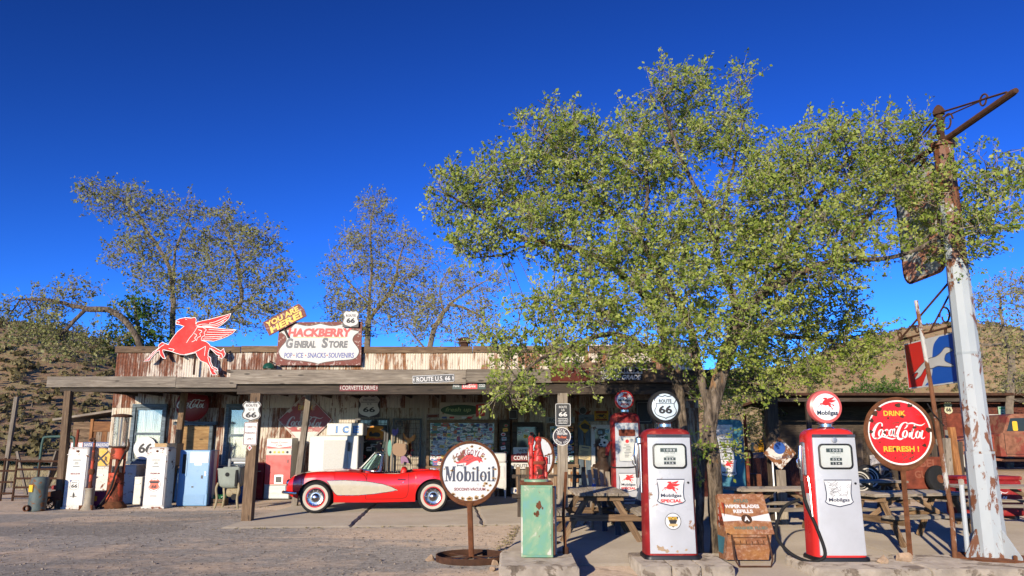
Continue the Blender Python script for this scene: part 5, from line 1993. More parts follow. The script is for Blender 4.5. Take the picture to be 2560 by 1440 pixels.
# cream coves with a bright moulding
CVT = [(-1.06, .705), (-.7, .715), (-.2, .685), (.15, .63), (.36, .565), (.50, .497)]
CVB = [(-1.06, .69), (-1.0, .62), (-.945, .52), (-.88, .43), (-.82, .388), (-.4, .385), (-.1, .405), (.25, .445), (.50, .492)]
for sgn_ in (-1, 1):
    xs2 = [-1.06 + 1.56 * i / 60 for i in range(61)]
    rows = []
    for x in xs2:
        a, b = interp(CVB, x), interp(CVT, x)
        rows.append([(x, sgn_ * (side_y(x, a + (b - a) * j / 6) + .006), a + (b - a) * j / 6) for j in range(7)])
    MB().grid(rows if sgn_ > 0 else [r_[::-1] for r_ in rows]).build('side_cove', M['cream'], car, 50)
    tr = [r_[-1] for r_ in rows] + [r_[0] for r_ in rows[::-1]]
    MB().tube(tr + [tr[0]], .007, 6, False).build('cove_moulding', M['chrome'], car, 60)
    # seams of the door and wing
    for pth in ([(-.19, .88), (-.19, .70), (-.20, .40), (-.20, .30)], [(.74, .85), (.745, .6), (.73, .42), (.66, .32), (.4, .30), (-.19, .30)], [(-.42, .88), (-.26, .83), (-.19, .72)]):
        MB().tube([(x, sgn_ * (side_y(x, z) + .001), z) for x, z in catmull(pth, 6)], .0035, 4, False).build('seam', M['black_matte'], car, 0)
    dh = MB().tube([(.50, sgn_ * (side_y(.5, .72) + .02), .725), (.66, sgn_ * (side_y(.66, .72) + .02), .72)], .012, 8)
    dh.build('door_handle', M['chrome'], car)
    MB().lathe([(.014, 0), (.014, .01)], 10, (.62, sgn_ * .825, .66), 'Y').build('key_lock', M['chrome'], car)
    # lamps, bumpers, vents
    MB().lathe([(.02, -.08), (.075, -.06), (.09, -.02), (.10, .04)], 20, (-1.90, sgn_ * .52, .645), 'X').build('headlight', M['chrome'], car, 50)
    bp = catmull([(-1.70, sgn_ * .80, .44), (-1.88, sgn_ * .74, .45), (-2.02, sgn_ * .58, .45), (-2.06, sgn_ * .34, .45)], 6)
    MB().tube(bp, .032, 10).build('front_bumper', M['chrome'], car, 60)
    bp = catmull([(2.05, sgn_ * .76, .46), (2.2, sgn_ * .66, .47), (2.33, sgn_ * .40, .47)], 6)
    MB().tube(bp, .035, 10).build('rear_bumper', M['chrome'], car, 60)
    MB().lathe([(.05, 0), (.04, .05), (.01, .07)], 14, (2.14, sgn_ * .56, .68), 'X').build('tail_lamp', M['red_clean'], car)
gr_ = MB()
gr_.box((-1.99, 0, .52), (.04, .62, .13))
gr_.build('grille', M['black'], car, 0)
for i in range(11):
    MB().bbox((-2.02, -.28 + i * .056, .52), (.03, .022, .12), .008).build('grille_tooth', M['chrome'], car)

# cockpit
ck = MB()
ck.box((.26, 0, .50), (1.04, 1.24, .04))
ck.box((-.27, 0, .72), (.04, 1.28, .40))
ck.box((.80, 0, .70), (.03, 1.28, .40))
for s_ in (-1, 1):
    ck.box((.26, s_ * .655, .66), (1.08, .03, .36))
ck.build('cockpit_lining', flat('dark_red_lining', (.10, .012, .012), .7), car, 0)
for s_ in (-1, 1):
    MB().bbox((.26, s_ * .685, .835), (1.06, .05, .04), .012).build('door_top', M['cream'], car)
    MB().bbox((.30, s_ * .32, .62), (.50, .48, .16), .05, seg=2).build('seat', M['red_clean'], car, 50)
    MB().bbox((.60, s_ * .32, .78), (.14, .48, .38), .05, (0, R(14), 0), 2).build('seat_back', M['red_clean'], car, 50)
MB().bbox((-.20, 0, .86), (.16, 1.24, .14), .05, seg=2).build('dashboard', M['red_clean'], car, 50)
sw_ = MB()
ring = [(.02 + .06 * math.sin(R(a)), -.32 + .185 * math.cos(R(a)), .90 + .175 * math.sin(R(a))) for a in range(0, 361, 15)]
sw_.tube(ring, .012, 6, False)
for a in (0, 120, 240):
    sw_.tube([(.02, -.32, .90), (.02 + .06 * math.sin(R(a)), -.32 + .185 * math.cos(R(a)), .90 + .175 * math.sin(R(a)))], .008, 5)
sw_.tube([(.02, -.32, .90), (-.2, -.32, .80)], .02, 6)
sw_.build('steering_wheel', M['red_clean'], car)
MB().bbox((1.02, 0, .925), (.38, 1.16, .03), .012).build('hood_cover', M['car_red'], car)
# windscreen: wrap-round frame and glass
base_c = [(.10, -.70, .90), (-.10, -.69, .905), (-.30, -.52, .935), (-.38, -.25, .955), (-.40, 0, .96)]
top_c = [(.13, -.60, 1.24), (.05, -.58, 1.275), (-.02, -.45, 1.30), (-.06, -.22, 1.31), (-.07, 0, 1.315)]
base_c = base_c + [(x, -y, z) for x, y, z in base_c[::-1][1:]]
top_c = top_c + [(x, -y, z) for x, y, z in top_c[::-1][1:]]
bc, tc_ = catmull(base_c, 4), catmull(top_c, 4)
_k = NT('tinted_windscreen')
_k.b.inputs['Base Color'].default_value = (.45, .68, .60, 1)
_k.b.inputs['Roughness'].default_value = .03
_k.b.inputs['Transmission Weight'].default_value = .95
_k.b.inputs['IOR'].default_value = 1.05
ws = MB().grid([bc, [tuple((a + b) / 2 for a, b in zip(p, q)) for p, q in zip(bc, tc_)], tc_])
ws.build('windscreen', _k.m, car, 80)
fr = MB()
fr.tube(bc, .014, 6)
fr.tube(tc_, .012, 6)
for a, b in ((bc[0], tc_[0]), (bc[-1], tc_[-1])):
    fr.tube([a, b], [.028, .018], 8)
fr.build('windscreen_frame', M['chrome'], car, 60)
MB().lathe([(.035, -.02), (.05, .0), (.02, .05)], 12, (-.02, -.74, .93), 'Z').build('wing_mirror', M['chrome'], car, 50)


# wheels
def wheel(x, s_):
    t = obj('wheel', None, car, (x, s_ * .70, WR - .0), (0, 0, 0 if s_ < 0 else math.pi))
    R_ = WR
    MB().lathe([(R_ * .62, -.085), (R_ * .80, -.095), (R_ * .93, -.085), (R_ * .985, -.06), (R_, -.03), (R_, .03), (R_ * .985, .06), (R_ * .9, .09), (R_ * .6, .085)], 48, axis='Y').build('tyre', M['tyre'], t, 40)
    MB().lathe([(R_ * .80, -.0972), (R_ * .72, -.0988), (R_ * .63, -.090)], 48, axis='Y', close=False).build('whitewall', M['whitewall'], t, 60)
    MB().lathe([(R_ * .64, -.088), (R_ * .60, -.098), (R_ * .57, -.084)], 40, axis='Y', close=False).build('rim', M['car_red'], t, 60)
    MB().lathe([(R_ * .575, -.086), (R_ * .50, -.105), (R_ * .40, -.090), (R_ * .26, -.095), (R_ * .20, -.125), (R_ * .05, -.14)], 40, axis='Y').build('hubcap', M['chrome'], t, 40)
    for i in range(10):
        a = R(36 * i)
        MB().bbox((R_ * .44 * math.cos(a), -.102, R_ * .44 * math.sin(a)), (.012, .018, .05), .004, Euler((0, -a + math.pi / 2, 0)).to_matrix()).build('hubcap_fin', M['steel'], t)


for x in WX:
    for s_ in (-1, 1):
        wheel(x, s_)

# ================================================================== THINGS UNDER THE PORCH AND BESIDE IT
def face_of(t, name, x, y, z):
    return obj(name, None, t, (x, y, z), FACE)


# -- blue bottle vending machine
t = thing('blue_vending_machine', 'pale blue bottle vending machine with a white top panel', 'vending machine', (-8.0, 19.95, 0))
bl = paint('pale_blue_enamel', (.14, .33, .56), .35, var=.06, wear=(.5, .5, .5), wamt=.06)
MB().bbox((0, 0, .70), (.76, .62, 1.36), .012).build('cabinet', bl, t)
for x_, w_, c_ in ((.07, .18, 'white_clean'), (-.10, .16, 'ink_blue'), (.22, .12, 'red_clean')):
    MB().box((.3825, x_, .70), (.004, w_, 1.33)).build('side_stripe', M[c_], t, 0)
lettering('66', 0, 0, .08, .05, M['ink_red'], None, 0) if False else None
fc = face_of(t, 'front', 0, -.312, 0)
MB().poly(rrect(.46, .27, .01, 2, .12, 1.20), .0, .012).build('sign_panel', M['white_clean'], fc, 30)
MB().poly(rrect(.15, .56, .02, 3, -.25, 1.02), .0, .010).build('bottle_door', bl, fc, 30)
MB().poly(rrect(.09, .48, .01, 3, -.25, 1.04), .012).build('bottle_window', M['glass_dark'], fc, 0)
MB().poly(rrect(.48, .72, .01, 2, .12, .66), .0, .006).build('door_panel', bl, fc, 30)
for i in range(11):
    MB().box((.0, .06 + i * .022, .008), (.62, .012, .012)).build('louvre', bl, fc, 0)
MB().box((.22, .72, .010), (.045, .08, .01)).build('coin_slot', M['black'], fc, 0)
MB().box((.30, .80, .010), (.03, .10, .02)).build('lever', M['chrome'], fc, 0)
MB().box((-.0, .48, .009), (.05, .035, .008)).build('return_cup', M['black'], fc, 0)
MB().box((.10, 1.03, .009), (.18, .03, .008)).build('maker_badge', M['chrome'], fc, 0)

# -- red cola machine
t = thing('red_cola_machine', 'red cola vending machine with a white Royal Crown Cola panel', 'vending machine', (-6.56, 22.2, 0))
MB().bbox((0, 0, .86), (.72, .62, 1.66), .012).build('cabinet', paint('machine_beige', (.56, .53, .44), .4, var=.06), t)
fc = face_of(t, 'front', 0, -.312, 0)
MB().poly(rrect(.70, .80, .01, 2, 0, .82), 0, .012).build('red_door', M['red_clean'], fc, 30)
MB().poly(rrect(.70, .27, .01, 2, 0, 1.53), 0, .012).build('sign_panel', M['white_clean'], fc, 30)
MB().poly([(-.34, 1.47), (0, 1.42), (.34, 1.47), (.34, 1.40), (-.34, 1.40)], .014).build('chevron', M['red_clean'], fc, 0)
lettering('Royal Crown', 0, 1.56, .46, .07, M['ink_red'], fc, .014)
lettering('Cola', 0, 1.49, .18, .06, M['ink_red'], fc, .014)
MB().poly(rrect(.70, .12, .01, 2, 0, 1.30), 0, .014).build('selector_strip', M['sign_white'], fc, 30)
for i in range(5):
    MB().lathe([(.033, .014), (.033, .022), (.02, .024)], 14, (-.24 + i * .12, 1.30, 0)).build('selector_button', (M['ink'] if i in (0, 4) else M['ink_yellow']), fc)
MB().poly(rrect(.70, .36, .008, 2, 0, .215), 0, .010).build('lower_grille', M['grey_paint'], fc, 30)
for i in range(10):
    MB().box((0, .06 + i * .033, .013), (.66, .012, .008)).build('louvre', M['steel'], fc, 0)
MB().poly(rrect(.24, .24, .01, 2, .04, .56), .014, .02).build('delivery_frame', M['steel'], fc, 30)
MB().poly(rrect(.17, .16, .01, 2, .04, .55), .022).build('delivery_hole', M['black'], fc, 0)
MB().box((.27, 1.05, .016), (.03, .09, .012)).build('coin_slot', M['black'], fc, 0)

# -- ice freezer
t = thing('ice_freezer', 'white ice freezer with blue letters ICE and an aluminium door', 'freezer', (-4.95, 21.95, .03))
wfz = paint('freezer_cream', (.64, .64, .60), .4, var=.06, wear=(.3, .25, .2), wamt=.06)
MB().bbox((0, 0, .86), (1.36, .78, 1.72), .02).build('cabinet', wfz, t)
MB().bbox((.26, .05, 1.90), (1.02, .62, .34), .02).build('header', wfz, t)
fc = face_of(t, 'front', 0, -.392, 0)
MB().poly(rrect(.66, 1.30, .02, 3, .06, .95), 0, .04).build('door_panel', M['alu'], fc, 30)
MB().bbox((.43, 1.42, .05), (.06, .24, .05), .01).build('latch', M['black'], fc)
fh = face_of(t, 'header_front', .26, -.262, 1.90)
icm = flat('ice_blue', (.03, .20, .55), .4)
for c_, x_ in (('I', -.22), ('C', .03), ('E', .32)):
    lettering(c_, x_ - .012, -.012, .05 if c_ == 'I' else .17, .20, M['ink_navy'], fh, .002, bold=.06)
    lettering(c_, x_, 0, .045 if c_ == 'I' else .16, .19, icm, fh, .005, bold=.05)
MB().poly(rrect(.05, .32, .02, 3), 0).build('side_letter', icm, t, 0, (.683, -.1, 1.35), (R(90), 0, R(90)))
lettering('C', 0, 0, .14, .2, icm, t, 0).location = (.684, -.1, .85)
t.children[-1].rotation_euler = (R(90), 0, R(90))

# -- wringer washing machine
t = thing('wringer_washer', 'old grey-green wringer washing machine on tan legs', 'washing machine', (-6.78, 18.95, 0))
gg = paint('washer_grey_green', (.30, .33, .28), .5, var=.12, wear=(.2, .1, .05), wamt=.1)
tn = paint('washer_leg_tan', (.34, .28, .17), .6, var=.2, wear=(.15, .07, .03), wamt=.2)
loft_rr([(.50, .34, .34), (.55, .46, .46), (.62, .50, .50), (.92, .56, .56), (.94, .58, .58), (.96, .58, .58)], .09).build('tub', gg, t, 40)
for sx_ in (-1, 1):
    for sy_ in (-1, 1):
        MB().tube(catmull([(sx_ * .24, sy_ * .22, .62), (sx_ * .27, sy_ * .25, .48), (sx_ * .24, sy_ * .24, .25), (sx_ * .28, sy_ * .26, .02)], 4), [.03] * 12 + [.02], 8).build('leg', tn, t, 50)
MB().lathe([(.10, -.14), (.12, -.1), (.12, .1), (.10, .14)], 16, (.06, 0, .40), 'X').build('motor', tn, t)
MB().lathe([(.07, -.02), (.07, .02)], 16, (.16, -.22, .30), 'Y').build('pulley', M['black_matte'], t)
MB().bbox((.05, 0, .97), (.40, .5, .05), .02).build('lid', gg, t)
wr = MB().bbox((.16, .05, 1.16), (.42, .14, .09), .02)
wr.tube([(-.10, .05, .95), (-.10, .05, 1.18)], .035, 10)
wr.build('wringer_head', M['grey_paint'], t)
MB().lathe([(.03, -.17), (.03, .17)], 12, (.18, .05, 1.09), 'X').build('roller', M['white_clean'], t)
MB().bbox((.20, -.26, .74), (.07, .05, .40), .015).build('gear_lever', M['black_matte'], t)
MB().poly(arc(0, 0, .05, n=10), .0).build('badge', M['black_matte'], t, 0, (-.02, -.283, .82), FACE)

# -- boxes and chests behind
def chest(name, label, x0, y0, x1, y1, Y, d, m, cat, lidm=None, grp=None, floor=True):
    cx, cz, w, h = rect(x0, y0, x1, y1, Y)
    top = cz + h / 2
    b = 0.0 if floor else cz - h / 2
    t = thing(name, label, cat, (cx, Y + d / 2, b), None, grp)
    MB().bbox((0, 0, (top - b) / 2), (w, d, top - b), .015).build('body', m, t)
    MB().bbox((0, 0, top - b + .015), (w * 1.02, d * 1.02, .05), .012).build('lid', lidm or m, t)
    MB().bbox((0, -d / 2 - .012, (top - b) * .8), (.12, .02, .03), .006).build('handle', M['chrome'], t)
    return t


chest('white_chest_freezer', 'long white chest freezer behind the tall red hand pump', 226, 1170, 276, 1246, 20.6, .6, M['white_worn'], 'freezer')
chest('white_cabinet', 'worn white enamel cabinet between the red hand pump and PREMIUM pump', 308, 1166, 338, 1246, 20.6, .5, M['white_worn'], 'cabinet')
chest('small_white_box', 'small white and red drinks box on the ground beside the PREMIUM pump', 334, 1196, 354, 1246, 20.3, .35, M['white'], 'box')
chest('blue_cabinet', 'dark blue cooler behind the wringer washing machine', 536, 1168, 612, 1220, 20.9, .6, flat('deep_blue', (.03, .06, .16), .4), 'cooler')
chest('pale_blue_cooler', 'pale blue chest cooler behind the PREMIUM pump', 416, 1168, 446, 1246, 21.2, .5, bl, 'cooler')
chest('dark_red_cooler', 'dark red drinks chest beside the red cola machine', 633, 1160, 658, 1250, 21.9, .55, M['red_dull'], 'cooler', M['red_clean'])
t = chest('cardboard_carton', 'brown cardboard carton standing on the chest beside the blue machine', 384, 1112, 440, 1165, 20.9, .45, paint('cardboard', (.52, .36, .20), .8, var=.08), 'carton', floor=False)
tb = thing('timber_bench', 'rough timber bench carrying the cardboard carton', 'bench', (t.location.x, t.location.y, 0))
plank('seat', (-.5, 0, t.location.z - .03), (.5, 0, t.location.z - .03), .5, .05, M['wood_brown'], tb)
for sx_ in (-.4, .4):
    plank('leg', (sx_, 0, 0), (sx_, 0, t.location.z - .056), .3, .06, M['wood_brown'], tb, up=(1, 0, 0))
# crate of green bottles
t = thing('bottle_crate', 'wooden crate filled with green glass bottles beneath the washing machine', 'crate', (at(546, 1240, 19.9).x, 20.0, 0))
for sy_ in (-1, 1):
    for z_ in (.04, .13):
        plank('slat', (-.18, sy_ * .13, z_), (.18, sy_ * .13, z_), .015, .075, M['wood_brown'], t)
for sx_ in (-1, 1):
    MB().box((sx_ * .175, 0, .09), (.015, .25, .18)).build('end', M['wood_brown'], t, 0)
MB().box((0, 0, .01), (.35, .26, .015)).build('bottom', M['wood_brown'], t, 0)
gb = flat('green_bottle_glass', (.03, .16, .06), .12)
bme = MB().lathe([(.03, 0), (.032, .02), (.032, .14), (.014, .19), (.013, .24), (.015, .25)], 10).mesh('bottle', gb, 40)
for i in range(4):
    for j in range(3):
        o_ = obj('green_bottle', bme, None, (t.location.x - .12 + i * .08, t.location.y - .08 + j * .08, .02))
        tag(o_, 'green glass bottle standing in the wooden crate', 'bottle', 'green bottles in the crate')

# -- purple tub, tank, jack, hand pump, cart
t = thing('purple_tub', 'faded purple metal tub with a yellow label beside the jack stand', 'tub', (at(246, 1260, 19.7).x, 19.75, 0))
MB().lathe([(.17, 0), (.18, .02), (.20, .36), (.21, .38), (.19, .38)], 22).build('body', paint('purple_enamel', (.22, .05, .14), .5, var=.2), t, 40)
MB().box((-.02, -.195, .2), (.09, .004, .12)).build('label_paper', M['ink_yellow'], t, 0)
t = thing('oil_tank', 'upright grey-green steel tank with an orange patch and rusty outlet', 'tank', (-11.1, 18.42, 0))
MB().lathe([(.17, 0), (.19, .02), (.19, .74), (.17, .77), (.05, .78)], 24).build('shell', paint('tank_grey_green', (.10, .13, .125), .55, var=.3, wear=(.20, .09, .04), wamt=.22), t, 40)
MB().bbox((-.08, -.178, .52), (.13, .03, .16), .004, (0, 0, R(-25))).build('patch', M['ink_yellow'], t)
MB().lathe([(.07, 0), (.07, -.10), (.05, -.10), (.05, -.02)], 14, (-.1, -.17, .08), 'Y', False).build('outlet', M['rust'], t)
t = thing('jack_stand', 'rusty tall jack stand with a pale flared cone foot', 'jack', (-10.09, 18.75, 0))
MB().lathe([(.17, 0), (.13, .06), (.09, .16), (.085, .46), (.10, .47), (.10, .50)], 20).build('foot', paint('jack_cream', (.36, .31, .23), .6, var=.2, wear=(.2, .09, .04), wamt=.2), t, 40)
for a in (90, 210, 330):
    MB().box((.12 * math.cos(R(a)), .12 * math.sin(R(a)), .05), (.14, .03, .12), (0, 0, R(a))).build('fin', M['rust'], t, 0)
MB().tube([(0, 0, .48), (0, 0, 1.0), (0, 0, 1.30), (.0, 0, 1.55)], [.04, .035, .032, .03], 10).build('column', M['red_orange'], t)
MB().tube(catmull([(0, 0, 1.52), (0, 0, 1.63), (-.06, 0, 1.66), (-.12, 0, 1.62)], 5), .028, 8).build('spout', M['rust_dark'], t)
MB().bbox((0, 0, .88), (.12, .10, .14), .02).build('collar', M['rust'], t)
t = thing('hand_water_pump', 'faded red cast hand pump on a tall pipe by the gate', 'hand pump', (-11.35, 20.2, 0))
MB().lathe([(.16, 0), (.16, .04), (.10, .10), (.09, .75), (.11, .8), (.10, .95), (.04, 1.0)], 16).build('body', M['red_dull'], t, 40)
MB().tube([(0, 0, .95), (0.02, 0, 1.90)], .035, 8).build('pipe', M['rust_red'], t)
MB().tube([(-.25, 0, .72), (.3, 0, .75)], .015, 6).build('handle', M['rust'], t)
t = thing('iron_cart', 'small rusty iron cart on a spoked wheel beside the tank', 'cart', (at(122, 1270, 18.9).x, 19.0, 0))
MB().bbox((.05, .1, .30), (.40, .36, .24), .02, (0, R(-12), 0)).build('tray', M['rust'], t)
wh = MB().lathe([(.12, -.02), (.15, -.02), (.15, .02), (.12, .02), (.12, -.02)], 22, (0, -.14, .15), 'Y', False)
for a in range(0, 180, 36):
    wh.box((0, -.14, .15), (.26, .012, .015), (0, R(a), 0))
wh.build('wheel', M['rust_dark'], t)
MB().bbox((.10, .1, .50), (.30, .25, .10), .02).build('red_box', M['red_dull'], t)
MB().tube([(.12, .1, .12), (.16, .1, 0.0)], .02, 6).build('foot', M['rust'], t)
MB().tube([(0, -.13, .15), (0, .2, .22)], .018, 6).build('axle', M['rust'], t)

# -- pipe gate and leaning post
t = thing('pipe_gate', 'dark steel pipe gate under a green pipe arch', 'gate', (-12.6, 21.5, 0))
for z_ in (.12, .36, .60, .84, 1.06):
    MB().tube([(-1.05, 0, z_), (.42, 0, z_)], .028, 8).build('rail', M['rust_dark'], t)
for x_ in (-1.05, -.42, .42):
    MB().tube([(x_, 0, 0), (x_, 0, 1.12)], .03, 8).build('stile', M['rust_dark'], t)
MB().tube(catmull([(-.46, .05, 0), (-.46, .05, 1.2), (-.44, .05, 1.62), (-.34, .05, 1.72), (.30, .05, 1.72), (.42, .05, 1.64), (.45, .05, 1.3), (.45, .05, 0)], 5), .035, 8).build('arch', paint('green_pipe', (.05, .10, .085), .5, var=.3), t, 60)
for i, x_ in enumerate((-1.4, -2.0)):
    MB().tube([(x_, .03, 0), (x_, .03, 1.15)], .03, 8).build('stile', M['rust_dark'], t)
for z_ in (.2, .5, .8, 1.1):
    MB().tube([(-2.6, .03, z_), (-1.12, .03, z_)], .026, 8).build('rail', M['rust_dark'], t)
t = thing('leaning_pole', 'grey timber pole leaning behind the pipe gate', 'pole', (at(18, 1135, 24).x, 24, 0))
pt = at(42, 992, 24)
plank('shaft', (0, 0, 0), (pt.x - t.location.x, 0, pt.z), .11, .11, M['wood_grey'], t, up=(0, 1, 0))
plank('brace', (.75, 0, 0), (.30, 0, 1.3), .07, .07, M['wood_grey'], t, up=(0, 1, 0))
t = thing('plank_bench', 'weathered plank bench with a number plate behind the leaning porch post', 'bench', (at(142, 1190, 23).x, 23, 0))
plank('seat', (-.6, 0, .85), (.55, 0, .85), .4, .05, M['wood_grey'], t)
plank('leg', (-.4, 0, 0), (-.1, 0, .82), .3, .05, M['wood_grey'], t, up=(1, 0, 0))
plank('leg', (.4, 0, 0), (.3, 0, .82), .3, .05, M['wood_grey'], t, up=(1, 0, 0))
plank('upper_shelf', (-.35, .1, 1.35), (.45, .1, 1.35), .3, .04, M['wood_dark'], t)
plank('riser', (-.2, .1, .87), (-.1, .1, 1.33), .25, .04, M['wood_grey'], t, up=(1, 0, 0))
plank('riser', (.3, .1, .87), (.35, .1, 1.33), .25, .04, M['wood_grey'], t, up=(1, 0, 0))

# -- stove by the shop door
t = thing('enamel_stove', 'white enamel kitchen stove on legs beside the shop door', 'stove', (at(1238, 1250, 22.0).x, 22.35, .03))
MB().bbox((0, 0, .62), (.62, .5, .72), .02).build('body', M['white'], t)
MB().bbox((.02, .12, 1.12), (.58, .26, .28), .06, seg=2).build('hood', M['white'], t, 50)
for sx_ in (-1, 1):
    for sy_ in (-1, 1):
        MB().tube([(sx_ * .27, sy_ * .2, .28), (sx_ * .28, sy_ * .21, 0)], [.035, .018], 8).build('leg', M['white'], t)
MB().bbox((-.0, -.258, .72), (.5, .02, .34), .01).build('oven_door', M['white'], t)
MB().bbox((-.0, -.258, .40), (.5, .02, .2), .01).build('drawer', M['white'], t)
MB().bbox((0, -.28, .86), (.3, .02, .02), .006).build('handle', M['chrome'], t)

# -- hangings behind the wire grilles
t, w, h = sgn('flame_poster', 'black poster with an orange and yellow animal shape in the grille', (911, 1062, 964, 1104), 22.78, cat='poster')
board(t, rrect(w, h, .01), M['sign_dark'], .008)
fl = catmull([(-.42, -.38), (-.40, .05), (-.28, .30), (-.18, .42), (.30, .42), (.38, .30), (.25, .18), (.40, .05), (.36, -.40), (.25, -.28), (.1, -.40), (-.05, -.26), (-.2, -.40), (-.3, -.28)], 3, True)
MB().poly([(x * w, y * h) for x, y in fl], .003).build('flame', flat('poster_orange', (.75, .30, .02), .6), t, 0)
bd = catmull([(-.26, -.18), (-.28, .0), (-.18, .12), (-.12, -.02), (.02, .05), (.18, .02), (.26, -.1), (.2, -.22), (.0, -.2)], 3, True)
MB().poly([(x * w, y * h) for x, y in bd], .005).build('animal_shape', M['sign_dark'], t, 0)
MB().poly([(-.38 * w, -.40 * h), (.32 * w, -.40 * h), (.24 * w, -.26 * h), (.05 * w, -.33 * h), (-.14 * w, -.25 * h)], .004).build('red_ground', flat('poster_red', (.65, .07, .02), .6), t, 0)


def ornament(label, cx, cy, pts, col, Y=22.80, sc=None):
    a = at(cx, cy, Y)
    k_ = (at(cx + 1, cy, Y).x - a.x)
    t = thing('metal_ornament', label, 'ornament', (a.x, Y, a.z), FACE, 'cut metal ornaments on the wire grille')
    q = [((x - cx) * k_, -(y - cy) * k_) for x, y in pts]
    MB().poly(q, 0, .012).build('cutout', flat('ornament_paint', col, .5), t, 30)
    return t


ornament('orange and yellow bird-shaped ornament behind the wire grille', 1023, 1098, catmull([(1008, 1082), (1015, 1092), (1024, 1096), (1032, 1088), (1038, 1088), (1036, 1100), (1028, 1106), (1030, 1120), (1024, 1135), (1020, 1118), (1018, 1104), (1010, 1096)], 3, True), (.75, .26, .02))
ornament('teal long oval ornament between the wire grilles', 974, 1120, arc(974, 1120, 5, 20, n=18), (.06, .30, .26), 22.76)
ornament('brown shield-shaped ornament behind the wire grille', 1000, 1126, catmull([(981, 1115), (990, 1108), (1004, 1110), (1018, 1112), (1016, 1130), (1008, 1140), (994, 1140), (982, 1132)], 3, True), (.26, .14, .065))
ornament('red lizard ornament on the wire grille', 1026, 1124, catmull([(1022, 1108), (1030, 1112), (1026, 1120), (1036, 1126), (1026, 1130), (1030, 1140), (1020, 1134), (1022, 1122)], 3, True), (.60, .06, .035))
ornament('purple flower ornament on the wire grille', 987, 1082, catmull([(980, 1078), (984, 1072), (990, 1076), (994, 1070), (996, 1080), (990, 1088), (983, 1088)], 3, True), (.16, .10, .42))
ornament('small purple and white ornament low on the wire grille', 1010, 1150, catmull([(1002, 1144), (1010, 1140), (1018, 1146), (1022, 1158), (1012, 1154), (1004, 1160)], 3, True), (.24, .10, .22))
ornament('rust brown eagle ornament behind the wire grille', 950, 1120, catmull([(932, 1114), (942, 1112), (946, 1104), (954, 1106), (952, 1118), (960, 1128), (950, 1126), (944, 1130), (942, 1120)], 3, True), (.13, .04, .025))
a = at(1012, 1060, 22.78)
t = thing('hanging_hoop', 'black wire hoop hung high on the wire grille', 'hoop', (a.x, 22.78, a.z), FACE)
MB().ribbon(arc(0, 0, .10, n=24), .012, 0, True).build('ring', M['black'], t, 0)
MB().ribbon(arc(-.16, .0, .09, n=24), .03, .002, True).build('ring', M['black'], t, 0)

# ================================================================== FRONT ISLANDS
# -- green oil cabinet with a red hand pump
cx_ = .335
t = thing('oil_cabinet', 'peeling green and white steel oil cabinet with a rusty front patch', 'oil cabinet', (cx_, 10.22, .15))
k = NT('peeling_green')
v = k.coords((1, 1, .6))
n1 = k.noise(v, 3.2, 8, .65, .4)
n2 = k.noise(v, 9, 8, .7)
c = k.ramp(n1, [(.40, (.58, .56, .47)), (.45, (.27, .38, .22)), (.54, (.15, .34, .21)), (.64, (.13, .32, .27))])
c = k.mix(k.ramp(n2, [(.60, 0.), (.66, 1.)]), c, (.15, .07, .03))
k.l(c, k.b.inputs['Base Color'])
k.b.inputs['Roughness'].default_value = .5
k.bump(n1, .3, .006)
M['peel'] = k.m
MB().bbox((-.02, 0, .455), (.40, .50, .88), .008).build('body', M['peel'], t)
MB().bbox((-.02, -.256, .455), (.36, .012, .82), .006).build('front_panel', M['peel'], t)
k = NT('rusted_side')
MB().bbox((.195, 0, .45), (.03, .46, .82), .006).build('side_panel', paint('rusty_pink_grey', (.26, .19, .16), .8, var=.25, wear=(.12, .05, .03), wamt=.4, wscale=9), t)
pr_ = random.Random(12)
for i in range(9):
    x_, z_, s_ = pr_.uniform(-.05, .05), .62 + pr_.uniform(-.11, .09), pr_.uniform(.012, .034)
    MB().poly([(s_ * pr_.uniform(.7, 1.15) * math.cos(q * .42), 1.3 * s_ * pr_.uniform(.7, 1.15) * math.sin(q * .42)) for q in range(15)], 0).build('rust_patch', M['rust'], t, 0, (x_, -.2635 - .0004 * i, z_), FACE)
MB().bbox((-.02, 0, .91), (.42, .52, .035), .008).build('lid', M['rust'], t)
MB().lathe([(.16, 0), (.16, .03), (.06, .04)], 24, (-.02, -.02, .925)).build('flange', M['peel'], t)
MB().tube([(.23, .15, 0), (.23, .15, .86)], .02, 8).build('pipe', M['steel'], t)
M['pump_red'] = paint('chipped_pump_red', (.58, .03, .018), .4, var=.2, wear=(.20, .02, .012), wamt=.28, wscale=14, bump=.15)
hp = thing('red_oil_pump', 'bright orange-red bottle-shaped hand pump on top of the green cabinet', 'hand pump', (cx_ - .01, 10.2, 1.10), (0, 0, R(14)))
MB().lathe([(.085, 0), (.085, .04), (.075, .06), (.075, .20), (.085, .23), (.08, .28), (.045, .40), (.036, .48), (.045, .50), (.045, .53), (.02, .55)], 18, (.02, 0, 0)).build('barrel', M['pump_red'], hp, 40)
MB().lathe([(.03, 0), (.028, .44), (.04, .45), (.04, .53), (.02, .56)], 12, (-.085, -.03, 0)).build('spout_pipe', M['pump_red'], hp, 40)
MB().tube([(.12, 0, .0), (.12, 0, .22)], .025, 8).build('side_pipe', M['pump_red'], hp)
MB().bbox((.12, 0, .24), (.05, .05, .10), .012).build('valve', M['pump_red'], hp)
MB().tube([(-.085, -.03, .36), (.02, 0, .36)], .012, 6).build('link', M['pump_red'], hp)
MB().lathe([(.088, .195), (.095, .205), (.095, .225), (.088, .235)], 18, (.02, 0, 0), 'Z', False).build('band', M['rust_red'], hp)
MB().bbox((.02, -.075, .10), (.06, .02, .07), .006).build('name_plate', M['rust_dark'], hp)
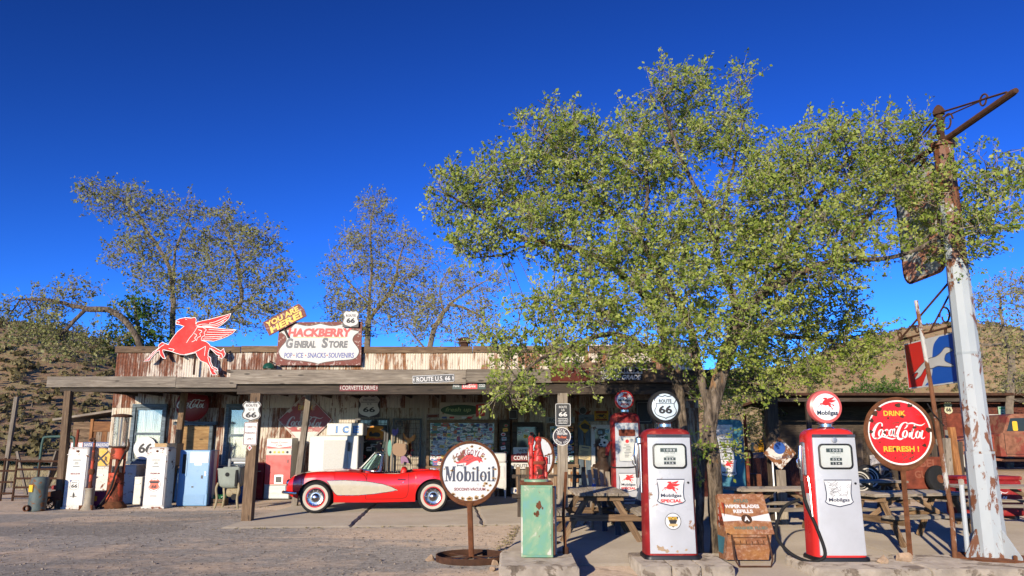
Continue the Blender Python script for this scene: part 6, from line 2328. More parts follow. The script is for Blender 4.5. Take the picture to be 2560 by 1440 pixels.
MB().tube([(.10, -.02, .30), (.19, -.05, .33), (.20, -.05, .40)], .010, 6).build('crank', M['rust'], hp)
MB().tube([(.03, 0, .54), (.035, 0, .60)], .006, 5).build('stem', M['rust'], hp)

t = thing('rusty_rod', 'leaning rusty iron rod beside the oil cabinet', 'rod', (.70, 10.4, .15))
MB().tube([(0, 0, 0), (-.025, 0, .5), (.02, 0, 1.04)], .021, 8).build('shaft', M['rust'], t)
MB().lathe([(.04, 0), (.04, .08), (.025, .09)], 10).build('socket', M['rust_dark'], t)

# -- wiper blade display box
t = thing('wiper_blade_box', 'rusty brown slanted display box reading ATLAS WIPER BLADES REFILLS', 'display box', (3.06, 10.45, .028))
prof_ = [(.10, .84), (-.24, .40), (-.06, .05), (.26, .03), (.30, .84)]
wd_ = .56
k = NT('rusty_display')
v = k.coords((1, 1, 1))
n1 = k.noise(v, 16, 8, .75)
n2 = k.noise(v, 3, 6, .6)
c = k.ramp(n1, [(.35, (.20, .07, .03)), (.52, (.34, .15, .075)), (.62, (.46, .30, .22))])
c = k.mix(k.ramp(n2, [(.45, 0.), (.7, .6)]), c, (.50, .24, .06))
k.l(c, k.b.inputs['Base Color'])
k.b.inputs['Roughness'].default_value = .7
k.bump(n1, .2, .003)
M['display'] = k.m
bx_ = MB()
n = len(prof_)
bx_.add([(-wd_ / 2, y, z) for y, z in prof_] + [(wd_ / 2, y, z) for y, z in prof_],
        [tuple(range(n)), tuple(range(2 * n - 1, n - 1, -1))] + [(i, n + i, n + (i + 1) % n, (i + 1) % n) for i in range(n)])
bx_.build('body', M['display'], t, 20)
ang_ = math.atan2(.84 - .40, .10 + .24)
lid = obj('lid', None, t, (0, -.075, .625), (ang_, 0, 0))
MB().bbox((0, 0, .006), (.62, .60, .016), .004).build('lid_plate', M['display'], lid)
wt = MB()
put_text(wt, 'WIPER BLADES', -.02, .105, .46, .055, .016, .05)
put_text(wt, 'REFILLS', -.02, .03, .26, .055, .016, .05)
wt.poly([(-.31, .0), (-.06, -.055), (-.06, -.105), (-.31, -.12)], .0152)
wt.poly([(.31, .0), (.06, -.055), (.06, -.105), (.31, -.12)], .0152)
wt.build('lettering', M['ink_white'], lid, 0)
gt = MB()
tg = flat('faded_green_ink', (.12, .17, .13), .6)
put_text(gt, 'ATLAS', -.02, .19, .20, .055, .016, .05)
put_text(gt, 'WASHER FLUID', .02, -.215, .44, .045, .016, .05)
gt.build('lettering', tg, lid, 0)
MB().poly(arc(0, -.085, .07, n=24), .0165).build('roundel', M['rust_dark'], lid, 0)
put_text(MB(), 'A', 0, -.082, .07, .07, .018, .06).build('lettering', M['ink_white'], lid, 0)
MB().tube([(-.30, -.28, .40), (-.23, -.22, .38), (-.24, -.34, .10), (-.20, -.38, .015), (.20, -.38, .015), (.24, -.34, .10), (.23, -.22, .38)], .012, 8).build('wire_stand', M['rust_dark'], t, 50)
sl = MB()
ang2 = math.atan2(.40 - .05, -(-.24 + .06))
for i in range(6):
    sl.box((-.19 + i * .075, -.232 + .042, .30), (.006, .012, .06), (R(-27), 0, 0))
sl.box((0, -.222, .345), (.42, .008, .008))
sl.box((0, -.178, .26), (.42, .008, .008))
sl.build('rack_wire', M['rust_dark'], t, 0)
MB().poly([(.28, -.05), (.30, .25), (-.02, .12), (-.20, -.25), (-.05, -.42), (.18, -.44)], 0).build('side_print', M['red_orange'], t, 0, (-wd_ / 2 - .002, .02, .48), (R(90), 0, R(-90))) if False else None
for s_, zz, hh, m_ in ((-1, .62, .30, M['red_orange']), (-1, .22, .22, M['teal'])):
    MB().poly([(-.24, -.15), (.16, -.15), (.16, .15), (-.06 if zz > .5 else -.14, .15)] if zz > .5 else [(-.22, -.11), (.0, -.11), (.12, .11), (-.24, .11)], 0).build('side_paint', m_, t, 0, (-wd_ / 2 - .0015, .04 if zz > .5 else .04, zz), (R(90), 0, R(-90)))
sp2 = MB()
for i, ch in enumerate('DERU'):
    put_text(sp2, ch, 0, .22 - i * .085, .05, .05, 0, .03)
sp2.build('lettering', M['ink_white'], t, 0, (-wd_ / 2 - .003, .16, .50), (R(90), 0, R(-90)))


# ---- rocks by the island and along the bank
def rock_mesh(seed, s):
    rs = random.Random(seed)
    bm = bmesh.new()
    bmesh.ops.create_icosphere(bm, subdivisions=3, radius=1)
    cuts = [(Vector((rs.gauss(0, 1), rs.gauss(0, 1), rs.gauss(0, 1))).normalized(), rs.uniform(.5, .8)) for _ in range(11)]
    for p in bm.verts:
        q = 1 + .35 * mnoise.noise(p.co * 1.3 + Vector((seed * 3.1, 0, 0))) + .12 * mnoise.noise(p.co * 3 + Vector((seed, 5, 0)))
        c_ = p.co * q
        for nn_, dd_ in cuts:
            e_ = c_.dot(nn_) - dd_
            if e_ > 0:
                c_ = c_ - nn_ * e_
        p.co = Vector((c_.x * s[0], c_.y * s[1], max(-.35, c_.z) * s[2]))
    me = bpy.data.meshes.new('rock')
    bm.to_mesh(me)
    bm.free()
    me.materials.append(M['rock'])
    return me


for i, (px_, py_, s_, lb) in enumerate(((1076, 1402, .08, 'tan rock beside the iron ring base of the oil sign'), (1236, 1412, .07, 'small pale rock between the ring base and the concrete island'),
                                        (1246, 1424, .05, 'bluish grey stone against the concrete island edge'), (2262, 1402, .11, 'pale tan rock at the foot of the red cola sign'),
                                        (2205, 1408, .09, 'flat tan rock on the long island beside the red pump'), (1278, 1434, .045, 'little stone in front of the concrete island'))):
    z_ = .13 if px_ > 2000 else 0
    g_ = gnd(px_, py_, z_)
    if i == 2:
        g_ = Vector((-.24, 10.0, 0))
    o_ = obj('rock', rock_mesh(i, (s_, s_ * .9, s_ * .8)), None, (g_.x, g_.y, z_ + s_ * .25))
    tag(o_, lb, 'rock', 'loose rocks around the islands')

# ---- picnic tables
def picnic(label, x, y, rz, L=1.8, z=.028):
    t = thing('picnic_table', label, 'picnic table', (x, y, z), (0, 0, rz), 'weathered picnic tables')
    for i in range(5):
        plank('top_board', (-L / 2, -.34 + i * .17, .74), (L / 2, -.34 + i * .17, .74), .158, .042, M['wood_grey'], t)
    for s_ in (-1, 1):
        for q in (0, 1):
            plank('seat_board', (-L / 2, s_ * (.60 + q * .15), .44), (L / 2, s_ * (.60 + q * .15), .44), .14, .042, M['wood_grey'], t)
        e = s_ * (L / 2 - .22)
        plank('cross_beam', (e, -.74, .37), (e, .74, .37), .045, .10, M['wood_brown'], t)
        plank('top_cleat', (e, -.36, .675), (e, .36, .675), .045, .085, M['wood_brown'], t)
        for q in (-1, 1):
            plank('leg', (e + .05, q * .62, 0), (e + .05, q * .20, .71), .10, .045, M['wood_brown'], t, up=(1, 0, 0))
        plank('brace', (e, 0, .39), (s_ * .12, 0, .71), .07, .04, M['wood_brown'], t, up=(0, 1, 0))
    return t


picnic('picnic table end-on between the oil cabinet and the dark red pump', 1.42, 13.25, R(90))
picnic('picnic table beyond the wiper blade box', 4.75, 13.9, R(8))
picnic('picnic table beside the tall pole and red cola sign', 6.35, 12.7, R(14))
picnic('picnic table in front of the rusty pickup truck', 9.15, 14.6, R(-10))
picnic('picnic table near the tyres and plank fence', 7.3, 16.6, R(4))

t = thing('water_bottle', 'clear plastic water bottle with blue label on the picnic table', 'bottle', (1.33, 12.72, .028 + .761))
MB().lathe([(.03, 0), (.033, .01), (.033, .13), (.03, .15), (.014, .185), (.013, .2)], 16).build('bottle_body', M['glass'], t, 40)
MB().lathe([(.0335, .08), (.0335, .125)], 16, close=False).build('wrapper', M['ink_blue'], t)
MB().lathe([(.016, .2), (.016, .218)], 12).build('cap', M['white_clean'], t)


def adirondack(label, x, y, rz, m):
    t = thing('garden_chair', label, 'chair', (x, y, .026), (0, 0, rz), 'slatted garden chairs')
    for i in range(5):
        q = (i - 2)
        plank('back_slat', (q * .10, .22, .30), (q * .125, .46, 1.05 - .035 * abs(q)), .085, .02, m, t, up=(0, -1, .3))
    for i in range(4):
        plank('seat_slat', (-.27, -.28 + i * .13, .38 - i * .03), (.27, -.28 + i * .13, .38 - i * .03), .11, .02, m, t)
    for s_ in (-1, 1):
        plank('arm', (s_ * .34, -.36, .56), (s_ * .34, .36, .56), .12, .022, m, t)
        plank('leg', (s_ * .30, -.30, 0), (s_ * .30, -.30, .545), .04, .09, m, t, up=(0, 1, 0))
        plank('leg', (s_ * .28, -.30, .36), (s_ * .28, .48, .0), .04, .11, m, t)
    plank('back_rail', (-.36, .38, .70), (.36, .38, .70), .04, .06, m, t)
    return t


adirondack('bare wood slatted garden chair behind the picnic table with the bottle', 1.72, 14.95, R(10), M['wood_grey'])
adirondack('blue-grey slatted garden chair beside the dark red pump', 2.02, 13.9, R(-75), wood('navy_grey_wood', (.10, .13, .19), (.05, .065, .10)))
t = thing('picket_bench', 'dark picket-backed bench behind the picnic table with the bottle', 'bench', (.95, 16.8, .026))
for i in range(9):
    plank('picket', (-.8 + i * .2, .2, .35), (-.82 + i * .205, .28, 1.02), .09, .022, M['wood_brown'], t, up=(0, -1, 0))
plank('back_rail', (-.95, .26, .82), (.95, .26, .82), .03, .08, M['wood_dark'], t)
plank('seat', (-.95, 0, .42), (.95, 0, .42), .42, .05, M['wood_dark'], t)
for s_ in (-.8, .8):
    plank('leg', (s_, -.1, 0), (s_, -.1, .395), .07, .07, M['wood_dark'], t, up=(0, 1, 0))
    plank('leg', (s_, .2, 0), (s_, .24, .86), .05, .07, M['wood_dark'], t, up=(0, 1, 0))

# carved dark figure by the window
a = at(1509, 1190, 20.2)
t = thing('carved_bear', 'dark carved wooden bear statue by the white framed window', 'statue', (a.x, 20.3, .024))
MB().lathe([(.30, 0), (.30, .28), (.27, .32)], 18).build('stump', M['wood_brown'], t, 40)
bb = MB().lathe([(.20, .30), (.25, .45), (.25, .75), (.20, .98), (.12, 1.08), (.13, 1.16), (.15, 1.26), (.12, 1.36), (.04, 1.42)], 18)
bb.tube([(0, -.08, 1.25), (0, -.22, 1.22)], [.09, .055], 10)
for s_ in (-1, 1):
    bb.tube([(s_ * .19, 0, .95), (s_ * .26, -.12, .78), (s_ * .14, -.26, .66)], [.08, .075, .06], 10)
    bb.tube([(s_ * .12, -.02, .40), (s_ * .18, -.24, .38)], [.11, .08], 10)
    bb.tube([(s_ * .10, .0, 1.36), (s_ * .125, 0, 1.44)], [.045, .03], 8)
bb.build('carving', paint('dark_carving', (.045, .025, .016), .6, var=.4, scale=8, bump=.4), t, 50)
t = thing('cable_drum', 'upright wooden half barrel beside the carved bear', 'barrel', (a.x + .75, 20.4, .024))
MB().lathe([(.24, 0), (.29, .25), (.30, .42), (.28, .6), (.25, .78)], 20).build('staves', M['wood_brown'], t, 40)
for z_ in (.12, .62):
    MB().lathe([(.285, z_), (.29, z_ + .05)], 20, close=False).build('hoop', M['rust_dark'], t)

# ---- tall pole with wrought brackets
t = thing('sign_pole', 'tall peeling pale blue steel pole with wrought iron arms', 'pole', (6.13, 10.2, .13))
k = NT('peeling_pole')
v = k.coords((1, 1, .45))
n1 = k.noise(v, 4.2, 9, .72, .5)
n2 = k.noise(v, 1.1, 4)
sz = k.n("ShaderNodeSeparateXYZ")
k.l(k.coords((1, 1, 1), False), sz.inputs[0])
mr = k.n("ShaderNodeMapRange")
for kk, vv in (('From Min', 3.2), ('From Max', 5.0), ('To Min', 0.), ('To Max', .16)):
    mr.inputs[kk].default_value = vv
k.l(sz.outputs['Z'], mr.inputs['Value'])
ad = k.n("ShaderNodeMath", operation='ADD')
k.l(n1, ad.inputs[0])
k.l(mr.outputs[0], ad.inputs[1])
c = k.ramp(n2, [(.3, (.34, .385, .40)), (.7, (.48, .505, .50))])
c = k.mix(k.ramp(ad.outputs[0], [(.55, 0.), (.575, 1.)]), c, (.19, .075, .035))
k.l(c, k.b.inputs['Base Color'])
k.b.inputs['Roughness'].default_value = .55
k.bump(n1, .25, .005)
M['pole'] = k.m
MB().lathe([(.195, .02), (.175, 1.3), (.16, 1.32), (.15, 3.0), (.135, 4.0), (.125, 5.55), (.17, 5.56), (.17, 5.62), (.05, 5.64)], 10).build('shaft', M['pole'], t, 20)
for a_ in (20, 110, 200, 290):
    ca, sa = math.cos(R(a_)), math.sin(R(a_))
    g_ = MB()
    g_.add([(ca * .18, sa * .18, .02), (ca * .42, sa * .42, .02), (ca * .42, sa * .42, .05), (ca * .2, sa * .2, .36)], [(0, 1, 2, 3)])
    g_.v = g_.v + [(x + sa * .02, y - ca * .02, z) for x, y, z in g_.v]
    g_.f = [(0, 1, 2, 3), (7, 6, 5, 4), (0, 4, 5, 1), (1, 5, 6, 2), (2, 6, 7, 3)]
    g_.build('gusset', M['pole'], t, 0)
    MB().lathe([(.025, .02), (.025, .07), (.01, .08)], 8, (ca * .36 + sa * .05, sa * .36 - ca * .05, 0)).build('bolt', M['rust'], t)
for z_ in (1.3, 2.6, 3.6):
    MB().lathe([(.192 - .014 * z_, z_), (.197 - .014 * z_, z_ + .03)], 10, close=False).build('weld_band', M['pole'], t, 20)
MB().lathe([(.46, 0), (.46, .022)], 8).build('base_plate', M['rust'], t, 20)
MB().tube([(0, 0, 5.6), (0, 0, 6.12)], .045, 10).build('finial', M['rust_dark'], t)
MB().lathe([(.075, 6.05), (.08, 6.11), (.05, 6.17), (.02, 6.2)], 14).build('finial_cap', M['rust_dark'], t)
MB().tube([(0, -1.62, 5.64), (0, -1.55, 5.64), (0, 1.5, 5.64)], [.035, .045, .045], 10).build('arm', M['rust_dark'], t)
for s_ in (-1, 1):
    MB().tube([(0, 0, 6.08), (0, s_ * 1.45, 5.70)], .014, 6).build('stay', M['rust_dark'], t)
    MB().tube([(0, s_ * .05, 5.98), (0, s_ * .95, 5.82)], .010, 6).build('stay', M['rust_dark'], t)
    for yc, r_ in ((.18, .13), (1.0, .09)):
        sc = [(0, s_ * (yc + r_ * (1 - q * .028) * math.cos(q * .42)), 5.86 - (yc > .5) * .06 + r_ * (1 - q * .028) * math.sin(q * .42)) for q in range(17)]
        MB().tube(sc, .012, 6).build('scroll', M['rust_dark'], t)
# lower bracket
MB().tube([(0, .15, 3.03), (0, 1.75, 3.03)], .016, 6).build('lower_bar', M['rust_dark'], t)
MB().tube([(0, .15, 3.68), (0, 1.7, 3.05)], .016, 6).build('stay', M['rust_dark'], t)
MB().tube([(.03, .15, 3.60), (.03, .9, 3.05)], .014, 6).build('stay', M['rust_dark'], t)
for yc, zc_, r_ in ((.42, 3.20, .14), (1.2, 3.12, .07), (1.72, 3.1, .06)):
    sc = [(0, yc + r_ * (1 - q * .03) * math.cos(q * .42), zc_ + r_ * (1 - q * .03) * math.sin(q * .42)) for q in range(16)]
    MB().tube(sc, .012, 6).build('scroll', M['rust_dark'], t)

SIDE = Matrix(((0, 0, -1), (-1, 0, 0), (0, 1, 0))).to_euler()    # local X -> -Y, Y -> Z, normal -> -X
t = thing('greyhound_sign', 'hanging red and blue panel with a white running greyhound', 'sign', (6.13, 11.12, 2.73), SIDE)
w, h = 1.40, .70
board(t, rrect(w, h, .02), M['white_clean'], .025)
MB().poly([(-.68, -.33), (-.30, -.33), (-.10, -.12), (-.12, .33), (-.68, .33)], .003).build('red_field', M['red_clean'], t, 0)
MB().poly(catmull([(-.22, -.33), (.0, -.2), (.06, .05), (.14, .24), (.30, .33)], 4) + [(.68, .33), (.68, -.33)], .004).build('blue_field', flat('panel_blue', (.012, .10, .48), .4), t, 0)
dg = catmull([(-.55, -.16), (-.42, -.10), (-.25, -.02), (-.05, .05), (.15, .06), (.30, .10), (.42, .16), (.54, .14), (.60, .10), (.50, .08), (.42, .06), (.38, -.02), (.52, -.08), (.60, -.12), (.50, -.12), (.34, -.10), (.18, -.08), (.02, -.10), (-.15, -.08), (-.30, -.18), (-.48, -.22), (-.36, -.13), (-.46, -.13)], 3, True)
MB().poly(dg, .007).build('greyhound', M['sign_white'], t, 0)
outline(t, dg, .010, M['ink_grey'], .0085, 'greyhound_line')
for x_ in (-.5, .45):
    MB().box((x_, .38, -.01), (.03, .09, .03)).build('hanger', M['rust_dark'], t, 0)
t = thing('hanging_sign', 'tall faded orange and white panel hanging among the leaves from the pole', 'sign', (6.13, 11.05, 4.80), SIDE)
board(t, rrect(1.12, 1.66, .22), paint('faded_panel', (.58, .26, .15), .6, var=.2, wear=(.62, .64, .60), wamt=.30, wscale=2.4), .05)
outline(t, rrect(1.12, 1.66, .22), .04, M['rust_dark'], .004)
for x_ in (-.3, .3):
    MB().box((x_, .88, -.02), (.03, .12, .03)).build('hanger', M['rust_dark'], t, 0)

t = thing('thin_pole', 'thin peeling white and rust pole leaning beside the tall pole', 'pole', (5.66, 10.2, .13))
MB().tube([(0, 0, 0), (.02, 0, .55), (-.02, 0, 1.2), (-.06, .02, 2.2), (-.12, .05, 3.35)], [.032, .03, .03, .028, .026], 10).build('shaft', paint('white_rust_pole', (.48, .47, .42), .6, var=.15, wear=(.2, .085, .04), wamt=.3, wscale=4, stretch=(1, 1, .5)), t)
MB().tube([(.03, -.03, 1.66), (-.1, -.04, 1.82), (-.16, -.03, 1.95)], .008, 5).build('wire', M['black_matte'], t)
t = thing('short_pipe', 'short pale blue pipe standing beside the tall pole', 'pipe', (5.80, 10.15, .13))
MB().tube([(0, 0, 0), (.03, .02, .92)], .030, 10).build('shaft', M['pole'], t)
MB().lathe([(.034, .91), (.034, .97), (.01, .98)], 10, (.03, .02, 0)).build('cap', M['concrete'], t)

# ================================================================== RIGHT BACK YARD
# -- dark red shed with open bay
BZ = .6
t = thing('iron_shed', 'long dark red corrugated iron shed with an open bay behind the pickup', 'shed', (19.0, 31.0, BZ))
TL = Vector((19.0, 31.0, BZ))
for i in range(5):
    for j in range(3):
        sheet(17.3 + i * 1.82, BZ + .02 + j * .86, 1.84, .88, M['iron_red'], 31.0 - .008 * ((i + j) % 2), t, TL, False)
MB().box((4.0, 2.1, 1.3), (11.4, 4.0, 2.6)).build('wall', M['wood_dark'], t, 0)
MB().box((.55, 1.6, 2.66), (18.6, 5.6, .1), (R(-3), 0, 0)).build('roof', M['rust_dark'], t, 30)
plank('roof_beam', (-8.6, -.9, 2.6), (9.5, -.9, 2.6), .10, .14, M['wood_dark'], t)
for x_ in (-7.4, -4.6):
    plank('post', (x_, -.85, -.1), (x_, -.85, 2.52), .16, .16, M['wood_dark'], t, up=(0, 1, 0))
MB().box((-4.8, 3.2, 1.3), (6.2, .1, 2.6)).build('back_wall', M['wood_dark'], t, 0)
MB().bbox((-.7, -.03, 1.55), (1.7, .02, 1.1), .004).build('rusty_panel', M['rust_red'], t)

t, w, h = sgn('route_shield_sign', 'small cream 66 shield on the dark red shed', (2361, 1006, 2381, 1036), 30.9)
board(t, shield(w, h), paint('cream_tin', (.60, .57, .36), .5, var=.1), .015)
lettering('66', 0, -.1 * h, .62 * w, .34 * h, M['ink'], t, .004, bold=.04)
lettering('US', 0, .24 * h, .4 * w, .16 * h, M['ink'], t, .004)
t, w, h = sgn('cola_wall_sign', 'orange-red cola sign on the dark red shed', (2440, 1036, 2499, 1078), 30.9)
board(t, [(-w / 2, -h / 2), (w / 2, -h / 2), (w / 2, h / 2), (-w / 2, h / 2)], paint('cola_orange', (.50, .06, .03), .5, var=.1), .02)
outline(t, [(-w * .49, -h * .48), (w * .49, -h * .48), (w * .49, h * .48), (-w * .49, h * .48)], .04, M['sign_white'], .003)
script_coke(MB(), 0, .08 * h, .86 * w, .004, 1.1).build('lettering', M['ink_white'], t, 0)
MB().ribbon(catmull([(-.5 * w, -.2 * h), (-.1 * w, -.28 * h), (.2 * w, -.12 * h), (.49 * w, -.1 * h)], 5), .05, .004).build('wave', M['ink_white'], t, 0)
t, w, h = sgn('vertical_sign', 'tall pale green sign with vertical letters REMINGTON on the shed', (2499, 1016, 2521, 1084), 30.88)
board(t, rrect(w, h, .02), paint('mint_tin', (.40, .55, .42), .5, var=.08), .02)
for i, ch in enumerate('REMINGTON'):
    lettering(ch, 0, .32 * h - i * .092 * h, .3 * w, .06 * h, M['ink'], t, .004, bold=.02)
MB().box((0, .43 * h, .003), (.8 * w, .06 * h, .002)).build('header', flat('green_ink', (.05, .25, .12), .5), t, 0)

# -- old pickup
t = thing('pickup_truck', 'rusted red-brown vintage pickup truck with a rounded cab', 'pickup truck', (16.4, 26.6, BZ))
tr = paint('rusted_truck_red', (.24, .055, .035), .6, var=.3, scale=2, wear=(.30, .13, .075), wamt=.30, wscale=1.6, bump=.1)
def side_loft(mb, prof, y0, y1, inset=.0):
    n = len(prof)
    mb.add([(x, y0, z) for x, z in prof] + [(x * 1.0, y1, z) for x, z in prof], [tuple(range(n)), tuple(range(2 * n - 1, n - 1, -1))] + [(i, n + i, n + (i + 1) % n, (i + 1) % n) for i in range(n)])
    return mb
cab = [(-.15, .48), (1.28, .48), (1.30, 1.0), (1.26, 1.50), (1.16, 1.72), (.95, 1.80), (.40, 1.80), (.22, 1.74), (.0, 1.22), (-.15, 1.16)]
side_loft(MB(), cab, -.72, .72).build('cab', tr, t, 30)
MB().poly([(.12, 1.26), (.28, 1.66), (.92, 1.68), (.95, 1.26)], 0).build('side_window', M['glass_dark'], t, 0, (0, -.725, 0), FACE)
MB().poly(rrect(.16, .30, .04, 3, .40, 1.42), 0).build('yellow_card', M['ink_yellow'], t, 0, (0, -.73, 0), FACE)
for pth in ([(.02, 1.2), (.02, .55)], [(1.02, 1.68), (1.02, .55)], [(.02, .55), (1.02, .55)]):
    MB().tube([(x, -.724, z) for x, z in pth], .008, 5).build('door_seam', M['black_matte'], t)
MB().tube([(.82, -.74, 1.10), (.96, -.74, 1.10)], .015, 6).build('door_handle', M['chrome'], t)
hood = [(-1.55, .55), (-.15, .55), (-.12, 1.16), (-.7, 1.12), (-1.3, 1.02), (-1.55, .92)]
side_loft(MB(), hood, -.46, .46).build('hood', tr, t, 40)
MB().tube([(-1.5, -.47, .96), (-.2, -.47, 1.06)], .018, 6).build('hood_trim', M['chrome'], t)
for s_ in (-1, 1):
    fp = [(-1.62, .42), (-1.55, .66), (-1.38, .80), (-1.05, .84), (-.78, .72), (-.55, .46), (-.15, .40), (-.15, .34), (-.60, .36), (-.74, .52), (-.92, .66), (-1.12, .68), (-1.32, .62), (-1.44, .46), (-1.46, .36), (-1.58, .36)]
    side_loft(MB(), fp, s_ * .46, s_ * .82).build('front_fender', tr, t, 40)
    MB().box((.70, s_ * .74, .36), (1.8, .22, .06)).build('running_board', M['rust_dark'], t, 0)
bed = [(1.36, .50), (3.25, .50), (3.25, 1.06), (1.36, 1.06)]
side_loft(MB(), bed, -.68, .68).build('bed', tr, t, 30)
MB().tube([(1.36, -.69, 1.07), (3.25, -.69, 1.07)], .03, 8).build('bed_rail', tr, t)
fp = [(1.95, .44), (2.02, .72), (2.25, .88), (2.6, .88), (2.85, .70), (2.92, .44), (2.82, .44), (2.72, .66), (2.5, .76), (2.35, .76), (2.14, .64), (2.05, .44)]
side_loft(MB(), fp, -.88, -.67).build('rear_fender', tr, t, 40)
for x_ in (-1.12, 2.43):
    for s_ in (-1, 1):
        wl = obj('wheel', None, t, (x_, s_ * .70, .35))
        MB().lathe([(.2, -.08), (.33, -.08), (.35, -.04), (.35, .04), (.33, .08), (.2, .08)], 28, axis='Y').build('tyre', M['tyre'], wl, 40)
        MB().lathe([(.31, s_ * .083), (.22, s_ * .085)], 28, axis='Y', close=False).build('whitewall', M['whitewall'], wl)
        MB().lathe([(.21, s_ * .082), (.12, s_ * .10), (.02, s_ * .13)], 24, axis='Y').build('hubcap', M['steel'], wl, 40)
MB().lathe([(.10, 0), (.11, .06), (.03, .14)], 16, (-1.45, -.62, .86), 'X').build('headlight', M['chrome'], t)
t.scale = (1.06, 1.06, 1.06)
t, w, h = sgn('pure_sign', 'rusty cream sign reading PURE standing in the truck bed', (2527, 1068, 2566, 1112), 26.5)
board(t, rrect(w, h, .06), paint('rusty_cream', (.50, .42, .32), .6, var=.15, wear=(.28, .12, .06), wamt=.3, wscale=4), .02)
lettering('PURE', 0, .05 * h, .84 * w, .36 * h, M['sign_white'], t, .004, bold=.04)

# -- plank fence, wheels, rusty signs in front of the bay
t = thing('plank_fence', 'broken fence of upright weathered planks before the open bay', 'fence', (11.4, 23.6, .25))
for i in range(16):
    h_ = random.uniform(1.2, 1.85)
    x_ = -1.6 + i * .25
    plank('plank', (x_, random.uniform(-.03, .03), -.2), (x_ + random.uniform(-.06, .06), random.uniform(-.05, .05), h_), .03, .19, random.choice((M['wood_grey'], M['wood_dark'], M['wood_dark'], M['wood_brown'])), t, up=(1, 0, 0))
plank('rail', (-1.7, .05, .9), (2.3, .05, .9), .05, .1, M['wood_dark'], t)
for nm, lb, px0, px1, m_ in (('leaning_post', 'orange-brown squared post leaning before the pickup', 2400, 2378, 'wood_orange'), ('leaning_post', 'grey split post leaning beside the fence end', 2376, 2366, 'wood_grey')):
    b_ = at(px0, 1210, 22.4)
    tp = at(px1, 1068 if m_ == 'wood_orange' else 1095, 22.4)
    t = thing(nm, lb, 'post', (b_.x, 22.4, .15))
    plank('shaft', (0, 0, -.1), (tp.x - b_.x, 0, tp.z - .15), .16, .14, M[m_], t, up=(0, 1, 0))


def loose_tyre(label, px, py, Y, r, lean, ring, yaw=0):
    a = at(px, py, Y)
    t = thing('loose_tyre', label, 'tyre', (a.x, Y, a.z - r), (R(-lean), 0, R(yaw)), 'old wheels leaning on the fence')
    MB().lathe([(r * .55, -.08), (r * .8, -.095), (r * .96, -.07), (r, -.03), (r, .03), (r * .96, .07), (r * .55, .08)], 30, (0, 0, r), 'Y').build('tread', M['tyre'], t, 40)
    if ring:
        MB().lathe([(r * .72, -.096), (r * .62, -.095)], 30, (0, 0, r), 'Y', False).build('whitewall', M['whitewall'], t)
        MB().lathe([(r * .52, -.082), (r * .48, -.085)], 30, (0, 0, r), 'Y', False).build('rim', M['whitewall'], t)
    MB().lathe([(r * .3, -.085), (.03, -.11)], 16, (0, 0, r), 'Y').build('hub', M['rust'] if not ring else M['steel'], t)
    return t


loose_tyre('white-ringed tyre at the near end of the plank fence', 2150, 1204, 21.2, .36, 10, True)
loose_tyre('white-ringed tyre propped against the plank fence', 2172, 1195, 22.2, .38, 12, True)
loose_tyre('plain black tyre with a rusty hub under the leaning posts', 2352, 1198, 22.6, .40, 12, False, 12)
a = at(2206, 1195, 22.9)
t = thing('wagon_wheel', 'dark wooden wagon wheel with spokes against the fence', 'wagon wheel', (a.x, 22.9, a.z - .42), (R(-8), 0, 0))
MB().lathe([(.36, -.03), (.42, -.03), (.42, .03), (.36, .03), (.36, -.03)], 32, (0, 0, .42), 'Y', False).build('rim', M['wood_dark'], t)
for i in range(12):
    a_ = R(30 * i)
    plank('spoke', (.06 * math.cos(a_), 0, .42 + .06 * math.sin(a_)), (.37 * math.cos(a_), 0, .42 + .37 * math.sin(a_)), .03, .03, M['wood_grey'], t, up=(0, 1, 0))
MB().lathe([(.08, -.07), (.09, 0), (.06, .08)], 14, (0, 0, .42), 'Y').build('hub', M['wood_dark'], t)
t, w, h = sgn('rusty_tin_sign', 'rusty brown tin sign with ghost lettering leaning on the fence', (2252, 1142, 2372, 1222), 22.9)
board(t, rrect(w, h, .03), M['rust_red'], .02)
gl = flat('ghost_ink', (.26, .085, .045), .8)
lettering('BBEL', .05, .3 * h, .5 * w, .24 * h, gl, t, .004, bold=.03)
lettering('GUN', -.02, -.05 * h, .4 * w, .24 * h, gl, t, .004, bold=.03)
t, w, h = sgn('enamel_tin_sign', 'black and white peeling tin sign on the plank fence', (2176, 1138, 2226, 1176), 23.35)
board(t, rrect(w, h, .01), paint('peeling_black_tin', (.05, .03, .035), .5, var=.3, wear=(.45, .42, .40), wamt=.42, wscale=9), .015)

# -- chest cooler at the edge
t = thing('cola_chest_cooler', 'dark red chest cooler with white cola script behind the picnic table', 'cooler', (9.95, 16.6, .02))
MB().bbox((0, 0, .42), (1.3, .6, .72), .03).build('body', M['red_dull'], t)
MB().bbox((0, 0, .82), (1.34, .64, .08), .02).build('lid', M['red_dull'], t)
fc = face_of(t, 'front', 0, -.302, .5)
script_coke(MB(), 0, -.05, .7, .002).build('lettering', M['ink_white'], fc, 0)
lettering('DRINK', 0, .16, .25, .06, M['ink_white'], fc, .002)
for sx_ in (-.5, .5):
    MB().box((sx_, 0, .03), (.1, .5, .06)).build('foot', M['black'], t, 0)

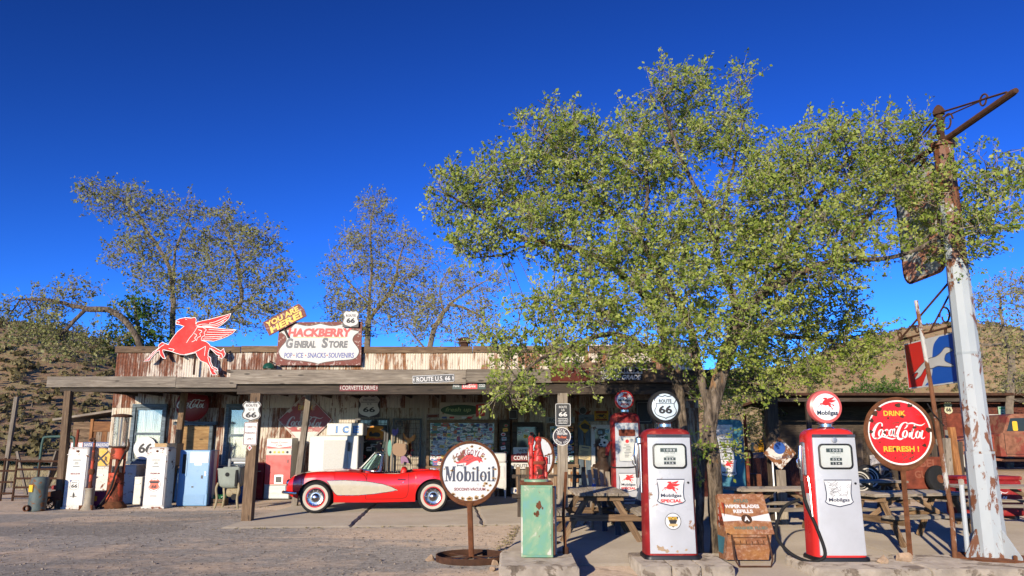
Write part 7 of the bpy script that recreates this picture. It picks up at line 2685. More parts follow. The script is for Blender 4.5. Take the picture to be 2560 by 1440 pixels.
# -- rusty oil dispenser, low iron fence, boulders, yellow digger
a = at(1873, 1190, 17.5)
t = thing('rusty_oil_pump', 'flaking rusty oil dispenser with a hand pump on top', 'oil dispenser', (a.x, 17.6, .02))
ro = paint('flaking_rust', (.42, .14, .07), .8, var=.3, wear=(.16, .06, .03), wamt=.45, wscale=7)
MB().bbox((0, 0, .43), (.48, .42, .86), .01).build('body', ro, t)
MB().lathe([(.10, .86), (.11, .9), (.10, 1.15), (.05, 1.25), (.05, 1.38)], 14, (-.05, 0, 0)).build('barrel', ro, t, 40)
MB().tube(catmull([(.1, 0, .88), (.12, 0, 1.2), (.1, 0, 1.34), (.02, 0, 1.36)], 5), .03, 8).build('spout', ro, t)
t = thing('low_iron_fence', 'low fence of dark rusty corrugated sheets beyond the picnic tables', 'fence', (7.6, 22.8, 0))
for i in range(7):
    sheet(-2.3 + i * .66 + 7.6, 0.0, .674, 1.12, M['iron_red'], 22.8 - .006 * (i % 2), t, Vector((7.6, 22.8, 0)))
plank('rail', (-2.3, .05, 1.0), (2.3, .05, 1.0), .05, .08, M['wood_dark'], t)
for i in range(15):
    rs = random.Random(i + 90)
    x_ = 11.2 + i * .62 + rs.uniform(-.2, .2)
    y_ = 36 + rs.uniform(-.8, .8)
    s_ = rs.uniform(.45, .85)
    o_ = obj('boulder', rock_mesh(20 + i, (s_, s_, s_ * .75)), None, (x_, y_, s_ * .3 + .35 * (i % 3)))
    tag(o_, 'tan boulder in the retaining heap below the yellow digger', 'boulder', 'boulders of the retaining heap')
MB().grid([[(10 + .6 * i, 35.8 + .6 * j, 1.15 * min(1, j / 3) * max(0, math.sin(math.pi * min(1, max(0, i / 20)))) ** .5 - .05) for i in range(21)] for j in range(14)]).build('dirt_mound', M['bank'], None, 60)['kind'] = 'structure'
t = thing('yellow_digger', 'yellow backhoe digger with an open cab up behind the boulders', 'digger', (15.0, 41.0, .95))
ye = paint('digger_yellow', (.62, .30, .015), .5, var=.12)
MB().bbox((0, 0, 1.0), (1.9, 1.0, .55), .06).build('body', ye, t)
for x_ in (-.35, .55):
    for s_ in (-1, 1):
        MB().box((x_, s_ * .45, 1.8), (.07, .07, 1.1)).build('cab_post', ye, t, 0)
MB().bbox((.1, 0, 2.4), (1.15, 1.1, .12), .04).build('cab_roof', ye, t)
for x_, r_ in ((-.8, .38), (.55, .62)):
    for s_ in (-1, 1):
        MB().lathe([(r_ * .5, -.14), (r_, -.12), (r_, .12), (r_ * .5, .14)], 22, (x_, s_ * .62, r_), 'Y').build('wheel', M['tyre'], t, 40)
MB().tube([(-.5, 0, 1.2), (-1.3, 0, 1.5), (-1.9, 0, .5)], .09, 8).build('loader_arm', ye, t)
MB().bbox((-2.0, 0, .35), (.4, 1.4, .5), .05).build('bucket', ye, t)
MB().tube([(.9, 0, 1.1), (1.5, 0, 2.3), (2.0, 0, 1.0)], .1, 8).build('hoe_arm', ye, t)

# ================================================================== VEGETATION
def np_mesh(name, V, Fq, m, tint=None, smooth=False):
    """Mesh from numpy vertices and equal-sized faces (tri or quad)."""
    me = bpy.data.meshes.new(name)
    nf, k_ = Fq.shape
    me.vertices.add(len(V))
    me.vertices.foreach_set('co', np.ascontiguousarray(V, dtype=np.float32).ravel())
    me.loops.add(nf * k_)
    me.loops.foreach_set('vertex_index', np.ascontiguousarray(Fq, dtype=np.int32).ravel())
    me.polygons.add(nf)
    me.polygons.foreach_set('loop_start', np.arange(0, nf * k_, k_, dtype=np.int32))
    me.polygons.foreach_set('loop_total', np.full(nf, k_, dtype=np.int32))
    if tint is not None:
        at_ = me.attributes.new('tint', 'FLOAT', 'FACE')
        at_.data.foreach_set('value', np.ascontiguousarray(tint, dtype=np.float32))
    me.update(calc_edges=True)
    me.validate()
    if m is not None:
        me.materials.append(m)
    if smooth:
        me.shade_smooth()
    return me


def leaf_mat(name, stops, transl=.35):
    k = NT(name)
    a = k.n("ShaderNodeAttribute")
    a.attribute_name = 'tint'
    c = k.ramp(a.outputs['Fac'], stops)
    k.l(c, k.b.inputs['Base Color'])
    k.b.inputs['Roughness'].default_value = .55
    k.b.inputs['Specular IOR Level'].default_value = .3
    tr_ = k.n("ShaderNodeBsdfTranslucent")
    k.l(c, tr_.inputs['Color'])
    mx = k.n("ShaderNodeMixShader")
    mx.inputs[0].default_value = transl
    out = k.t.nodes['Material Output']
    k.l(k.b.outputs[0], mx.inputs[1])
    k.l(tr_.outputs[0], mx.inputs[2])
    k.l(mx.outputs[0], out.inputs['Surface'])
    return k.m


k = NT('elm_bark')
v = k.coords((1, 1, .22), False)
n1 = k.noise(v, 16, 8, .7, .5)
n2 = k.noise(k.coords((1, 1, .5), False), 2.0, 4)
c = k.ramp(n1, [(.38, (.035, .025, .018)), (.5, (.13, .098, .068)), (.62, (.27, .21, .15))])
c = k.mix(k.ramp(n2, [(.60, 0.), (.66, .8)]), c, (.42, .22, .09))
k.l(c, k.b.inputs['Base Color'])
k.b.inputs['Roughness'].default_value = .95
k.bump(n1, 1.0, .08)
k.b.inputs['Diffuse Roughness'].default_value = .8
M['bark'] = k.m
M['twig'] = flat('pale_twig', (.40, .34, .25), .9)
M['bark_grey'] = paint('grey_bark', (.21, .17, .125), .95, var=.35, scale=9, bump=.5)
M['leaf_main'] = leaf_mat('elm_leaf', [(0, (.045, .09, .012)), (.35, (.14, .22, .03)), (.7, (.31, .38, .06)), (1, (.50, .53, .15))])
M['leaf_grey'] = leaf_mat('olive_leaf', [(0, (.08, .11, .028)), (.5, (.20, .225, .07)), (1, (.36, .35, .14))])
M['leaf_green'] = leaf_mat('fresh_leaf', [(0, (.03, .08, .012)), (.6, (.09, .18, .025)), (1, (.18, .26, .05))])
M['leaf_scrub'] = leaf_mat('scrub_leaf', [(0, (.10, .085, .035)), (.5, (.24, .20, .085)), (1, (.40, .33, .16))])
M['leaf_olive'] = leaf_mat('dry_leaf', [(0, (.09, .105, .03)), (.5, (.235, .24, .07)), (1, (.40, .38, .14))])


def grow(limbs, crowns, n_attr, step, seed, droop=0., max_nodes=14000, dk=1.25):
    rs = np.random.default_rng(seed)
    pos, par = [], []
    for li, path in enumerate(limbs):
        path = [np.array(p, float) for p in path]
        pts = [np.array(q) for q in catmull([tuple(p) for p in path], 6)]
        if li == 0 or not pos or pts[0][2] < .3:
            prev = -1
        else:
            P_ = np.array(pos)
            d_ = np.linalg.norm(P_ - pts[0], axis=1)
            prev = int(d_.argmin())
            if d_[prev] > 1.0 and pts[0][2] < .3:
                prev = -1
        last = pts[0]
        if prev == -1:
            pos.append(last)
            par.append(-1)
            prev = len(pos) - 1
        else:
            last = pos[prev]
        for q in pts[1:]:
            while np.linalg.norm(q - last) > step * .75:
                dv = (q - last)
                dv = dv / np.linalg.norm(dv)
                last = last + dv * min(step, np.linalg.norm(q - last)) + rs.normal(0, step * .05, 3)
                pos.append(last)
                par.append(prev)
                prev = len(pos) - 1
                if np.linalg.norm(q - last) < step * .5:
                    break
    A = []
    vol = np.array([c[3] * c[4] * c[5] for c in crowns])
    cnt = np.maximum(8, (n_attr * vol ** .8 / (vol ** .8).sum())).astype(int)
    for c, n_ in zip(crowns, cnt):
        u = rs.normal(size=(n_, 3))
        u /= np.linalg.norm(u, axis=1)[:, None]
        rr = rs.random(n_) ** (1 / 2.6)
        A.append(np.array(c[:3]) + u * rr[:, None] * np.array(c[3:6]))
    A = np.concatenate(A)
    pos = list(pos)
    near = np.full(len(A), -1)
    nd = np.full(len(A), 1e9)

    def update(i0):
        nonlocal near, nd
        N = np.array(pos[i0:])
        for s0 in range(0, len(N), 400):
            B = N[s0:s0 + 400]
            D = np.linalg.norm(A[:, None, :] - B[None], axis=2)
            j = D.argmin(1)
            dm = D[np.arange(len(A)), j]
            b = dm < nd
            nd[b] = dm[b]
            near[b] = j[b] + i0 + s0
    update(0)
    for it in range(140):
        keep = nd > step * dk
        A, near, nd = A[keep], near[keep], nd[keep]
        if len(A) == 0 or len(pos) > max_nodes:
            break
        act = nd < max(1.6, step * 9)
        if it > 20:
            act = nd < 99
        if not act.any():
            act = nd < 99
        idx = near[act]
        P_ = np.array(pos)
        D = A[act] - P_[idx]
        D /= np.linalg.norm(D, axis=1)[:, None] + 1e-9
        un, inv = np.unique(idx, return_inverse=True)
        S_ = np.zeros((len(un), 3))
        np.add.at(S_, inv, D)
        S_ += rs.normal(0, .25, S_.shape)
        S_[:, 2] += .12 - droop
        S_ /= np.linalg.norm(S_, axis=1)[:, None] + 1e-9
        i0 = len(pos)
        for u_, s_ in zip(un, S_):
            pos.append(P_[u_] + s_ * step)
            par.append(int(u_))
        update(i0)
    return np.array(pos), np.array(par)


def make_tree(name, label, limbs, crowns, n_attr, step, seed, trunk_r, leaf_m, bark_m, leaf_size, twigs, per_twig, twig_len, tint_bias=.0, group=None, cat='tree', tip=.004, droop=0., thin=.02, gap=.0):
    rs = np.random.default_rng(seed + 5)
    P_, par = grow(limbs, crowns, n_attr, step, seed, droop)
    n = len(P_)
    rad = np.zeros(n)
    ex = 1.95
    acc = np.zeros(n)
    for i in range(n - 1, -1, -1):
        a_ = acc[i] if acc[i] > 0 else tip ** ex
        rad[i] = a_ ** (1 / ex)
        if par[i] >= 0:
            acc[par[i]] += a_
    mx = rad.max()
    rad = tip + (rad - tip) * (trunk_r - tip) / (mx - tip)
    base = Vector(P_[0])
    t = thing(name, label, cat, (base.x, base.y, 0), None, group)
    ch = [[] for _ in range(n)]
    for i in range(n):
        if par[i] >= 0:
            ch[par[i]].append(i)
    mb = MB()
    stack = [i for i in range(n) if par[i] < 0]
    off_ = np.array([base.x, base.y, 0])
    while stack:
        i = stack.pop()
        chain = [par[i]] if par[i] >= 0 else []
        j = i
        chain.append(j)
        while ch[j]:
            nx_ = max(ch[j], key=lambda q: rad[q])
            for q in ch[j]:
                if q != nx_:
                    stack.append(q)
            j = nx_
            chain.append(j)
        if len(chain) < 2:
            continue
        rr = [rad[q] for q in chain]
        if par[i] >= 0:
            rr[0] = rr[1]
        big = max(rr)
        ns_ = 14 if big > .08 else (8 if big > .03 else (5 if big > .012 else 3))
        pts = [P_[q] - off_ for q in chain]
        if par[i] < 0:
            rr[0] *= 1.15
            if len(rr) > 1:
                rr[1] *= 1.05
        if big > .06:
            rr = [q * (1 + .10 * mnoise.noise(Vector(p_) * 3.1)) for q, p_ in zip(rr, pts)]
        mb.tube(pts, rr, ns_, False)
    mb.build('trunk', bark_m, t, 60)
    # twigs
    cand = np.where((rad < thin))[0]
    cand = cand[par[cand] >= 0]
    if gap > 0:
        keep = np.array([mnoise.noise(Vector(P_[q]) * (2.2 if leaf_size < .06 else 1.1)) > -gap for q in cand])
        cand = cand[keep]
    idx = np.repeat(cand, twigs)
    bd = P_[idx] - P_[par[idx]]
    bd /= np.linalg.norm(bd, axis=1)[:, None] + 1e-9
    dirv = bd * .7 + rs.normal(0, .65, bd.shape) + np.array([.22, 0, .18])      # twigs lean with the prevailing wind
    dirv /= np.linalg.norm(dirv, axis=1)[:, None]
    L = twig_len * rs.uniform(.5, 1.3, len(idx))
    p0 = P_[idx] + rs.normal(0, step * .12, bd.shape)
    p1 = p0 + dirv * (L * .5)[:, None]
    d2 = dirv + rs.normal(0, .3, bd.shape) + np.array([.1, 0, .05 - droop])
    d2 /= np.linalg.norm(d2, axis=1)[:, None]
    p2 = p1 + d2 * (L * .5)[:, None]
    ref = np.where(np.abs(dirv[:, 2:3]) < .9, np.array([[0, 0, 1.]]), np.array([[1., 0, 0]]))
    a_ = np.cross(dirv, ref)
    a_ /= np.linalg.norm(a_, axis=1)[:, None]
    b_ = np.cross(dirv, a_)
    V = []
    for p_, r_ in ((p0, tip * .85), (p1, tip * .6), (p2, tip * .3)):
        for q in range(3):
            an = 2.094 * q
            V.append(p_ + (a_ * math.cos(an) + b_ * math.sin(an)) * r_)
    m_ = len(idx)
    V = np.stack(V, 1).reshape(-1, 3) - off_
    f1 = []
    for s_ in (0, 3):
        for q in range(3):
            f1.append([s_ + q, s_ + (q + 1) % 3, s_ + 3 + (q + 1) % 3, s_ + 3 + q])
    F_ = (np.array(f1)[None] + (np.arange(m_) * 9)[:, None, None]).reshape(-1, 4)
    o_ = obj('twigs', np_mesh('twigs', V, F_, M['twig'], None, True), t)
    o_['kind'] = 'stuff'
    # leaves
    ti = np.repeat(np.arange(m_), per_twig)
    s_ = (.12 + .95 * rs.beta(2.2, 1.15, len(ti)))[:, None]
    base_p = np.where(s_ < .5, p0[ti] + (p1 - p0)[ti] * s_ * 2, p1[ti] + (p2 - p1)[ti] * (s_ - .5) * 2)
    base_p = base_p + rs.normal(0, leaf_size * .5, base_p.shape)
    la = dirv[ti] * .6 + rs.normal(0, .7, base_p.shape) + np.array([.25, 0, -.05])
    la /= np.linalg.norm(la, axis=1)[:, None]
    lb = np.cross(la, rs.normal(0, 1, base_p.shape))
    lb /= np.linalg.norm(lb, axis=1)[:, None] + 1e-9
    nl = np.cross(la, lb)
    sz = leaf_size * np.clip(rs.lognormal(-.05, .33, len(ti)), .4, 1.9)[:, None]
    V = np.stack([base_p, base_p + la * sz * .45 + lb * sz * .33 + nl * sz * .06, base_p + la * sz, base_p + la * sz * .45 - lb * sz * .33 + nl * sz * .06], 1).reshape(-1, 3) - off_
    F_ = np.arange(len(ti) * 4).reshape(-1, 4)
    tint = np.clip(np.repeat(rs.normal(.48 + tint_bias, .16, m_), per_twig) + rs.normal(0, .13, len(ti)), 0, 1)
    print(name, 'nodes', n, 'twigs', m_, 'leaves', len(ti))
    o_ = obj('crown', np_mesh('crown', V, F_, leaf_m, tint), t)
    o_['kind'] = 'stuff'
    return t


def ppath(pts, Y):
    return [tuple(at(p[0], p[1], Y + (p[2] if len(p) > 2 else 0))) for p in pts]


def pcrown(lst, Y, depth):
    out = []
    for c in lst:
        px, py, rx, ry = c[:4]
        dy = c[4] if len(c) > 4 else 0
        a = at(px, py, Y + dy)
        kx = (at(px + 50, py, Y + dy).x - at(px - 50, py, Y + dy).x) / 100
        out.append((a.x, a.y, a.z, rx * kx, depth * (.55 + .45 * min(1, rx / 130)), ry * kx * 1.02))
    return out


# ---- the big elm
TY = 11.35
b1, b2, b3 = gnd(1748, 1390), gnd(1796, 1386), gnd(1712, 1352)
limbs = [
    [tuple(b1)] + ppath([(1750, 1250), (1756, 1120), (1772, 1045), (1756, 960), (1738, 880), (1715, 790), (1655, 700), (1600, 600), (1520, 520), (1430, 420), (1350, 320)], TY),
    [tuple(b2)] + ppath([(1790, 1250, .1), (1782, 1150, .05), (1774, 1060), (1802, 930, -.1), (1830, 850, -.15), (1842, 770, -.1), (1800, 660), (1762, 520, -.2), (1700, 390, -.3), (1650, 240, -.3)], TY),
    [tuple(b3)] + ppath([(1712, 1180, 1.0), (1706, 1050, .9), (1694, 960, .8), (1668, 900, .7), (1640, 780, .5), (1560, 690, .3), (1450, 625, .1), (1300, 592, -.1), (1180, 520, -.2), (1085, 470, -.2)], TY),
    ppath([(1450, 625, .1), (1330, 612, 0), (1250, 640, 0), (1165, 645, 0)], TY),
    ppath([(1842, 790, -.1), (1960, 700, -.5), (2080, 655, -.8), (2250, 640, -1.1), (2400, 560, -1.3), (2500, 500, -1.4)], TY),
    ppath([(1900, 745, -.3), (2000, 560, -.5), (2100, 420, -.6), (2180, 350, -.7)], TY),
    ppath([(1785, 620, 0), (1830, 430, .1), (1862, 270, .2)], TY),
    ppath([(1690, 930, .8), (1560, 840, .2), (1450, 856, -.3), (1340, 905, -.5), (1280, 960, -.6)], TY),
    ppath([(1842, 800, 0), (1950, 835, 1.2), (2080, 850, 1.8), (2190, 830, 2.0)], TY),
    ppath([(2080, 655, -.8), (2200, 500, -1.0), (2290, 400, -1.1)], TY),
    ppath([(1600, 600, 0), (1620, 470, -.2), (1600, 360, -.3)], TY),
]
crowns = pcrown([(1130, 490, 75, 55, -.2), (1240, 490, 105, 85), (1190, 610, 80, 45), (1340, 560, 110, 90), (1385, 370, 110, 110), (1470, 450, 120, 120), (1330, 450, 80, 80),
                 (1580, 470, 120, 130), (1600, 370, 80, 90), (1655, 260, 55, 75), (1735, 250, 50, 70), (1700, 360, 80, 70), (1850, 245, 40, 65, .2), (1820, 360, 55, 80, .1),
                 (1950, 480, 110, 110, -.4), (1880, 560, 100, 110, -.3), (2060, 400, 110, 85, -.5), (2190, 380, 110, 80, -.7), (2140, 520, 130, 100, -.6), (1970, 620, 130, 90, -.4), (2270, 430, 60, 70, .5), (1900, 470, 70, 90, -.3), (2010, 690, 120, 60, -.5), (2130, 640, 100, 55, -.8), (1880, 660, 90, 60, -.3), (2040, 560, 90, 70, -.5), (1810, 520, 70, 60, -.2),
                 (2390, 480, 100, 90, -1.3), (2490, 440, 60, 70, -1.4), (2390, 600, 80, 60, -1.3), (2460, 570, 80, 65, -1.4),
                 (1720, 600, 150, 110), (1620, 650, 130, 90), (1470, 640, 110, 90), (1750, 740, 150, 80, -.2), (1560, 760, 150, 70, 0), (1430, 770, 110, 80, .2), (1660, 850, 130, 60, -.4), (1800, 860, 100, 60, -.3),
                 (1540, 880, 90, 35, -.5), (2000, 770, 150, 70, 1.2), (2120, 850, 100, 60, 1.9), (1950, 880, 110, 60, 1.3), (1880, 780, 100, 80, .2), (1330, 790, 70, 60, .1),
                 (1300, 890, 60, 35, -.5), (1265, 965, 42, 45, -.6), (1320, 985, 32, 30, -.6), (1500, 960, 40, 20, -.5), (1400, 870, 80, 35, -.2), (1850, 960, 80, 45, .8), (1815, 1120, 25, 40, -.15), (1735, 1130, 14, 50, -.1), (2060, 910, 100, 45, 1.7), (1960, 940, 80, 35, 1.4), (1480, 930, 50, 25, -.4), (1240, 850, 45, 30, -.5)], TY, 1.15)
make_tree('elm_tree', 'big spreading elm with several furrowed trunks and bright yellow-green leaves', limbs, crowns, 11500, .12, 11, .108, M['leaf_main'], M['bark'], .045, 3, 15, .31, .22, tip=.0042, thin=.013, gap=.05)

# ---- trees behind the store and at the far end
YL = 30.0
make_tree('wispy_tree', 'wispy wind-bent tree rising behind the winged horse sign', [
    [tuple(at(428, 1150, YL))[:2] + (0,)] + ppath([(428, 1000), (430, 860), (432, 730), (420, 660), (370, 580), (330, 520), (260, 470), (210, 455)], YL),
    ppath([(432, 740), (440, 620), (470, 560), (480, 500)], YL, ),
    ppath([(430, 860), (540, 800), (600, 760), (600, 700), (590, 640), (560, 570)], YL)],
    pcrown([(250, 490, 55, 38), (330, 520, 75, 45), (400, 570, 80, 55), (460, 520, 45, 35), (340, 640, 70, 60), (420, 680, 90, 70), (560, 560, 70, 50), (620, 620, 80, 60), (580, 690, 100, 60), (660, 760, 70, 50), (530, 770, 90, 60), (440, 800, 70, 60), (690, 690, 40, 40), (500, 620, 60, 60), (620, 810, 70, 40)], YL, 1.7),
    4200, .24, 21, .15, M['leaf_grey'], M['bark_grey'], .09, 3, 8, .55, .32, 'trees behind the store', tip=.0055, thin=.03, gap=.06)
YG = 27.5
make_tree('bent_tree', 'low green tree with one thick limb bent out over the hillside', [
    [tuple(at(352, 1150, YG))[:2] + (0,)] + ppath([(356, 1000), (358, 920), (345, 850), (310, 800), (270, 775), (215, 772), (175, 750)], YG),
    ppath([(310, 800), (275, 745), (250, 715)], YG), ppath([(215, 772), (170, 820), (120, 880)], YG), ppath([(200, 772), (120, 750), (40, 750)], YG)],
    pcrown([(40, 770, 60, 35), (110, 760, 70, 40), (180, 725, 50, 25), (90, 830, 80, 40), (170, 850, 70, 50), (230, 860, 50, 40)], YG, 1.3),
    1700, .22, 33, .11, M['leaf_grey'], M['bark'], .09, 3, 8, .45, .32, 'trees behind the store', tip=.0055, droop=.25, thin=.025, gap=.05)
make_tree('leafy_sapling', 'dense fresh green small tree at the corner of the store', [
    [tuple(at(352, 1150, 28.4))[:2] + (0,)] + ppath([(352, 1000), (350, 900), (345, 820), (335, 760)], 28.4)],
    pcrown([(335, 780, 55, 50), (360, 840, 45, 40), (290, 840, 45, 40), (325, 870, 60, 35)], 28.4, .9),
    800, .22, 35, .12, M['leaf_green'], M['bark_grey'], .11, 2, 9, .35, .05, 'trees behind the store', tip=.007, thin=.03)
YC = 33.0
make_tree('wispy_tree', 'pale olive wispy tree rising behind the square shield sign', [
    [tuple(at(915, 1150, YC))[:2] + (0,)] + ppath([(916, 1000), (918, 860), (925, 740), (930, 650), (925, 570), (940, 500)], YC),
    ppath([(922, 760), (860, 690), (830, 640)], YC), ppath([(920, 800), (980, 720), (1000, 640), (1020, 590)], YC), ppath([(918, 830), (860, 780), (810, 760)], YC)],
    pcrown([(930, 540, 45, 50), (910, 610, 60, 50), (870, 680, 60, 55), (850, 760, 60, 45), (940, 690, 70, 60), (1010, 620, 55, 45), (1040, 680, 70, 55), (960, 780, 90, 60), (1050, 770, 60, 50), (880, 820, 60, 35)], YC, 1.9),
    3600, .24, 41, .13, M['leaf_olive'], M['bark_grey'], .08, 3, 8, .55, .3, 'trees behind the store', tip=.0055, thin=.028, gap=.06)
YC2 = 31.5
make_tree('wispy_tree', 'sparse leaning tree behind the roof vent', [
    [tuple(at(1060, 1150, YC2))[:2] + (0,)] + ppath([(1065, 1000), (1075, 860), (1110, 780), (1150, 740), (1220, 700)], YC2), ppath([(1110, 780), (1100, 720), (1130, 660)], YC2), ppath([(1130, 760), (1200, 790), (1225, 840)], YC2), ppath([(1070, 880), (1020, 820), (1000, 780)], YC2)],
    pcrown([(1210, 705, 45, 35), (1150, 710, 60, 45), (1120, 780, 70, 50), (1200, 790, 50, 50), (1060, 820, 60, 40), (1160, 840, 60, 25)], YC2, 1.5),
    1800, .24, 43, .12, M['leaf_olive'], M['bark_grey'], .08, 3, 7, .55, .28, 'trees behind the store', tip=.0055, thin=.025, gap=.05)
YR = 30.0
make_tree('wispy_tree', 'pale sparse tree beyond the tall pole', [
    [tuple(at(2520, 1150, YR))[:2] + (.5,)] + ppath([(2525, 1000), (2528, 900), (2505, 800), (2500, 730)], YR), ppath([(2510, 860), (2450, 860), (2420, 820)], YR), ppath([(2528, 900), (2580, 800), (2600, 740)], YR)],
    pcrown([(2500, 740, 60, 45), (2440, 790, 50, 45), (2560, 740, 70, 60), (2500, 840, 70, 50), (2450, 890, 50, 40), (2580, 860, 60, 60), (2540, 960, 50, 40)], YR, 1.6),
    2000, .25, 51, .14, M['leaf_olive'], M['bark_grey'], .085, 3, 7, .55, .3, None, tip=.0055, thin=.028, gap=.05)
YB = 34.0
make_tree('dark_bush_tree', 'shadowed scrubby tree beyond the porch end', [
    [tuple(at(1840, 1150, YB))[:2] + (0,)] + ppath([(1842, 1060), (1850, 980), (1830, 900)], YB)],
    pcrown([(1840, 950, 70, 55), (1800, 1010, 60, 45), (1890, 1010, 60, 50), (1850, 1060, 80, 40)], YB, 1.5),
    900, .28, 61, .14, M['leaf_grey'], M['bark_grey'], .11, 2, 8, .4, -.1, None, tip=.009, thin=.04)


def bush(label, px, py, rx, ry, Y, m, seed, z0=None):
    a = at(px, py, Y)
    g_ = hill_h(a.x, Y) if Y > 44 else (bank_h(a.x, Y) if a.x > 9.5 else 0)
    base = (a.x, Y, max(g_, -.1))
    kx = (at(px + 50, py, Y).x - at(px - 50, py, Y).x) / 100
    step = max(.2, rx * kx * .12)
    make_tree('bush', label, [[base, (a.x + .05, Y, base[2] + max(.3, (a.z - base[2]) * .5)), tuple(a)]],
              [(a.x, Y, a.z, rx * kx, rx * kx * .8, ry * kx), (a.x - rx * kx * .4, Y, a.z - ry * kx * .3, rx * kx * .7, rx * kx * .6, ry * kx * .8), (a.x + rx * kx * .45, Y, a.z - ry * kx * .25, rx * kx * .7, rx * kx * .6, ry * kx * .8)],
              420, step, seed, .06, m, M['bark_grey'], .05 + step * .30, 2, 9, step * 1.3, .12, 'bushes at the foot of the hill', 'bush', tip=.009, thin=.05)


bush('round yellow-green bush above the open shed bay', 2190, 985, 80, 40, 52, M['leaf_green'], 71)
bush('low bush beside the yellow-green one behind the red globe pump', 2130, 1030, 50, 30, 48, M['leaf_olive'], 73)
bush('dense grey-green bush overhanging the end of the red shed', 2550, 1000, 60, 60, 37, M['leaf_grey'], 75)
bush('grey twiggy brush at the foot of the hillside beyond the gate', 70, 1090, 90, 22, 60, M['leaf_olive'], 77)
bush('grey twiggy brush beside the plank shed', 150, 1085, 50, 25, 58, M['leaf_olive'], 78)
bush('tall brush behind the digger', 1985, 1040, 50, 50, 50, M['leaf_olive'], 79)


# ---- hillside scrub, dry grass, gravel: too many to count
def scatter_clumps(name, pts, size, per, m, flat_=.6, seed=1, tint=.45):
    rs = np.random.default_rng(seed)
    n = len(pts)
    idx = np.repeat(np.arange(n), per)
    sz = (size * rs.uniform(.5, 1.5, n))[idx][:, None]
    u = rs.normal(size=(len(idx), 3))
    u /= np.linalg.norm(u, axis=1)[:, None]
    u[:, 2] = np.abs(u[:, 2]) * flat_
    c = pts[idx] + u * sz * rs.uniform(.5, 1., (len(idx), 1))
    a_ = rs.normal(size=u.shape)
    a_ = a_ / np.linalg.norm(a_, axis=1)[:, None]
    b_ = np.cross(a_, u)
    b_ /= np.linalg.norm(b_, axis=1)[:, None] + 1e-9
    q = sz * .42
    V = np.stack([c - a_ * q, c + b_ * q * .6, c + a_ * q, c - b_ * q * .6], 1).reshape(-1, 3)
    F_ = np.arange(len(idx) * 4).reshape(-1, 4)
    tt = np.clip((rs.normal(tint, .2, n))[idx] + rs.normal(0, .1, len(idx)), 0, 1)
    o_ = obj(name, np_mesh(name, V, F_, m, tt))
    return o_


rs = np.random.default_rng(5)
pts = []
while len(pts) < 14000:
    if rs.random() < .5:
        x, y = rs.uniform(-120, -24), rs.uniform(46, 120)
    else:
        x, y = rs.uniform(14, 130), rs.uniform(46, 175)
    h_ = hill_h(x, y)
    if h_ > .1:
        pts.append((x, y, h_ + .05))
pts = np.array(pts)
o_ = scatter_clumps('scrub', pts, .42, 14, M['leaf_scrub'], .8, 6, .30)
tag(o_, 'low dry scrub dotted over the hillsides', 'scrub', None, 'stuff')
pts = np.array([(rs.uniform(-40, -12.6), y_, .02) for y_ in rs.uniform(26, 58, 3800)])
gm_ = leaf_mat('dry_grass', [(0, (.20, .16, .08)), (1, (.48, .40, .22))], .2)
n = len(pts)
idx = np.repeat(np.arange(n), 7)
c = pts[idx] + rs.normal(0, .16, (len(idx), 3)) * np.array([1, 1, 0])
hgt = rs.uniform(.12, .34, (len(idx), 1))
lean = rs.normal(0, .3, (len(idx), 3)) * np.array([1, 1, 0])
V = np.stack([c - np.array([.012, 0, 0]), c + np.array([.012, 0, 0]), c + (np.array([[0, 0, 1.]]) + lean) * hgt], 1).reshape(-1, 3)
o_ = obj('dry_grass', np_mesh('dry_grass', V, np.arange(len(V)).reshape(-1, 3), gm_, rs.random(len(idx))))
tag(o_, 'dry yellow grass on the flat beyond the gate', 'grass', None, 'stuff')
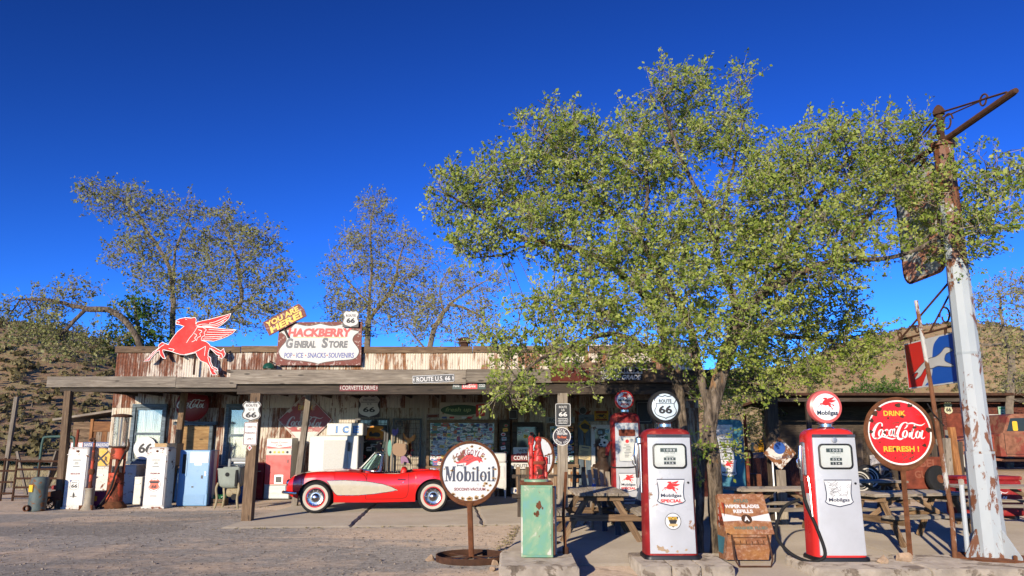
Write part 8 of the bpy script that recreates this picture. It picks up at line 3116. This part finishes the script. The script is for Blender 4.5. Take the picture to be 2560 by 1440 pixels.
# weeds and leaf litter at slab edges
edge = []
for a_, b_, n_ in (((-5.5, 14.7), (.2, 15.25), 70), ((.15, 15.2), (-.22, 11.0), 130), ((-11.5, 18.9), (-6.0, 19.4), 90)):
    for i in range(n_):
        t_ = rs.random()
        edge.append((a_[0] + (b_[0] - a_[0]) * t_ + rs.normal(0, .07), a_[1] + (b_[1] - a_[1]) * t_ + rs.normal(0, .07) - .05, .005))
o_ = scatter_clumps('leaf_litter', np.array(edge), .03, 5, gm_, .4, 9)
tag(o_, 'dry leaf litter and weeds along the slab edges', 'litter', None, 'stuff')
# gravel
n = 15000
gx_ = rs.uniform(-9.5, 2.0, n)
gy_ = 8.6 + rs.random(n) ** 1.5 * 10
okm = ~((gx_ > -5.6) & (gy_ > 14.7)) & ~((gx_ > -.2) & (gy_ > 9.2))
gx_, gy_ = gx_[okm], gy_[okm]
n = len(gx_)
s_ = np.clip(rs.lognormal(-5.2, .5, n), .002, .026)
oct_ = np.array([(1, 0, 0), (0, 1, 0), (-1, 0, 0), (0, -1, 0), (0, 0, .8), (0, 0, -.5)])
of = np.array([(0, 1, 4), (1, 2, 4), (2, 3, 4), (3, 0, 4), (1, 0, 5), (2, 1, 5), (3, 2, 5), (0, 3, 5)])
an = rs.uniform(0, 6.28, n)
jit = rs.uniform(.6, 1.4, (n, 6, 1))
V = oct_[None] * jit * s_[:, None, None]
ca, sa = np.cos(an)[:, None], np.sin(an)[:, None]
V = np.stack([V[:, :, 0] * ca - V[:, :, 1] * sa + gx_[:, None], V[:, :, 0] * sa + V[:, :, 1] * ca + gy_[:, None], V[:, :, 2] + s_[:, None] * .3], 2).reshape(-1, 3)
F_ = (of[None] + (np.arange(n) * 6)[:, None, None]).reshape(-1, 3)
gvm = leaf_mat('gravel', [(0, (.10, .085, .075)), (.5, (.28, .22, .165)), (1, (.42, .35, .28))], 0.)
o_ = obj('gravel', np_mesh('gravel', V, F_, gvm, np.repeat(rs.random(n), 8)))
tag(o_, 'loose gravel strewn over the drive', 'gravel', None, 'stuff')
